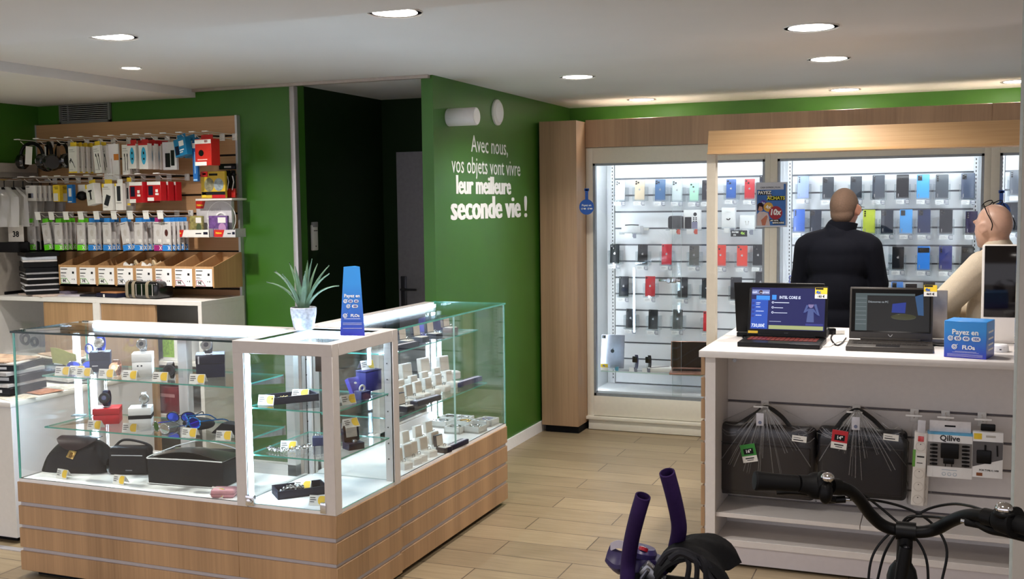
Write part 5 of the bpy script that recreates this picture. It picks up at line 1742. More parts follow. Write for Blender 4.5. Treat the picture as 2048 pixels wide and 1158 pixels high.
# third row of the column cabinet
for px, py, c, cam, s, lab in (
        (1229, 508, '#16171f', 'duo', 0.95, 'black phone first in the third row, seen past a bright holder'), (1285, 509, '#15171c', 'tri', 1, 'black phone second in the third row of the column cabinet'),
        (1333, 509, '#c0102a', 'single', 1, 'bright red phone beside the graphite one in the third row'), (1388, 511, '#55534e', 'tri', 0.97, 'graphite grey phone in the third row of the column cabinet'),
        (1441, 511, '#e0331f', 'duo', 1, 'orange red phone touching the counter post in the third row'), (1484, 512, '#e23a26', 'duo', 1, 'orange red phone between another orange red one and a black one'),
        (1516, 511, '#14161d', 'duo', 1, 'black phone last in the third row, column cabinet')):
    phone(px, py, cabA, lab, c, cam, 0.075 * s, 0.152 * s)
for px, py, c, s, lab in (
        (1247, 573, '#141721', 1, 'black phone first in the fourth row of the column cabinet'), (1300, 573, '#a50f1d', 1, 'dark red phone in the fourth row of the column cabinet'),
        (1365, 575, '#17191f', 1, 'black phone in the fourth row, behind the door lock'), (1413, 577, '#26282d', 0.97, 'dark grey phone in the fourth row, touching the counter post'),
        (1472, 577, '#171a22', 1.07, 'black phone with a white reflection in the fourth row')):
    phone(px, py, cabA, lab, c, 'single', 0.075 * s, 0.152 * s)
phone(1521, 565, cabA, 'dark phone in the fourth row half hidden by the laptop', '#20232b', 'single')
for px, py, c, s, lab in (
        (1261, 637, '#26282d', 1, 'dark grey phone first in the fifth row of the column cabinet'), (1306, 639, '#15161a', 1, 'black phone second in the fifth row of the column cabinet'),
        (1355, 639, '#3b3a39', 1, 'charcoal phone third in the fifth row of the column cabinet'), (1416, 643, '#c8101f', 1, 'red phone last in the fifth row of the column cabinet')):
    phone(px, py, cabA, lab, c, 'single', 0.072 * s, 0.146 * s)


# boxes of the second row
def shelf_box(px, py, w, h, d, m, label, cat='box', art=None, shelf=True, bev=0.003):
    y = YBK - 0.06 - d / 2
    p = P(px, py, 'y', y)
    t = thing('product_box', label, cat, (p.x, y, p.z))
    MB().box(-w / 2, w / 2, -d / 2, d / 2, 0, h, bev).build('carton', m, t)
    if art:
        art(t, w, h, -d / 2)
    if shelf:
        s = thing('clear_ledge', 'clear ledge holding the %s' % label.split(' in the ')[0], 'holder', (p.x, y, p.z - 0.001), group='clear ledges in the second row')
        MB().box(-w / 2 - .012, w / 2 + .012, -d / 2 - .008, 0.06 + d / 2 - 0.002, -0.004, 0, 0.001, 1).box(-w / 2 - .012, w / 2 + .012, -d / 2 - .008, -d / 2 - .006, -0.004, 0.012).build('clear_stand', ACRYL, s)
        q = MB().box(-w * .3, 0.012, -d / 2 - .0095, -d / 2 - .0085, -0.03, 0.004).build('price_label', WHITEP, s)
        MB().prism([(0.044, 0.004), (0.044, -0.032), (0.024, -0.032), (0.015, -0.016), (0.024, 0.004)], -d / 2 - .010, -d / 2 - .0085, 'xz').build('grade_tag', mat('#c2472f', 0.5) if 'streaming' in label else mat('#7f8290', 0.5), s)
    return t


def art_tv(t, w, h, y):
    MB().box(-w * .42, -w * .02, y - 0.0008, y, h * .04, h * .64, 0.0006, 1).build('printed_box', BLACK, t)
    mb = MB().at((w * .2, y - 0.0006, h * .78), (R(90), 0, 0)).lathe([(0, 0), (0.013, 0), (0.013, 0.0006), (0, 0.0006)])
    for a in (.12, .26):
        for b in (.42, .52, .6):
            mb.at((w * a, y - 0.0006, h * b), (R(90), 0, 0)).lathe([(0, 0), (0.005, 0), (0.005, 0.0006), (0, 0.0006)], 12)
    mb.at().build('printed_remote', INK, t)
    MB().box(w * .0, w * .34, y - 0.0004, y, h * .04, h * .4).build('printed_panel', mat('#8c8aa8', 0.4), t)


def art_ear(t, w, h, y):
    MB().at((0, y - 0.001, h * .5), (0, 0, 0)).ring((0, 0, 0), 0.012, 0.004, 'y', 14, 5, R(200), R(360)).build('printed_earbud', INK, t)
    MB().box(-w * .15, w * .2, y - 0.0005, y, h * .78, h * .79).build('printed_lines', GREYP, t)


def art_pods(t, w, h, y):
    mb = MB()
    for k in (-1, 1):
        mb.at((k * 0.008, y - 0.001, h * .45), (0, R(k * 12), 0)).box(-0.0015, 0.0015, -0.0004, 0.0004, -0.014, 0.012)
        mb.ball((0, 0, 0.013), (0.004, 0.0008, 0.005), 10)
    mb.at().build('printed_earbuds', GREYP, t)


shelf_box(1352, 459, 0.105, 0.10, 0.1, mat('#17171a', 0.4), 'black streaming box with rounded corners in the second row', bev=0.02)
shelf_box(1385, 459, 0.122, 0.142, 0.05, WHITEP, 'white streaming box carton with a remote printed on it', art=art_tv)
shelf_box(1458, 457, 0.095, 0.15, 0.06, WHITEP, 'tall white earphone carton in the second row', art=art_ear)
shelf_box(1495, 460, 0.105, 0.105, 0.04, WHITEP, 'square white earbud carton in the second row', art=art_pods)
t = shelf_box(1265, 467, 0.145, 0.058, 0.10, mat('#d9dcdf', 0.35), 'flat white set top box with a dark cable on it in the second row', bev=0.008)
MB().tube(curve([(-0.05, -0.02, 0.062), (0, -0.04, 0.065), (0.05, -0.01, 0.062)]), 0.004, 6).build('cable', INK, t)
tag(MB().box(-0.026, 0.026, -0.012, 0.012, 0, 0.02, 0.003).build('small_adapter', mat('#d9d8d2', 0.4), None, P(1291, 461, 'y', YBK - .02)), 'small pale adapter beside the flat white set top box', 'adapter')
p = P(1478, 467, 'y', YBK - 0.14)
t = thing('chalk_sign', 'small black sign with white writing under the white cartons', 'sign', p)
MB().box(-0.058, 0.058, -0.002, 0.002, -0.022, 0.022, 0.001, 1).box(-0.008, 0.008, 0, 0.12, -0.004, 0.004).build('board', MATTE, t)
MB().text('PAYEZ', 0.016, -0.026, 0.009, -0.003, bold=0.0006).text('EN', 0.015, -0.03, -0.011, -0.003, bold=0.0006).build('white_text', WHITEP, t)
MB().text('4x', 0.028, 0.026, 0.002, -0.003, bold=0.001).build('green_text', mat('#a7cf4a', 0.5), t)

# lowest shelf of the column cabinet
y = 7.58
p = P(1224, 727, 'y', y)
t = thing('tablet', 'silver grey tablet leaning upright with its back to the glass', 'tablet', (p.x, y, ZS + 0.012), rot=(R(-8), 0, 0))
MB().box(-0.089, 0.089, -0.0035, 0.0035, 0, 0.245, 0.003, 3).build('body', mat('#8e92a0', 0.3, metal=.7), t)
MB().box(-0.083, -0.055, -0.006, -0.0034, 0.215, 0.24, 0.001).build('camera_bump', BLACK, t)
mb = MB().at((0, -0.0036, 0.125), (R(90), 0, 0)).lathe([(0, 0), (0.014, 0), (0.014, 0.0005), (0, 0.0005)], 20)
mb.at((0.003, -0.0038, 0.143), (0, R(30), 0)).box(-0.002, 0.002, -0.0003, 0.0003, -0.004, 0.005)
mb.at().build('emblem', mat('#24262c', 0.2), t)
s = thing('tablet_stand', 'clear stand with yellow and white price label in front of the tablet', 'holder', (p.x, y, ZS + 0.001))
MB().box(-0.06, 0.06, -0.05, 0.05, 0, 0.008, 0.002).box(-0.06, 0.06, -0.028, -0.024, 0.008, 0.04).build('clear_stand', ACRYL, s)
q = MB().box(-0.07, -0.015, -0.055, -0.054, 0.0, 0.048).build('price_label', PAPER, s)
MB().box(-0.07, -0.015, -0.056, -0.055, 0.022, 0.048).build('yellow_band', YELLOW, q)
MB().text('4x', 0.02, -0.045, 0.034, -0.0575, bold=0.0006).build('label_text', mat('#1a5fc4', 0.4), q)
MB().prism([(0.065, 0.03), (0.065, 0.0), (0.045, 0.0), (0.036, 0.015), (0.045, 0.03)], -0.056, -0.054, 'xz').build('grade_tag', mat('#5fa6c4', 0.5), s)
for i, px in enumerate((1270, 1296)):
    t = thing('smart_watch', '%s black smart watch standing on the lowest cabinet shelf' % ('blue strapped' if i == 0 else 'grey strapped'), 'watch', (XA(px, 7.56, ZS), 7.56, ZS + 0.001), R(-10))
    MB().box(-0.02, 0.02, -0.008, 0.005, 0.062, 0.108, 0.006, 3).build('case', BLACK, t)
    MB().box(-0.016, 0.016, -0.0095, -0.007, 0.066, 0.104, 0.002).build('screen', LENS, t)
    rows = [[(x_, 0.018 + 0.03 * math.sin(a) - .012, 0.07 + 0.06 * math.cos(a)) for x_ in (-.012, .012)] for a in [R(40 + 14 * k) for k in range(14)]]
    MB().sheet(rows, 0.003).build('strap', mat('#2b3157', 0.5) if i == 0 else GRAPH, t)
    MB().box(-0.02, 0.02, -0.03, 0.02, 0, 0.006).box(-0.012, 0.012, 0.005, 0.012, 0.006, 0.075).build('clear_stand', ACRYL, t)
    MB().box(-0.03, 0.008, -0.036, -0.035, 0, 0.03).build('price_label', WHITEP, t)
    MB().prism([(0.034, 0.03), (0.034, 0), (0.016, 0), (0.009, 0.015), (0.016, 0.03)], -0.037, -0.035, 'xz').build('grade_tag', mat('#7f8290', 0.5), t)
t = thing('product_box', 'flat white carton with a dark slanted picture lying on the lowest shelf', 'box', (XA(1318, 7.6, ZS), 7.62, ZS + 0.001), R(14))
MB().box(-0.085, 0.085, -0.06, 0.06, 0, 0.028, 0.002).build('carton', PAPER, t)
MB().at((0, 0, 0.0282), (0, 0, R(24))).box(-0.075, 0.075, -0.012, 0.012, 0, 0.0008).build('printed_picture', mat('#3a2b3c', 0.4), t)
t = thing('laptop', 'open bronze laptop with a black screen on the lowest shelf', 'laptop', (XA(1383, 7.6, ZS), 7.58, ZS + 0.001), R(10))
MB().box(-0.15, 0.15, -0.09, 0.12, 0, 0.014, 0.004).build('base', mat('#a57c6c', 0.3, metal=.6), t)
MB().box(-0.13, 0.13, 0.0, 0.1, 0.0135, 0.0148).build('keyboard', BLACK, t)
l = MB().at((0, 0.12, 0.014), (R(-14), 0, 0)).box(-0.15, 0.15, -0.003, 0.003, 0, 0.2, 0.003).build('lid', mat('#a57c6c', 0.3, metal=.6), t)
MB().at((0, 0.12, 0.014), (R(-14), 0, 0)).box(-0.145, 0.145, -0.0045, -0.0029, 0.008, 0.195).build('screen', mat('#060608', 0.15), l)

# middle cabinet
for px, py, c, cam, s, lab in (
        (1606, 374, '#8fa0dc', 'pill', 1, 'lavender phone first in the top row of the middle cabinet'), (1656, 376, '#2b3038', 'block', 1, 'dark grey phone second in the top row of the middle cabinet'),
        (1712, 375, '#2e343c', 'block', 1, 'dark grey phone above the man with short hair'), (1757, 374, '#27313f', 'pill', 1.05, 'dark slate phone with a bright holder band, top row'),
        (1805, 373, '#101116', 'bar', 1.05, 'black phone fifth in the top row of the middle cabinet'), (1846, 373, '#3f9bdc', 'block', 1.05, 'light blue phone in the top row of the middle cabinet'),
        (1884, 373, '#3a424b', 'pill', 1.05, 'grey phone seventh in the top row of the middle cabinet'), (1936, 372, '#3c465c', 'block', 1.1, 'slate blue phone last in the top row of the middle cabinet'),
        (1598, 441, '#2456ac', 'pill', 1.03, 'deep blue phone first in the second row of the middle cabinet'), (1631, 442, '#1c2433', 'block', 1.03, 'navy black phone second in the second row of the middle cabinet'),
        (1738, 443, '#c3cf4c', 'pill', 1.05, 'lime green phone beside the ear of the man with short hair'), (1774, 443, '#252c39', 'block', 1.05, 'dark phone between the lime green and sky blue ones'),
        (1812, 443, '#4b9fe6', 'block', 1.06, 'sky blue phone in the second row of the middle cabinet'), (1848, 443, '#1a2950', 'block', 1.07, 'navy phone in the second row of the middle cabinet'),
        (1892, 443, '#26272d', 'block', 1.07, 'black phone in the second row, after the navy one'), (1943, 445, '#262440', 'pill', 0.97, 'dark purple phone last in the second row'),
        (1765, 515, '#d9dee6', 'pill', 1, 'white phone beside the dark sweater in the third row'), (1796, 516, '#1b1d23', 'single', 1, 'black phone with a white square emblem in the third row'),
        (1847, 516, '#1d7fe0', 'bar', 1.04, 'vivid blue phone in the third row of the middle cabinet'), (1891, 516, '#202c6e', 'pill', 1.07, 'indigo phone in the third row of the middle cabinet'),
        (1935, 517, '#23262d', 'bar', 1.03, 'black phone last in the third row of the middle cabinet'), (1588, 572, '#24307c', 'block', 0.95, 'indigo phone beside the elbow of the dark sweater, fourth row'),
        (1794, 586, '#4a8ae0', 'block', 1, 'blue phone just above the dark grey laptop'), (1822, 590, '#1a1214', 'single', 0.98, 'dark brown phone above the dark grey laptop'),
        (1858, 587, '#17181c', 'single', 1, 'black phone above the corner of the dark grey laptop'), (1897, 594, '#131418', 'duo', 0.95, 'black phone beside the cream sleeve in the fourth row'),
        (1748, 578, '#44464c', 'single', 0.95, 'grey phone before the blue one, above the dark grey laptop')):
    phone(px, py, cabB, lab, c, cam, 0.076 * s, 0.155 * s)
for px, py, c, cam, s, lab in ((2033, 365, '#3e4550', 'pill', 1.05, 'grey phone at the top of the cabinet by the door post'), (2026, 434, '#23262c', 'tri', 1.25, 'large dark phone behind the bald head')):
    phone(px, py, cabC, lab, c, cam, 0.076 * s, 0.155 * s)
for px, py, nm in ((1906, 625, 'lower'), ):
    p = P(px, py, 'y', YBK - .1)
    t = thing('phone_holder', 'empty clear holder with a grey tag beside the cream sleeve', 'holder', p, group='clear phone holders with price labels')
    a, b, c, d, e = holder_meshes()
    link('clear_stand', a, t); link('price_label', b, t); link('grade_tag', d, t)


# round blue tags and the poster hung on the frames
def round_tag(px, py, label):
    yy = YC - 0.008 if px > 1300 else YC - 0.215
    p = P(px, py, 'y', yy)
    t = thing('hanging_tag', label, 'tag', (p.x, yy + 0.0035, p.z), group='round blue payment tags')
    mb = MB().at((0, 0, 0), (R(90), 0, 0)).lathe([(0, 0), (0.054, 0), (0.054, 0.002), (0, 0.002)], 36).at()
    mb.box(-0.010, 0.012, -0.002, 0, 0.05, 0.125, 0.0006, 1).box(-0.016, 0.019, -0.002, 0, 0.112, 0.13, 0.0006, 1)
    mb.build('board', mat('#1f56b4', 0.4), t)
    mb = MB().text('Payez en', 0.02, 0, 0.012, -0.0026, bold=0.0005)
    pill(mb, -0.013, -0.012, 0.018, 0.01, -0.0024)
    pill(mb, 0.033, -0.012, 0.02, 0.01, -0.0024)
    floa_mark(mb, -0.033, -0.012, 0.016, -0.003)
    floa_mark(mb, 0.013, -0.012, 0.016, -0.003)
    mb.build('printed_text', WHITEP, t)
    return t


round_tag(1173, 414, 'round blue payment tag hung on the edge of the wood column')
round_tag(2002, 422, 'round blue payment tag above the bald head')

p0, p1 = P(1513, 367, 'y', YC - .012), P(1573, 452, 'y', YC - .012)
w, h = p1.x - p0.x, p0.z - p1.z
t = thing('poster', 'blue payment poster in a clear sleeve hung between the two cabinets', 'poster', ((p0.x + p1.x) / 2, YC - 0.012, (p0.z + p1.z) / 2))
MB().box(-w / 2 - .004, w / 2 + .004, -0.0015, 0.0015, -h / 2 - .006, h / 2 + .006, 0.001, 1).build('clear_sleeve', mat('#c8cbd6', 0.25, var=.02), t)
def pr(x0, x1, z0, z1, y=-0.0022):
    return (x0 * w - w / 2, x1 * w - w / 2, y - 0.0003, y + .0006, h / 2 - z1 * h, h / 2 - z0 * h)
MB().box(*pr(0.02, 0.97, 0.15, 0.985)).box(*pr(.90, .97, .02, .15)).build('blue_print', mat('#1663b4', 0.35, var=.18, scale=8), t)
MB().box(*pr(.06, .48, .17, .27, -.0028)).box(*pr(.35, .52, .26, .33, -.0028)).box(*pr(.37, .93, .30, .40, -.0028)).box(*pr(.44, .78, .84, .89, -.0028)).box(*pr(.54, .92, .89, .96, -.0028)).build('black_banner', INK, t)
X = lambda a: a * w - w / 2
Z = lambda a: h / 2 - a * h
MB().text('PAYEZ', 0.030, X(.27), Z(.22), -.0034, bold=.0012).text('VOS', .016, X(.43), Z(.30), -.0034, bold=.0004).text('par carte', .014, X(.6), Z(.865), -.0034, bold=.0005, shear=.2).text('BANCAIRE', .016, X(.73), Z(.925), -.0034, bold=.0005).build('white_text', WHITEP, t)
MB().text('ACHATS', 0.031, X(.65), Z(.35), -.0034, bold=.001).build('yellow_text', mat('#e8e03c', 0.5), t)
def disc(n, cx, cz, r, m, y):
    MB().at((X(cx), y, Z(cz)), (R(90), 0, 0)).lathe([(0, 0), (r, 0), (r, 0.0005), (0, 0.0005)], 28).build(n, m, t)
disc('purple_disc', .23, .46, .020, mat('#4a2f9c', .5), -.0026)
disc('gold_disc', .40, .555, .032, mat('#d2a23a', .5), -.0028)
disc('red_disc', .64, .69, .045, mat('#a01226', .5), -.0030)
MB().text('3x', .022, X(.23), Z(.46), -.0038, bold=.0006).text('4x', .034, X(.40), Z(.555), -.0038, bold=.001).text('10x', .054, X(.62), Z(.68), -.0042, bold=.002, sx=.9, shear=.15).build('white_number', WHITEP, t)
# the pictured shopper, printed flat
MB().prism([(X(a), Z(b)) for a, b in ((.02, .985), (.03, .72), (.1, .66), (.25, .66), (.38, .69), (.42, .78), (.46, .985))], -.0032, -.0026, 'xz').build('printed_shirt', mat('#cdb9b6', 0.5), t)
MB().prism([(X(a), Z(b)) for a, b in ((.16, .86), (.34, .74), (.38, .78), (.30, .985), (.2, .985))], -.0036, -.003, 'xz').build('printed_arm', mat('#b86a50', 0.5), t)
MB().at((X(.14), -.003, Z(.585)), (R(90), 0, 0)).lathe([(0, 0), (.019, 0), (.019, .0005), (0, .0005)], 20).build('printed_face', mat('#c98f78', 0.5), t)
MB().prism([(X(a), Z(b)) for a, b in ((.04, .66), (.03, .5), (.1, .45), (.2, .46), (.24, .53), (.23, .66), (.2, .55), (.1, .53), (.07, .6))], -.0042, -.0035, 'xz').build('printed_hair', mat('#2a1820', 0.5), t)
MB().text('CASH EXPRESS | FLOA', .0135, X(.46), Z(.10), -.0022, bold=.0004).build('dark_text', mat('#4a4a55', 0.5), t)
# ---------------------------------------------------------------- laptop counter at the right
KT = 0.985
KX0, KX1, KY0, KYB, KY1 = -1.0, 2.2, 4.80, 5.10, 5.84
t = thing('counter', 'white counter with laptops on top and bags hung on its slatted front', 'counter', (0.6, 5.3, 0))
W2 = mat('#d9d3cf', 0.4, var=.02)
def kx(v): return v - 0.6
def ky(v): return v - 5.3
MB().box(kx(KX0 - .004), kx(KX1), ky(KY0 - .02), ky(KY1 + .02), KT - 0.03, KT, 0.002).build('worktop', W2, t)
MB().box(kx(-0.978), kx(-0.932), ky(KY0), ky(KY1), 0.0, KT - 0.03, 0.0015, 1).build('side_panel', W2, t)
MB().box(kx(2.15), kx(2.19), ky(KY0), ky(KY1), 0, KT - .03).build('side_panel', W2, t)
mb = MB()
for k in range(9):
    z1 = 0.955 - 0.1 * k
    mb.box(kx(-1.004), kx(-0.986), ky(KY0 + .03), ky(KY1), z1 - 0.088, z1, 0.001, 1)
mb.build('wood_slats', WOODV, t)
MB().box(kx(-0.988), kx(-0.977), ky(KY0 + .035), ky(KY1), 0.06, 0.955).build('slat_backing', ALU, t)
mb = MB()
gz = [KT - 0.03, 0.706, 0.583, 0.463, 0.340, 0.245]
for a, b in zip(gz, gz[1:]):
    mb.box(kx(-0.932), kx(2.15), ky(KYB), ky(KYB + .02), b + 0.0055, a - (0.0055 if a < .9 else 0), 0.0015, 1)
mb.box(kx(-0.932), kx(2.15), ky(KYB), ky(KYB + .02), 0.02, 0.24)
mb.build('slat_panel', W2, t)
MB().box(kx(-0.932), kx(2.15), ky(KYB + .016), ky(KYB + .026), 0.02, KT - .03).build('groove_back', mat('#6a6264', 0.5), t)
for a, b in ((-0.958, -0.307), (-0.303, 0.9)):
    MB().box(kx(max(a, -.932)), kx(b), ky(KY0 + .015), ky(KYB), 0.222, 0.242, 0.001, 1).build('shelf', W2, t)
MB().box(kx(-0.932), kx(2.15), ky(KY0 + .01), ky(KYB), 0.092, 0.122, 0.001, 1).build('bottom_ledge', W2, t)
MB().box(kx(-0.932), kx(2.15), ky(KY0 + .014), ky(KY0 + .03), 0.012, 0.0915).build('kick_panel', mat('#c6bfc1', 0.4, var=.02), t)
mb = MB().at((kx(-0.9), ky(KYB) - 0.002, 0.9), (R(90), 0, 0)).lathe([(0, 0), (0.009, 0), (0.009, 0.002), (0, 0.002)], 16)
mb.build('screw_cap', STEEL, t)

t = thing('display_gantry', 'wood beam on a cream post rising beside the laptop counter', 'gantry', (-1.066, 5.39, 0))
mb = MB().box(-0.022, 0.022, -0.03, 0.03, 0, 1.885, 0.001, 1)
mb.build('post', mat('#cfc6b4', 0.4, var=.02), t)
mb = MB().box(3.25, 3.294, -0.03, 0.03, 0, 1.885)
mb.build('post', mat('#cfc6b4', 0.4, var=.02), t)
bx = XA(1416, 5.34, 1.95) + 1.066
prof = [(-0.075, 1.884), (-0.075, 1.888), (-0.06, 1.897), (-0.035, 2.0), (0.06, 2.0), (0.06, 1.884)]
MB().prism(prof, bx, 3.32, 'yz').build('beam', WOODFX, t)

SCR = [emitter('screen_%d' % i, srgb(h)[:3], s, 0.01) for i, (h, s) in enumerate((('#20245c', .8), ('#2a50b0', .9), ('#dfe6ff', .9), ('#a9b07a', .8), ('#3a86d8', 1.0), ('#3a3f8a', .8), ('#7c86b8', .8), ('#1b1d20', .6), ('#9aa2a8', .7), ('#23388e', .7), ('#59676a', .55)))]


def laptop(px0, px1, yf, d, label, body, rz=0.0, lean=15, lidh=0.24, bt=0.022, face=1, deck=None, keys=None):
    x0, x1 = XA(px0, yf, KT), XA(px1, yf, KT)
    w = x1 - x0
    t = thing('laptop', label, 'laptop', ((x0 + x1) / 2, yf, KT + 0.0005), R(rz))
    s = face
    ya, yb = (0, d) if s > 0 else (-d, 0)
    MB().prism([(-w / 2, ya), (w / 2, ya), (w / 2, yb), (-w / 2, yb)], 0, bt, 'xy', 0.004).build('base', body, t)
    if s > 0:
        MB().box(-w / 2 + .02, w / 2 - .02, d * .36, d * .88, bt, bt + 0.001).build('keyboard_well', deck or BLACK, t)
        mb = MB()
        for r_ in range(5):
            for c_ in range(15):
                kx_ = -w / 2 + .026 + (w - .052) / 15 * (c_ + .5)
                ky_ = d * .40 + d * .095 * r_
                mb.box(kx_ - .0088, kx_ + .0088, ky_ - .0075, ky_ + .0075, bt + .001, bt + .0028)
        mb.build('keys', keys or BLACK, t)
        MB().box(-0.055, 0.045, d * .04, d * .31, bt, bt + 0.0006).build('touchpad', mat('#1c1b1d', 0.25), t)
        MB().box(-w * .36, w * .36, d - .012, d + .004, bt - .004, bt + .010, 0.003).build('hinge', body, t)
    hy = yb if s > 0 else 0
    rot = (R(-lean), 0, 0)
    if s < 0:
        hy, rot = -d + 0.0, (R(lean), 0, 0)
    lid = MB().box(-w / 2, w / 2, -0.004, 0.004, 0.004, lidh, 0.003).build('lid', body, t, (0, hy, bt), rot)
    return t, lid, w


# gaming laptop with a lit shop screen
t, lid, w = laptop(1474, 1640, 4.955, 0.25, 'black laptop with red glowing keys, screen priced 730 euros', mat('#121214', 0.35), -1, 14, 0.245, keys=mat('#5a1712', 0.4, emit=.35))
sc_ = MB().box(-w / 2 + .012, w / 2 - .012, -.0052, -.0039, 0.032, 0.234).build('screen', SCR[0], lid)
sw, sh = w - .024, .202
def S(n, m, *rs):
    mb = MB()
    for a, b, c, d in rs:
        mb.box(-sw / 2 + a * sw, -sw / 2 + b * sw, -.0058, -.005, .032 + (1 - d) * sh, .032 + (1 - c) * sh)
    return mb.build(n, m, lid)
S('screen_sidebar', SCR[1], (.01, .235, .28, .985))
S('screen_banner', SCR[6], (.01, .25, .05, .165))
S('screen_tile', SCR[4], (.07, .255, .19, .30), (.285, .345, .17, .285))
S('screen_bar', SCR[3], (.255, .985, .895, .985))
S('screen_lines', SCR[2], (.07, .13, .36, .375), (.07, .12, .40, .41), (.07, .13, .46, .475), (.07, .18, .56, .575), (.07, .15, .66, .675), (.32, .52, .345, .36), (.32, .44, .47, .482), (.32, .5, .59, .602), (.26, .42, .80, .806))
S('screen_icons', SCR[5], (.015, .05, .35, .41), (.015, .05, .46, .51), (.015, .05, .56, .61), (.015, .05, .66, .71), (.75, .985, .835, .88))
mb = MB().text('INTEL CORE i5', .019, .01, .032 + sh * .77, -.0062, bold=.0004, sx=.8)
mb.text('730,00€', .022, -sw * .39, .032 + sh * .085, -.0062, bold=.0005, sx=.85)
mb.text('cash   express', .014, -sw * .375, .032 + sh * .89, -.0062, bold=.0002)
for k, z in enumerate((.65, .53, .41)):
    mb.ring((-sw * .20, -.006, .032 + sh * z), .0042, .0012, 'y', 14, 4)
mb.build('screen_text', SCR[2], lid)
MB().at((-sw * .37, -.006, .032 + sh * .89), (R(90), 0, 0)).lathe([(0, 0), (.009, 0), (.009, .0006), (0, .0006)], 16).build('screen_mark', mat('#3a1a12', 0.5), lid)
mb = MB().prism([(sw * .26, .032 + sh * .2), (sw * .36, .032 + sh * .2), (sw * .35, .032 + sh * .52), (sw * .28, .032 + sh * .52)], -.0059, -.005, 'xz')
mb.tube([(sw * .34, -.006, .032 + sh * .5), (sw * .42, -.006, .032 + sh * .36), (sw * .37, -.006, .032 + sh * .62)], .006, 6).tube([(sw * .28, -.006, .032 + sh * .5), (sw * .23, -.006, .032 + sh * .42), (sw * .27, -.006, .032 + sh * .6)], .005, 6)
mb.build('screen_figure', emitter('screen_figure', srgb('#56649c')[:3], .7, .01), lid)
mb = MB().ball((sw * .315, -.0055, .032 + sh * .62), (.013, .001, .017), 14)
mb.build('screen_face', emitter('screen_face', srgb('#8d7fae')[:3], .7, .01), lid)
MB().box(sw * .27, sw * .35, -.0068, -.0058, .032 + sh * .62, .032 + sh * .70, 0).build('screen_headset', SCR[0], lid)
MB().text('acer', .011, 0.0, .018, -.0045, bold=.0003).build('maker_mark', mat('#3a3a3e', 0.4), lid)
MB().box(-w / 2 + .004, -w / 2 + .05, -.0052, -.004, .012, .024).build('yellow_label', mat('#c9a52e', 0.5), lid)


def lid_sticker(lid, x, z, price):
    q = MB().box(x - .028, x + .028, -.0068, -.0058, z - .026, z + .026).build('price_sticker', PAPER, lid)
    MB().box(x - .028, x + .028, -.0074, -.0068, z - .004, z + .026).build('yellow_band', YELLOW, q)
    MB().box(x - .026, x + .01, -.0079, -.0074, z + .017, z + .025).build('black_band', INK, q)
    MB().text('4x', .02, x - .012, z + .004, -.0081, bold=.0008).build('sticker_number', mat('#1a5fc4', .4), q)
    MB().text(price, .014, x, z - .016, -.0074, bold=.0003).build('sticker_price', INK, q)


lid_sticker(lid, w / 2 - .032, .212, '183 €')
# grey laptop
t, lid, w = laptop(1691, 1866, 4.955, 0.25, 'dark grey laptop with a dim screen and a V mark under it', mat('#3b3733', 0.38, metal=.2), 1, 13, 0.245, deck=mat('#2a2725', .5), keys=mat('#332f2c', .45))
scr = MB().box(-w / 2 + .008, w / 2 - .008, -.0052, -.0039, 0.036, 0.236).build('screen', mat('#0d0e10', 0.12), lid)
sw, sh = w - .016, .2
def S2(n, m, *rs):
    mb = MB()
    for a, b, c, d in rs:
        mb.box(-sw / 2 + a * sw, -sw / 2 + b * sw, -.0058, -.005, .036 + (1 - d) * sh, .036 + (1 - c) * sh)
    return mb.build(n, m, lid)
S2('screen_window', SCR[7], (.2, .98, .16, .97))
S2('screen_sidebar', SCR[10], (.05, .2, .1, .97))
S2('screen_header', SCR[10], (.2, .8, .1, .15))
mb = MB()
for k in range(7):
    mb.box(-sw / 2 + .055 * sw, -sw / 2 + .19 * sw, -.0062, -.0058, .036 + sh * (.78 - .1 * k), .036 + sh * (.785 - .1 * k))
mb.build('screen_lines', SCR[8], lid)
MB().prism([(sw * .18, .036 + sh * .45), (sw * .19, .036 + sh * .7), (sw * .02, .036 + sh * .66), (sw * .01, .036 + sh * .46)], -.0062, -.0056, 'xz').build('screen_picture', SCR[9], lid)
mb = MB().prism([(sw * .30, .036 + sh * .84), (sw * .40, .036 + sh * .90), (sw * .41, .036 + sh * .40), (sw * .34, .036 + sh * .41)], -.0062, -.0056, 'xz')
mb.build('screen_tower', emitter('screen_tower', srgb('#31557f')[:3], .7, .01), lid)
MB().ball((sw * .16, -.0058, .036 + sh * .36), (sw * .16, .0008, sh * .07)).build('screen_lights', emitter('screen_lights', srgb('#44442c')[:3], .6, .01), lid)
MB().text('Découvrez ce PC', .0125, -sw * .16, .036 + sh * .70, -.0063, bold=.0002).build('screen_text', SCR[8], lid)
mb = MB()
for k in (-1, 1):
    mb.at((k * .005, -.0046, .021), (0, R(k * 38), 0)).box(-.0016, .0016, -.0005, .0005, -.007, .007)
mb.at().build('maker_mark', STEEL, lid)
lid_sticker(lid, w / 2 - .012, .232, '469 €')
# two laptops turned away behind them
t, lid, w = laptop(1490, 1661, 5.58, 0.25, 'black laptop turned away, its back showing above the red keyed laptop', mat('#0c0c0e', 0.45), 0, 16, 0.262, face=-1)
t, lid, w = laptop(1735, 1893, 5.55, 0.24, 'silver laptop turned away behind the dark grey laptop', mat('#a09a94', 0.35, metal=.5), 0, 12, 0.235, face=-1)

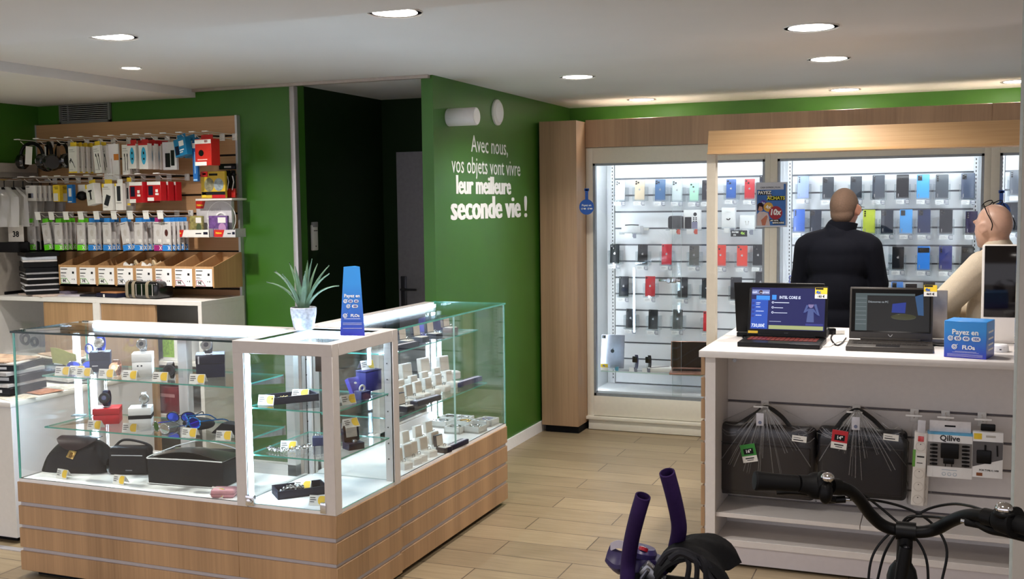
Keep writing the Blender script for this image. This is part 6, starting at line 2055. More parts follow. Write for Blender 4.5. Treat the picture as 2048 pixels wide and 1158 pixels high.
# blue cube
y = 4.93
h = P(1930, 643, 'y', 4.86).z - KT
t = thing('display_cube', 'blue cardboard cube with white lettering on the counter', 'box', (XA(1938, 4.93, KT), 4.93, KT + .0005), R(-14))
W_, D_ = 0.168, 0.15
MB().box(-W_ / 2, W_ / 2, -D_ / 2, D_ / 2, 0, h, .0015, 1).build('board', BPRINT, t)
mb = MB().text('Payez en', .030, 0, h * .70, -D_ / 2 - .0008, bold=.0007)
mb.text('FLOa', .023, .014, h * .29, -D_ / 2 - .0008, bold=.0008)
floa_mark(mb, -.042, h * .30, .026, -D_ / 2 - .001)
floa_mark(mb, -.058, h * .53, .026, -D_ / 2 - .001)
for x, ww in ((-.029, .028), (.004, .028), (.043, .036)):
    pill(mb, x, h * .53, ww, .019, -D_ / 2 - .0004)
mb.box(-.04, .045, -D_ / 2 - .0006, -D_ / 2, h * .175, h * .18).box(-.05, .055, -D_ / 2 - .0006, -D_ / 2, h * .15, h * .154)
for k in range(3):
    mb.box(-.07, .07, -D_ / 2 - .0006, -D_ / 2, h * (.10 - .03 * k), h * (.104 - .03 * k))
for k, z in enumerate((.68, .5, .34, .2)):
    mb.box(W_ / 2, W_ / 2 + .0006, -.04, .05, h * z, h * (z + .05))
mb.build('printed_text', WHITEP, t)
mb = MB()
for body, x in (('3X', -.029), ('4X', .004), ('10X', .043)):
    mb.text(body, .015, x, h * .53, -D_ / 2 - .0014, bold=.0004)
mb.build('pill_text', mat('#1d50b0', .5), t)

# white framed screen
ym = 5.40
xl = XA(1963, ym, 1.2)
zt, zc_, zb = P(1963, 489, 'y', ym).z, P(1970, 634, 'y', ym).z, P(1963, 689, 'y', ym).z
t = thing('desktop_monitor', 'white framed all in one computer screen behind the blue cube', 'monitor', (xl + .265, ym, KT))
MB().box(-.265, .265, 0, .035, max(.004, zb - KT), zt - KT, .012, 3).build('casing', mat('#e6e1dc', .3, var=.01), t)
MB().box(-.255, .255, -.0015, .004, zc_ - KT, zt - KT - .006, .002).build('screen', mat('#120f10', .08), t)
MB().box(-.10, .10, -.05, .14, 0, .006, .002).box(-.08, .08, .03, .045, 0, .2).build('foot', STEEL, t)
t = thing('puck', 'small round white gadget on the counter beside the blue cube', 'gadget', (XA(2000, 5.12, KT), 5.12, KT + .0005))
MB().lathe([(0, 0), (.034, 0), (.036, .006), (.034, .026), (.028, .032), (0, .033)]).build('body', WHITEP, t)
MB().box(-.004, .004, -.0365, -.033, .01, .014).build('led_window', INK, t)
# leads
for nm, pts, r, m, lab in (('power_cord', [(1655, 655), (1668, 662), (1662, 676), (1672, 690), (1684, 686), (1692, 676)], .0035, BLACK, 'black power cord bunched between the two laptops'),
                           ('power_cord', [(1866, 690), (1885, 692), (1905, 690)], .003, BLACK, 'thin black cord between the dark grey laptop and the blue cube'),
                           ('power_cord', [(1488, 660), (1484, 668), (1487, 676), (1494, 677)], .003, BLACK, 'small black cord loop at the hinge of the red keyed laptop'),
                           ('charging_cable', [(1645, 693), (1660, 692), (1675, 684), (1695, 682), (1702, 683)], .003, PAPER, 'white charging cable between the two laptops')):
    q = [P(a, b, 'z', KT + r + .001) for a, b in pts]
    c = q[0]
    tag(MB().tube(curve([v - c for v in q], 5), r, 6).build(nm.replace('power_cord', 'laptop_cable'), m, None, c), lab, 'cable')
t = thing('power_plug', 'white plug with a black adapter lying between the laptops', 'plug', P(1676, 668, 'z', KT + .001), R(25))
MB().box(-.02, .03, -.015, .015, 0, .022, .004).build('plug_body', PAPER, t)
MB().box(-.05, -.015, -.016, .016, 0, .03, .004).build('adapter', BLACK, t)

# hooks and goods on the slatted front
yk = KYB
for i, px in enumerate((1530, 1713, 1829, 1891, 1964)):
    x = XA(px, yk, .7)
    t = thing('display_hook', '%s white hook from the wood slats on the counter front' % ORD[i], 'hook', (x, yk, .706), group='white hooks on the counter front')
    MB().box(-.018, .018, -.006, 0, -.05, .012, .002).build('base_plate', WHITE, t)
    MB().tube([(0, -.004, -.012), (0, -.10, -.012), (0, -.12, -.002)], .003, 6).tube([(0, -.004, .0), (0, -.125, .002)], .0022, 6).build('wire_arm', HOOKW, t)
    MB().box(-.034, .034, -.13, -.124, -.002, .006, .002).build('tip_plate', WHITEP, t)
BAGM = mat('#121218', .6, bump=.15, scale=300)
BAGG = mat('#2b2728', .65, bump=.15, scale=300)
FOIL = clear('wrap_film', (.98, .98, .98), rough=.16, ior=1.45)
CREASE = clear('film_crease', (.93, .93, .93), rough=.3, ior=1.7, haze=.12)
for i, (pa, pb, ptop, pbot, hookpx, label, m1, tagm, tagtxt, tagpx) in enumerate(((1434, 1629, 848, 988, 1530, 'laptop bag wrapped in clear film with a green 16 tag', BAGG, mat('#2f8a34', .5), '16"', (1498, 906, -12)),
                                                                   (1634, 1813, 856, 990, 1713, 'laptop bag wrapped in clear film with a red 14 tag', BAGM, mat('#c2202e', .5), '14"', (1679, 879, 6)))):
    yb_ = 4.955
    x0, x1 = XA(pa, yb_, .45), XA(pb, yb_, .45)
    z1, z0 = P(pa, ptop, 'y', yb_).z, P(pa, pbot, 'y', yb_).z
    w, h = x1 - x0, z1 - z0
    t = thing('laptop_bag', label, 'bag', ((x0 + x1) / 2, yb_ + .05, z0))
    hx = XA(hookpx, yb_, .66) - (x0 + x1) / 2
    MB().box(-w / 2, w / 2, -.045, .045, 0, h, .022, 4).build('bag_body', m1, t)
    MB().box(-w * .46, w * .46, -.056, -.03, .02, h * .74, .012, 3).build('front_pocket', BAGG if i == 0 else mat('#1b1a20', .65), t)
    mb = MB().tube([(-w * .46, -.057, h * .76), (0, -.0575, h * .77), (w * .46, -.057, h * .76)], .003, 6).tube([(-w * .47, -.047, h * .93), (w * .47, -.047, h * .93)], .0025, 6)
    mb.build('zip', mat('#2c2c33', .4), t)
    MB().tube(curve([(-w * .3, 0, h * .98), (hx - .05, 0, h + .05), (hx, -.01, h + .085), (hx + .06, 0, h + .05), (w * .25, 0, h * .98)], 6), .010, 8).build('strap', BAGM, t)
    # film: inflated skin over the bag gathered up to the hook
    rows = []
    for r_ in range(9):
        v = r_ / 8
        row = []
        for c_ in range(25):
            a = 2 * math.pi * c_ / 24
            ca, sa = math.cos(a), math.sin(a)
            sq = max(abs(ca), abs(sa)) ** .8
            bx_, by_ = (w / 2 + .004) * max(-1, min(1, ca * 1.25)), .066 * max(-1, min(1, sa * 1.25))
            if v < .72:
                k, z = 1.0, -0.012 + (h + .01) * v / .72
            else:
                u = (v - .72) / .28
                k, z = 1 - .95 * u ** .9, h + (.11) * u
            wob = 1 + .035 * math.sin(c_ * 3.1 + r_)
            row.append((hx * (1 - k) + bx_ * k * wob, by_ * (k * .9 + .1) * wob - .005, z))
        rows.append(row)
    MB().sheet(rows).build('clear_film', FOIL, t)
    mb = MB()
    rnd = random.Random(3 + i)
    for q in range(40):
        a = -1 + 2 * q / 39 + rnd.uniform(-.05, .05)
        L_ = rnd.choice([.25, .45, .7, 1.0])
        pts = [(hx + .01 * a, -.04, h + .09)]
        for k_ in range(1, 6):
            u = k_ / 5 * L_
            pts.append((hx + (a * w * .5 - hx) * u ** .8, -.052 - .022 * min(1, u * 3), h + .09 - (h * (1 - .25 * abs(a)) * u)))
        mb.tube(curve(pts, 3), rnd.choice([.0007, .0011, .0016]), 4)
    for q in range(10):
        sx_ = rnd.choice([-1, 1])
        p_ = (sx_ * (w / 2 - rnd.uniform(0, .06)), -.05, h + rnd.uniform(-.04, .03))
        mb.tube(curve([p_, (p_[0] - sx_ * .03, -.06, p_[2] - rnd.uniform(0, .03)), (p_[0] - sx_ * .07, -.066, p_[2] + rnd.uniform(-.03, .02))], 3), .0014, 4)
    mb.build('film_crease', CREASE, t)
    tp = P(tagpx[0], tagpx[1], 'y', yb_ - .025) - Vector(((x0 + x1) / 2, yb_ + .05, z0))
    q = MB().box(-.034, .034, -.001, .001, -.042, .042, .0006, 1).build('paper_tag', PAPER, t, (tp.x, -.079, tp.z), (0, R(tagpx[2]), 0))
    MB().box(-.034, .034, -.0018, -.001, -.012, .042).build('coloured_field', tagm, q)
    MB().box(-.022, .022, -.0024, -.0018, -.004, .022).build('black_field', INK, q)
    MB().text(tagtxt, .020, 0, .009, -.003, bold=.0006).build('size_text', WHITEP, q)
    MB().box(-.02, .02, -.0016, -.001, -.026, -.021).box(-.014, .016, -.0016, -.001, -.034, -.031).build('printed_lines', INK, q)
    sp = P(1599 if i == 0 else 1782, 877 if i == 0 else 874, 'y', yb_ - .02) - Vector(((x0 + x1) / 2, yb_ + .05, z0))
    q = MB().box(-.032, .032, -.0008, .0008, -.014, .014).build('white_sticker', PAPER, t, (sp.x, -.078, sp.z), (0, R(4), 0))
    MB().box(-.026, .018, -.0014, -.0008, -.008, -.004).box(-.026, .006, -.0014, -.0008, .003, .005).build('printed_lines', INK, q)
    hp = P(1521 if i == 0 else 1712, 838 if i == 0 else 846, 'y', yb_ - .02) - Vector(((x0 + x1) / 2, yb_ + .05, z0))
    q = MB().box(-.017, .017, -.0012, .0012, -.028, .03, .001).build('security_tag', mat('#c9c9d2', .4), t, (hp.x, -.085, hp.z))
    MB().at((0, -.0013, -.013), (R(90), 0, 0)).lathe([(0, 0), (.008, 0), (.008, .001), (0, .001)], 16).build('tag_disc', mat('#6d7590', .4), q)

# socket strips
for i, (px, dy, lab) in enumerate(((1836, 0, 'white five way socket strip with a red switch, front of the two'), (1843, .05, 'white socket strip hanging behind the front one'))):
    yb_ = 4.965 + dy
    x = XA(px, yb_, .5)
    z1, z0 = P(px, 862, 'y', yb_).z, P(px, 1010, 'y', yb_).z
    h = z1 - z0
    t = thing('socket_strip', lab, 'power strip', (x, yb_, z0), rot=(0, R(2), 0))
    MB().box(-.027, .027, -.019, .019, 0, h, .006, 3).build('strip_body', mat('#e8e2da', .4, var=.02), t)
    MB().box(-.012, .012, -.022, -.018, h - .042, h - .018, .002).build('red_switch', mat('#b01c18', .25, emit=.15), t)
    for k, z in enumerate((.025, .083, .141, .262)):
        s = MB().at((0, -.0185, z * h / .33 + .004), (R(90), 0, 0)).lathe([(.021, 0), (.021, .0015), (.018, .0015), (.017, -.004), (0, -.004)], 24, cap=False).build('socket', mat('#d5cec5', .5), t)
        mb = MB()
        for a, b in ((-.008, -.002), (.008, -.002)):
            mb.at((a, -.0155, z * h / .33 + .004 + b), (R(90), 0, 0)).lathe([(0, 0), (.0026, 0), (.0026, .001), (0, .001)], 10)
        mb.at((0, -.016, z * h / .33 + .014), (R(90), 0, 0)).lathe([(0, 0), (.002, 0), (.002, .006), (0, .006)], 10)
        mb.at().build('socket_hole', INK, s)
    if i == 0:
        q = MB().box(-.022, .024, -.0205, -.0190, h * .52, h * .72).build('paper_label', PAPER, t)
        MB().box(-.03, -.018, -.021, -.0195, h * .53, h * .76).build('green_field', mat('#5aa02c', .5), q)
        MB().box(-.012, .018, -.021, -.0205, h * .66, h * .68).box(-.012, .012, -.021, -.0205, h * .58, h * .59).build('printed_lines', INK, q)
        MB().box(-.04, .055, -.03, .05, -.01, h + .03, .02, 3).build('clear_film', FOIL, t)
        MB().box(-.016, .016, -.032, -.030, h + .0, h + .055, .001).build('security_tag', mat('#d2d2da', .4), t)
# charger packs
yb_ = 4.975
def hung_card(pa, pb, ptop, pbot, label):
    x0, x1 = XA(pa, yb_, .5), XA(pb, yb_, .5)
    z1, z0 = P((pa + pb) / 2, ptop, 'y', yb_).z, P((pa + pb) / 2, pbot, 'y', yb_).z
    return thing('charger_pack', label, 'package', ((x0 + x1) / 2, yb_, z0)), x1 - x0, z1 - z0
t, w, h = hung_card(1854, 1944, 842, 954, 'white charger pack with ten plug tips and a blue stripe')
MB().box(-w / 2, w / 2, -.02, .02, 0, h * .80, .002).build('carton', WHITEP, t)
MB().box(-w * .46, w * .46, -.001, .001, h * .78, h, .002).build('header_card', mat('#e3e0e2', .4), t)
MB().box(-w / 2, w / 2, -.0208, .0208, h * .765, h * .805).build('blue_stripe', mat('#5fb2e0', .5), t)
MB().box(-w * .49, w * .49, -.0215, -.0195, h * .20, h * .63).build('grey_window', mat('#7f7b78', .4), t)
MB().box(-w * .2, w * .2, -.036, -.021, h * .36, h * .62, .003).box(-w * .14, w * .1, -.034, -.021, h * .26, h * .38, .003).box(-w * .10, -w * .08, -.03, -.026, h * .21, h * .27).box(w * .04, w * .06, -.03, -.026, h * .21, h * .27).build('charger', BLACK, t)
for k in range(6):
    for s_ in (-1, 1):
        z = h * (.24 + .068 * k)
        MB().tube([(s_ * w * .44, -.026, z), (s_ * w * .36, -.026, z), (s_ * w * .27, -.026, z)], [.003, .0055, .004], 8).build('plug_tip', BLACK, t)
MB().text('Qilive', .034, 0, h * .705, -.0208, bold=.0009).build('brand_text', mat('#3a383c', .5), t)
mb = MB()
for k in (-1, 0, 1):
    mb.ring((k * .022, -.0206, h * .07), .007, .0008, 'y', 16, 4)
mb.box(-.03, .03, -.0206, -.02, h * .14, h * .146)
mb.build('printed_icons', mat('#7a98b4', .5), t)
MB().box(-.022, .022, -.002, -.001, h * .895, h * .925, .001).build('hang_slot', INK, t)
t, w, h = hung_card(1944, 2005, 848, 954, 'white pack holding a black cube charger with cable')
MB().box(-w / 2, w / 2, -.018, .018, 0, h * .86, .002).build('carton', WHITEP, t)
MB().box(-w * .24, w * .24, -.002, .002, h * .87, h, .004).build('hang_tab', BLACK, t)
MB().box(-w * .46, -w * .2, -.0186, -.018, h * .72, h * .83).build('yellow_square', YELLOW, t)
MB().prism([(-w * .49, h * .20), (w * .49, h * .36), (w * .49, h * .68), (-w * .49, h * .68)], -.0188, -.018, 'xz').build('dark_picture', mat('#5a585a', .4), t)
MB().box(-w * .36, w * .12, -.022, -.0188, h * .27, h * .52, .004).build('charger', BLACK, t)
MB().tube([(-.01, -.021, h * .52), (-.01, -.021, h * .62)], .004, 6).tube([(w * .3, -.021, h * .62), (w * .32, -.021, h * .42)], .003, 6).build('cable', BLACK, t)
MB().text('FOR TYPE-C, USB', .010, .006, h * .14, -.0184, bold=.0003).build('printed_text', INK, t)
MB().box(-w * .36, -w * .16, -.0186, -.018, h * .03, h * .09).build('brown_label', mat('#8a4a1c', .5), t)
MB().box(-.008, .03, -.0186, -.018, h * .76, h * .80).build('white_sticker', GREYP, t)
# ---------------------------------------------------------------- people
def fuse(mb, voxel=0.008, it=6, fac=0.5):
    """melt the overlapping volumes of a builder into one continuous skin"""
    me = bpy.data.meshes.new('tmp')
    mb.bm.to_mesh(me)
    mb.bm.free()
    ob = bpy.data.objects.new('tmp', me)
    col.objects.link(ob)
    r = ob.modifiers.new('r', 'REMESH')
    r.mode = 'VOXEL'
    r.voxel_size = voxel
    s = ob.modifiers.new('s', 'SMOOTH')
    s.iterations = it
    s.factor = fac
    dg = bpy.context.evaluated_depsgraph_get()
    out = bpy.data.meshes.new_from_object(ob.evaluated_get(dg))
    bpy.data.objects.remove(ob)
    bpy.data.meshes.remove(me)
    n = MB()
    n.bm.from_mesh(out)
    bpy.data.meshes.remove(out)
    return n


def limb(mb, pts, rs):
    mb.tube(pts, rs, 14)
    for p, r in zip(pts, rs):
        mb.ball(p, r, 12)


def hand(mb, wrist, d, palm_n, curl=0.7, s=1.0):
    """palm, four unequal bent fingers and a thumb from the side of the palm"""
    d = Vector(d).normalized()
    n = Vector(palm_n)
    n = (n - d * n.dot(d)).normalized()
    side = d.cross(n)
    w = Vector(wrist)
    limb(mb, [w, w + d * 0.02 * s, w + d * 0.085 * s], [0.024 * s, 0.024 * s, 0.014 * s])
    for k in range(4):
        o = (k - 1.5) * 0.019 * s
        b0 = w + d * 0.035 * s + side * o * .8
        b = w + d * 0.088 * s + side * o
        ln = (0.068, 0.078, 0.073, 0.058)[k] * s
        limb(mb, [b0, b], [0.0115 * s, 0.0095 * s])
        a1, a2 = curl * 0.7, curl * 1.5
        p1 = b + (d * math.cos(a1) + n * math.sin(a1)) * ln * .5
        p2 = p1 + (d * math.cos(a2) + n * math.sin(a2)) * ln * .5
        limb(mb, [b, p1, p2], [0.0095 * s, 0.0085 * s, 0.007 * s])
    t0 = w + d * 0.025 * s + side * 0.026 * s
    t1 = t0 + (d * .7 + side * .6 + n * .3).normalized() * 0.038 * s
    t2 = t1 + (d * .8 + n * .7).normalized() * 0.03 * s
    limb(mb, [t0, t1, t2], [0.012 * s, 0.0105 * s, 0.008 * s])


def head(mb, H, c=(0, 0), turn=0.0, s=1.0):
    """skull, jaw, nose, lips, ears; face towards +y; returns the head frame"""
    M0 = mb.M.copy()
    F_ = Matrix.Translation((c[0], c[1], H - 0.118 * s)) @ Matrix.Rotation(turn, 4, 'Z') @ Matrix.Scale(s, 4)
    mb.M = F_
    mb.ball((0, -0.012, 0.018), (0.076, 0.097, 0.100), 24)
    mb.ball((0, 0.016, -0.020), (0.068, 0.080, 0.085), 20)
    mb.ball((0, 0.040, -0.068), (0.048, 0.050, 0.042), 16)
    mb.ball((0, 0.072, -0.092), (0.024, 0.020, 0.020), 12)
    mb.tube([(0, 0.088, 0.012), (0, 0.101, -0.026), (0, 0.094, -0.036)], [0.009, 0.015, 0.011], 10)
    mb.ball((0, 0.104, -0.028), (0.013, 0.012, 0.010), 10)
    mb.ball((0, 0.086, -0.062), (0.024, 0.013, 0.006), 10).ball((0, 0.084, -0.072), (0.022, 0.012, 0.006), 10)
    for k in (-1, 1):
        mb.ball((k * 0.03, 0.080, 0.026), (0.026, 0.014, 0.010), 10)
        mb.at((0, 0, 0))
        mb.M = F_ @ Matrix.Translation((k * 0.080, -0.006, -0.008)) @ Matrix.Rotation(k * R(-24), 4, 'Z')
        mb.ring((0, 0, 0.006), 0.023, 0.0075, 'x', 16, 8)
        mb.ball((0, 0.002, -0.022), (0.006, 0.010, 0.013), 10).ball((0, 0.0, 0.002), (0.005, 0.018, 0.026), 12)
        mb.M = F_
    mb.M = M0
    return F_


SKIN1 = mat('#b98068', 0.5, var=.10, scale=25)
SKIN2 = mat('#cda48f', 0.42, var=.10, scale=18)


def eyes_parts(t, F_):
    mb = MB()
    mb.M = F_
    for k in (-1, 1):
        mb.ball((k * 0.029, 0.075, 0.012), (0.011, 0.011, 0.009), 12)
    mb.build('eye', mat('#e8e4de', .2), t)
    mb = MB()
    mb.M = F_
    for k in (-1, 1):
        mb.ball((k * 0.029, 0.0845, 0.012), (0.005, 0.003, 0.005), 10)
        mb.box(k * 0.029 - .016, k * 0.029 + .014, .080, .091, .031, .036, .002)
    mb.build('brow_and_iris', mat('#3a2a20', .5), t)


# --- man with short hair, seen from behind, arms crossed
H1 = 1.715
loc1 = (XA(1676, 6.6, 1.3), 6.6, 0)
t = thing('person', 'person in a dark navy zip collar sweater seen from behind with arms crossed', 'person', loc1, R(-6))
body = MB()
F1 = head(body, H1, (0.033, 0.02), R(-10))
limb(body, [(0.006, -0.005, 1.44), (0.018, 0.0, 1.50), (0.03, 0.008, 1.56)], [0.064, 0.058, 0.060])
def torso(mb, k=0.0, waist=0.9):
    mb.ball((0, 0.0, 1.30), (0.180 + k, 0.115 + k, 0.19), 22)
    mb.ball((0, -0.02, 1.36), (0.165 + k, 0.095 + k, 0.10), 20)
    mb.ball((0, 0.0, 1.12), (0.165 + k, 0.12 + k, 0.22), 22)
    mb.ball((0, 0.0, 0.95), (0.165 + k, 0.118 + k, 0.14), 20)
    limb(mb, [(-0.155, -0.005, 1.385), (0, -0.01, 1.43), (0.155, -0.005, 1.385)], [0.066 + k, 0.066 + k, 0.066 + k])
torso(body)
ARMS1 = [[(-0.180, -0.01, 1.375), (-0.222, 0.03, 1.165), (0.03, 0.20, 1.165)], [(0.180, -0.01, 1.375), (0.222, 0.03, 1.165), (-0.03, 0.235, 1.14)]]
for a in ARMS1:
    limb(body, [a[0], (Vector(a[0]) + Vector(a[1])) / 2, a[1]], [0.062, 0.052, 0.045])
    limb(body, [a[1], (Vector(a[1]) + Vector(a[2])) / 2, a[2]], [0.045, 0.042, 0.029])
hand(body, (0.045, 0.205, 1.166), (1, -.1, .12), (0, -1, -.2), .6)
hand(body, (-0.045, 0.238, 1.14), (-1, -.1, .1), (0, -1, -.2), .6)
for k in (-1, 1):
    limb(body, [(k * 0.095, 0, 0.90), (k * 0.10, 0.005, 0.68), (k * 0.10, 0.01, 0.48)], [0.085, 0.075, 0.056])
    limb(body, [(k * 0.10, 0.01, 0.48), (k * 0.102, -0.012, 0.32), (k * 0.102, -0.005, 0.09)], [0.056, 0.054, 0.036])
    limb(body, [(k * 0.102, -0.03, 0.05), (k * 0.112, 0.14, 0.035)], [0.04, 0.032])
fuse(body, 0.007).build('body', SKIN1, t)
NAVYW = mat('#070914', 0.85, var=.15, scale=300, bump=.1)
sw_ = MB()
torso(sw_, 0.014)
sw_.ball((0, 0, 0.92), (0.19, 0.13, 0.09), 20)
for a in ARMS1:
    limb(sw_, [a[0], (Vector(a[0]) + Vector(a[1])) / 2, a[1]], [0.074, 0.066, 0.060])
    limb(sw_, [a[1], (Vector(a[1]) + Vector(a[2])) / 2, a[2]], [0.064, 0.055, 0.040])
limb(sw_, [(0, -0.005, 1.435), (0, -0.0, 1.475)], [0.092, 0.080])
fuse(sw_, 0.008, 7).build('sweater', NAVYW, t)
mb = MB()
rows = []
for j in range(5):
    v = j / 4
    rows.append([(0.012 + 0.010 * v + (0.083 - .004 * v) * math.cos(a) * (1 + .10 * v), 0.006 + (0.080 + .004 * v) * math.sin(a), 1.462 + 0.052 * v + 0.012 * v * math.cos(a - R(270))) for a in [2 * math.pi * q / 28 for q in range(29)]])
mb.sheet(rows, 0.010)
mb.build('collar', NAVYW, t)
tr = MB()
tr.ball((0, 0, 0.90), (0.185, 0.128, 0.11), 20)
for k in (-1, 1):
    limb(tr, [(k * 0.095, 0, 0.88), (k * 0.10, 0.005, 0.68), (k * 0.10, 0.01, 0.48), (k * 0.102, -0.005, 0.10)], [0.105, 0.09, 0.073, 0.058])
fuse(tr, 0.010, 4).build('trousers', mat('#0c0d14', .8, bump=.1, scale=200), t)
for k in (-1, 1):
    sh = MB()
    limb(sh, [(k * 0.102, -0.045, 0.055), (k * 0.105, 0.05, 0.048), (k * 0.114, 0.17, 0.040)], [0.050, 0.048, 0.038])
    sh.box(k * 0.108 - .045, k * .108 + .045, -.09, .20, 0.002, 0.03, .012)
    fuse(sh, 0.007, 3).build('shoe', BLACK, t)
hair = MB()
hair.M = F1
hair.ball((0, -0.016, 0.024), (0.0785, 0.1005, 0.1025), 26)
hair.ball((0, -0.050, -0.030), (0.066, 0.058, 0.056), 18)
for k in (-1, 1):
    hair.ball((k * 0.071, 0.012, 0.0), (0.008, 0.018, 0.026), 10)
hm = fuse(hair, 0.006, 3)
# clear the face side
for v in [v for v in hm.bm.verts if (F1.inverted() @ v.co).y > 0.055 and (F1.inverted() @ v.co).z < 0.075]:
    hm.bm.verts.remove(v)
HAIRM = mat('#665041', 0.85, var=.35, scale=420, bump=.6)
hm.build('hair', HAIRM, t)
eyes_parts(t, F1)
gl = MB()
gl.M = F1
for k in (-1, 1):
    gl.tube([(k * 0.082, -0.008, 0.012), (k * 0.086, 0.04, 0.014), (k * 0.078, 0.100, 0.012)], 0.0022, 6)
    gl.ring((k * 0.034, 0.108, 0.008), 0.024, 0.002, 'y', 18, 6)
gl.tube([(-.012, .108, .012), (.012, .108, .012)], .002, 6)
gl.build('glasses', GRAPH, t)

# --- bald man in cream, glasses pushed up on his head, looking left
y2 = 6.35
H2 = P(1995, 408, 'y', y2).z
loc2 = (XA(1993, y2, 1.5), y2, 0)
RZ2 = R(66)
t = thing('person', 'bald person in a cream sweater with glasses pushed up, behind the white screen', 'person', loc2, RZ2)
dz = H2 - H1
body = MB()
F2 = head(body, H2, (0, 0.02), R(-20), 1.04)
body.at((0, 0, dz))
limb(body, [(0, -0.02, 1.43), (0, -0.01, 1.50), (0, 0.0, 1.56)], [0.068, 0.062, 0.062])
torso(body)
AR = [[(-0.195, -0.01, 1.39), (-0.235, 0.155, 1.205), (-0.06, 0.21, 1.10)], [(0.195, -0.01, 1.39), (0.25, 0.06, 1.16), (0.06, 0.25, 1.12)]]
for a in AR:
    limb(body, [a[0], (Vector(a[0]) + Vector(a[1])) / 2, a[1]], [0.062, 0.052, 0.045])
    limb(body, [a[1], (Vector(a[1]) + Vector(a[2])) / 2, a[2]], [0.045, 0.042, 0.029])
hand(body, (-0.055, 0.215, 1.095), (.75, .1, -.35), (-.3, .5, -1), 1.0)
hand(body, (0.055, 0.252, 1.12), (-.9, .1, .0), (0, -1, .1), .7)
for k in (-1, 1):
    limb(body, [(k * 0.095, 0, 0.90), (k * 0.10, 0.005, 0.68), (k * 0.10, 0.01, 0.48)], [0.085, 0.075, 0.056])
    limb(body, [(k * 0.10, 0.01, 0.48), (k * 0.102, -0.012, 0.32), (k * 0.102, -0.005, 0.09 - dz)], [0.056, 0.054, 0.036])
    limb(body, [(k * 0.102, -0.03, 0.05 - dz), (k * 0.112, 0.14, 0.035 - dz)], [0.04, 0.032])
body.at()
fuse(body, 0.007).build('body', SKIN2, t)
CREAMW = mat('#d6c8b2', 0.85, var=.06, scale=200, bump=.12)
sw_ = MB().at((0, 0, dz))
torso(sw_, 0.016)
for a in AR:
    limb(sw_, [a[0], (Vector(a[0]) + Vector(a[1])) / 2, a[1]], [0.084, 0.080, 0.078])
    limb(sw_, [a[1], (Vector(a[1]) + Vector(a[2])) / 2, a[2]], [0.076, 0.062, 0.042])
limb(sw_, [(0, -0.02, 1.44), (0, -0.012, 1.475)], [0.090, 0.078])
sw_.at()
fuse(sw_, 0.008, 7).build('sweater', CREAMW, t)
tr = MB().at((0, 0, dz))
tr.ball((0, 0, 0.90), (0.188, 0.13, 0.11), 20)
for k in (-1, 1):
    limb(tr, [(k * 0.095, 0, 0.88), (k * 0.10, 0.005, 0.68), (k * 0.10, 0.01, 0.48), (k * 0.102, -0.005, 0.10 - dz)], [0.105, 0.09, 0.073, 0.058])
tr.at()
fuse(tr, 0.010, 4).build('trousers', mat('#1a1d2a', .8), t)
for k in (-1, 1):
    sh = MB()
    limb(sh, [(k * 0.102, -0.045, 0.055), (k * 0.105, 0.05, 0.048), (k * 0.114, 0.17, 0.040)], [0.050, 0.048, 0.038])
    sh.box(k * 0.108 - .045, k * .108 + .045, -.09, .20, 0.002, 0.03, .012)
    fuse(sh, 0.007, 3).build('shoe', BLACK, t)
eyes_parts(t, F2)
gl = MB()
gl.M = F2 @ Matrix.Translation((0, -0.034, 0.070)) @ Matrix.Rotation(R(52), 4, 'X') @ Matrix.Translation((0, -0.03, 0.0))
for k in (-1, 1):
    gl.tube(curve([(k * 0.070, 0.090, 0.004), (k * 0.080, 0.03, 0.002), (k * 0.080, -0.03, -0.004), (k * 0.079, -0.055, -0.03)], 5), 0.0028, 6)
    gl.ring((k * 0.036, 0.094, 0.0), 0.027, 0.0026, 'y', 20, 6)
gl.tube([(-.010, .096, .006), (.010, .096, .006)], .0026, 6)
gl.build('glasses', BLACK, t)
pm = Matrix.Translation(loc2) @ Matrix.Rotation(RZ2, 4, 'Z')
pp = pm @ Vector((0.04, 0.225, 1.055 + dz))
s = thing('smartphone', 'dark phone with a pink edge held by the bald person behind the blue cube', 'phone', pp, rot=(R(-18), 0, R(30)))
MB().box(-.037, .037, -.004, .004, -.075, .075, .003).build('body', mat('#16090d', .2), s)
MB().box(-.039, .039, -.003, .003, -.077, .077, .003).build('pink_case', mat('#c9828c', .4), s)
# ---------------------------------------------------------------- bicycle in front of the counter
BK = mat('#040405', 0.45, var=.1)
RUB = mat('#060607', 0.65, var=.15, scale=120, bump=.2)
yb = 2.28
def Q(px, py, dy=0.0):
    return P(px, py, 'y', yb + dy)
C0 = Q(1800, 1062)
t = thing('bicycle', 'black city bicycle whose handlebar crosses in front of the laptop counter', 'bicycle', (C0.x, C0.y, 0))
o = Vector((C0.x, C0.y, 0))
def tb(n, pts, r, m=BK, parent=None, seg=12, sm=6):
    return MB().tube(curve([Vector(p) - o for p in pts], sm), r, seg).build(n, m, parent or t)
bar = tb('handlebar', [Q(1640, 968, -.14), Q(1688, 976, -.11), Q(1716, 996, -.07), Q(1742, 1030, -.03), Q(1768, 1052, -.01), Q(1800, 1061), Q(1840, 1064, -.005), Q(1872, 1058, -.01), Q(1902, 1042, -.04), Q(1935, 1031, -.08), Q(1975, 1033, -.12), Q(2030, 1048, -.16)], 0.0125)
def lathe_along(n, a, b, prof, m, parent=None):
    a, b = Vector(a) - o, Vector(b) - o
    d = b - a
    mb = MB()
    mb.M = Matrix.Translation(a) @ d.to_track_quat('Z', 'Y').to_matrix().to_4x4()
    L_ = d.length
    mb.lathe([(r, z * L_) for r, z in prof], 20)
    return mb.build(n, m, parent or t)
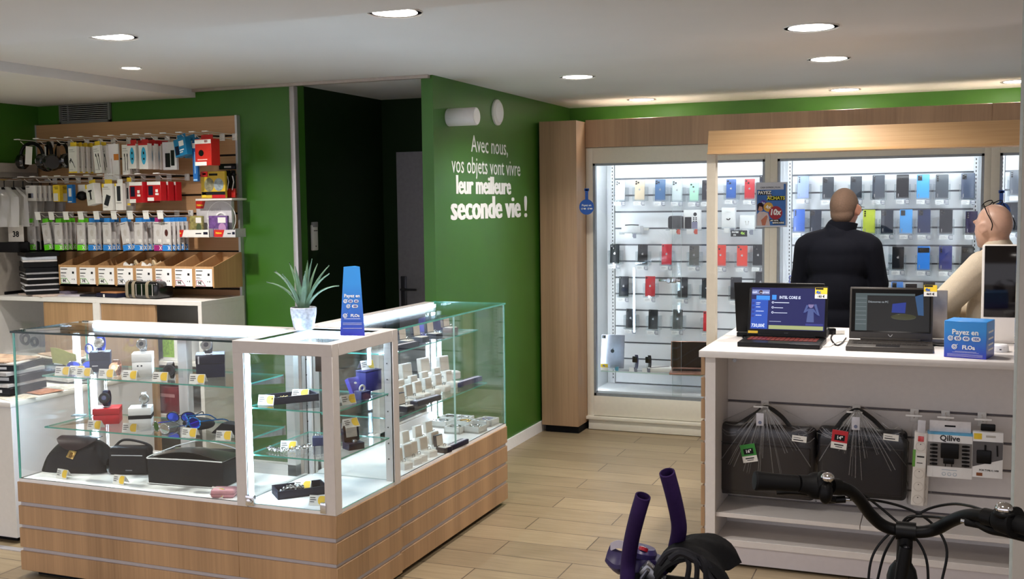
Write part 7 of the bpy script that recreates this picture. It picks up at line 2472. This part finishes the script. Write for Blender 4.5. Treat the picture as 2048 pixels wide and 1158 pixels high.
lathe_along('grip', Q(1508, 961, -.20), Q(1596, 967, -.165), [(0.006, 0), (0.017, 0.005), (0.0195, .05), (0.0185, .12), (0.0165, .5), (0.0165, .9), (0.0155, 1)], RUB)
lathe_along('twist_shifter', Q(1597, 967, -.165), Q(1640, 972, -.14), [(0.0165, 0), (0.0175, .1), (0.019, .45), (0.024, .6), (0.0265, .75), (0.0265, .95), (0.02, 1)], RUB)
mb = MB()
a = Q(1646, 968, -.15) - o
mb.ball(a, (.016, .022, .026), 16)
mb.ball(a + Vector((.006, -.012, -.012)), (.014, .018, .024), 14)
mb.build('shifter_housing', BK, t)
MB().ball(Q(1655, 955, -.17) - o, (.013, .012, .010), 14).build('gear_window', CHROME, t)
lathe_along('clamp', Q(1660, 972, -.135), Q(1676, 974, -.12), [(.0165, 0), (.0165, 1)], BK)
mb = MB().tube(curve([v - o for v in (Q(1552, 985, -.13), Q(1580, 983, -.12), Q(1620, 987, -.12), Q(1650, 996, -.12), Q(1672, 999, -.12))], 5), [.005, .006, .0065] + [.0065] * 18, 8)
mb.build('brake_lever', BK, t)
tb('lever_barrel', [Q(1655, 1000, -.11), Q(1690, 998, -.10)], .0075, BK)
tb('cable_end', [Q(1690, 998, -.10), Q(1700, 999, -.10)], .0035, STEEL)
lathe_along('clamp', Q(1969, 1033, -.115), Q(1990, 1038, -.13), [(.0165, 0), (.0165, 1)], BK)
lathe_along('twist_shifter', Q(1992, 1036, -.135), Q(2034, 1046, -.16), [(0.019, 0), (0.024, .15), (0.0255, .5), (0.0255, .8), (0.029, .85), (.029, .95), (0.02, 1)], RUB)
lathe_along('grip', Q(2034, 1048, -.16), Q(2120, 1072, -.21), [(0.0165, 0), (0.0165, .5), (0.0185, .9), (0.017, 1)], RUB)
MB().ball(Q(2008, 1017, -.16) - o, (.016, .016, .012), 16).build('bell', CHROME, t)
MB().ball(Q(2008, 1027, -.16) - o, (.019, .019, .010), 16).build('bell_base', BK, t)
tb('lever_barrel', [Q(1932, 1043, -.09), Q(1958, 1048, -.10)], .0085, RUB)
tb('cable_end', [Q(1921, 1041, -.09), Q(1933, 1043, -.09)], .0045, STEEL)
mb = MB().tube(curve([v - o for v in (Q(1955, 1047, -.10), Q(1980, 1060, -.12), Q(2010, 1066, -.13), Q(2060, 1078, -.15))], 5), .008, 8)
mb.build('brake_lever', BK, t)
# stem, its clamp and the quick release tube
mb = MB()
mb.M = Matrix.Translation(Q(1792, 1060) - o) @ (Q(1832, 1064) - Q(1792, 1060)).to_track_quat('Z', 'Y').to_matrix().to_4x4()
L_ = (Q(1832, 1064) - Q(1792, 1060)).length
mb.lathe([(.0185, 0), (.0185, L_)], 20)
mb.build('bar_clamp', BK, t)
tb('stem', [Q(1811, 1062), Q(1809, 1100), Q(1806, 1150), Q(1804, 1185)], .0155)
tb('release_tube', [Q(1812, 1094, -.03), Q(1806, 1128, -.03), Q(1801, 1160, -.03)], [.0125] * 13)
MB().ball(Q(1813, 1095, -.035) - o, (.006, .006, .004), 10).build('release_bolt', mat('#2c2c30', .3, metal=.6), t)
lathe_along('stem_joint', Q(1802, 1190), Q(1806, 1124), [(.03, 0), (.03, .55), (.026, .8), (.017, 1)], BK)
for i, pts in enumerate((
        [(1676, 966, -.05), (1700, 974, -.0), (1745, 1003, .05), (1790, 1040, .05), (1830, 1075, .03), (1853, 1120, .02), (1857, 1190, .02)],
        [(1698, 999, -.08), (1745, 1000, .02), (1800, 1012, .06), (1848, 1034, .06), (1880, 1066, .05), (1894, 1105, .04), (1884, 1160, .03), (1875, 1200, .03)],
        [(1966, 1020, -.10), (1940, 1012, -.05), (1905, 1008, .02), (1862, 1016, .06), (1828, 1034, .06), (1776, 1070, .05), (1746, 1110, .04), (1737, 1160, .03), (1742, 1200, .02)],
        [(1922, 1041, -.08), (1890, 1036, .0), (1850, 1033, .05), (1815, 1035, .05), (1796, 1062, .05), (1770, 1105, .04), (1755, 1160, .03), (1748, 1200, .02)])):
    tb('brake_cable', [Q(*p) for p in pts], .0028, mat('#0c0c0d', .45), None, 8)
# frame, fork and wheels below the picture edge
zs_ = (Q(1804, 1185)).z
B = lambda x, y, z: Vector((x, y, z))
MB().tube([B(0.0, 0, zs_ + .01), B(0, .03, .62), B(0, .06, .50)], .019, 12).build('steerer', BK, t)
mb = MB()
for k in (-1, 1):
    mb.tube(curve([B(0, .06, .50), B(k * .05, .065, .48), B(k * .055, .09, .36), B(k * .055, .12, .25)], 4), .012, 8)
mb.build('fork', BK, t)
MB().tube(curve([B(0, .05, .58), B(0, -.3, .40), B(0, -.62, .34), B(0, -.78, .36)], 5), .024, 12).tube([B(0, -.72, .30), B(0, -.82, .62)], .018, 10).tube([B(.05, -.72, .30), B(.055, -1.08, .25)], .011, 8).tube([B(-.05, -.72, .30), B(-.055, -1.08, .25)], .011, 8).build('frame', BK, t)
MB().tube([B(0, -.82, .6), B(0, -.85, .8)], .013, 10).build('seat_post', STEEL, t)
MB().ball(B(0, -.87, .83), (.075, .13, .03), 16).build('saddle', RUB, t)
for yy in (.12, -1.08):
    w = MB().ring(B(0, yy, .25), .228, .022, 'x', 40, 10).build('tyre', RUB, t)
    mb = MB().ring(B(0, yy, .25), .203, .009, 'x', 40, 6).cyl(B(-.03, yy, .25), B(.03, yy, .25), .018)
    for k in range(20):
        a = 2 * math.pi * k / 20
        mb.tube([B(0.015 * (-1) ** k, yy, .25), B(0, yy + .2 * math.cos(a), .25 + .2 * math.sin(a))], .001, 4)
    mb.build('rim', STEEL, t)

# ---------------------------------------------------------------- folded pushchair beside it
yp = 2.2
def W(px, py, dy=0.0):
    return P(px, py, 'y', yp + dy)
c = W(1310, 1120)
o = Vector((c.x, c.y, 0))
t = thing('pushchair', 'folded pushchair with two purple foam handles and a black hood', 'pushchair', (c.x, c.y, 0))
PUR = mat('#2a1745', .75, var=.08, scale=150, bump=.1)
def handle(pts, r):
    mb = MB()
    cv = curve([v - o for v in pts], 8)
    mb.tube(cv, r, 18, cap=False)
    d = (cv[1] - cv[0]).normalized()
    mb.tube([cv[0], cv[0] + d * .03], r * .78, 18, cap=False).tube([cv[0] - d * .0004, cv[0]], [r * .8, r], 18, cap=False)
    return mb.build('foam_handle', PUR, t)
h1 = handle([W(1286, 992, -.06), W(1275, 1030, -.05), W(1264, 1075, -.02), W(1257, 1120, .0), W(1255, 1165, .0), W(1258, 1230, .02)], .0165)
h2 = handle([W(1334, 945, -.07), W(1345, 985, -.05), W(1355, 1030, -.02), W(1358, 1060, .0), W(1352, 1092, .03), W(1347, 1118, .05)], .0165)
for h, pts in ((h1, (W(1286, 992, -.06), W(1275, 1030, -.05))), (h2, (W(1334, 945, -.07), W(1345, 985, -.05)))):
    a, b = [v - o for v in pts]
    d = (b - a).normalized()
    MB().tube([a + d * .028, a + d * .03], .0132, 18).build('handle_opening', MATTE, h)
def tb2(n, pts, r, m, seg=12):
    return MB().tube(curve([v - o for v in pts], 6), r, seg).build(n, m, t)
tb2('frame_tube', [W(1352, 1108, .05), W(1335, 1128, .05), W(1312, 1150, .06), W(1290, 1185, .07), W(1262, 1230, .1)], .0155, mat('#3a2a55', .3, metal=.6))
for a, b in (((1354, 1104), (1347, 1113)), ((1341, 1120), (1330, 1133))):
    tb2('frame_collar', [W(*a, .05), W(*b, .05)], .0185, BLACK)
mb = MB()
mb.M = Matrix.Translation(W(1306, 1152, .03) - o) @ Euler((0, R(42), R(8))).to_matrix().to_4x4()
mb.box(-.030, .030, -.016, .016, -.014, .016, .004)
mb.build('folding_latch', mat('#8d8d90', .3, metal=.9), t)
tb2('latch_lever', [W(1296, 1140, .0), W(1290, 1148, .0), W(1283, 1160, .0), W(1290, 1170, 0)], .005, mat('#6a6a70', .3, metal=.8), 8)
# cup holder with a flap lid
cp = W(1282, 1112, .10) - o
mb = MB().at(cp + Vector((0, 0, -.06)), (R(-6), R(8), 0))
mb.lathe([(0, -.02), (.034, -.02), (.042, .02), (.045, .055), (.043, .062), (0, .062)], 28)
cup = mb.build('cup_holder', mat('#2e2650', .35), t)
MB().at(cp + Vector((0.0, -.006, .002)), (R(-8), R(10), 0)).lathe([(0, .0), (.034, 0), (.036, .012), (.03, .022), (0, .024)], 24).build('cup_lid', mat('#3c3466', .3), cup)
bt = cp + Vector((.012, -.026, .024))
MB().at(bt, (R(-30), R(10), 0)).lathe([(0, -.004), (.011, -.004), (.011, .004), (0, .006)], 20).build('red_button', mat('#a01428', .35), cup)
MB().at(bt + Vector((.0005, -.002, .0062)), (R(-30), R(10), 0)).box(-.006, .006, -.002, .002, 0, .001).box(-.002, .002, -.006, .006, 0, .001).build('white_cross', WHITEP, cup)
rows = []
for j in range(8):
    v = j / 7
    rows.append([(W(1219 + 48 * u, 1092 + 14 * math.sin(u * 2.4) + 44 * v * (0.45 + .55 * math.sin(math.pi * min(1, .2 + u * .8))) - 2 * u, .06 + .05 * math.sin(math.pi * v) * 0) - o + Vector((0, -.03 * math.sin(math.pi * v), 0))) for u in [q / 8 for q in range(9)]])
MB().sheet(rows, .003).build('purple_flap', mat('#2b2150', .45), t)
rows = [[W(1221 + 36 * u, 1086 - 8 * math.sin(u * 3) + 16 * v + 4 * u, .05) - o for u in [q / 6 for q in range(7)]] for v in (0, .5, 1)]
lb = MB().sheet(rows, .0015).build('care_label', mat('#b9b3bd', .35, var=.05), t)
# hood: folded black fabric over bent ribs
rows = []
for j in range(14):
    v = j / 13
    a = R(8) + R(150) * v
    rows.append([(W(1392, 1165, .0) - o + Vector((-.075 * math.cos(a) * 1.05 + .012 * math.sin(q * .9), .10 - .2 * q / 10, .085 * math.sin(a) * (1 - .25 * (q / 10 - .5) ** 2) + .004 * math.sin(q * 2.2 + v * 9)))) for q in range(11)])
MB().sheet(rows, .006).build('hood_fabric', mat('#0b0b0e', .8, var=.2, scale=120, bump=.3), t)
for n_, pts in (('hood_rib', [(1318, 1128, -.10), (1335, 1108, -.10), (1360, 1101, -.10), (1390, 1112, -.10), (1415, 1130, -.09), (1440, 1175, -.08)]), ('hood_rib', [(1340, 1118, -.12), (1362, 1106, -.12), (1398, 1126, -.115), (1428, 1168, -.11)])):
    tb2(n_, [W(*p) for p in pts], .007, mat('#1b1b20', .5), 8)
mb = MB()
rows = [[W(1362 + 50 * u, 1104 - 10 * math.sin(math.pi * u * .9) + 14 * v + 12 * u * u, .12) - o for u in [q / 8 for q in range(9)]] for v in (0, .5, 1)]
mb.sheet(rows, .008).build('cream_padding', mat('#cbbba6', .8), t)
mb = MB()
for k in range(3):
    mb.tube(curve([v - o for v in (W(1372 + 14 * k, 1112, -.115), W(1378 + 16 * k, 1132, -.12), W(1372 + 20 * k, 1170, -.12))], 5), .006, 6)
mb.build('harness_strap', mat('#141418', .7), t)
# legs and wheels down to the floor, below the picture edge
a0 = W(1258, 1230, .02) - o
a1 = W(1262, 1230, .1) - o
for s_, a in ((-1, a0), (1, a1 + Vector((.14, 0, 0)))):
    x = -.08 if s_ < 0 else .12
    MB().tube(curve([a, Vector((x, -.02, .55)), Vector((x, .03, .12))], 5), .011, 10).build('leg_tube', mat('#8a8a90', .3, metal=.9), t)
    MB().tube(curve([Vector((x, .0, .6)), Vector((x, -.05, .3)), Vector((x, -.12, .08))], 5), .010, 10).build('leg_tube', mat('#8a8a90', .3, metal=.9), t)
    for yy in (.05, -.13):
        MB().at((x, yy, .075), (0, R(90), 0)).lathe([(.02, -.018), (.066, -.018), (.075, -.008), (.075, .008), (.066, .018), (.02, .018)], 24).build('wheel', RUB, t)
MB().box(-.10, .20, -.10, .10, .30, .84, .05, 3).build('folded_seat', mat('#0c0c10', .8), t)
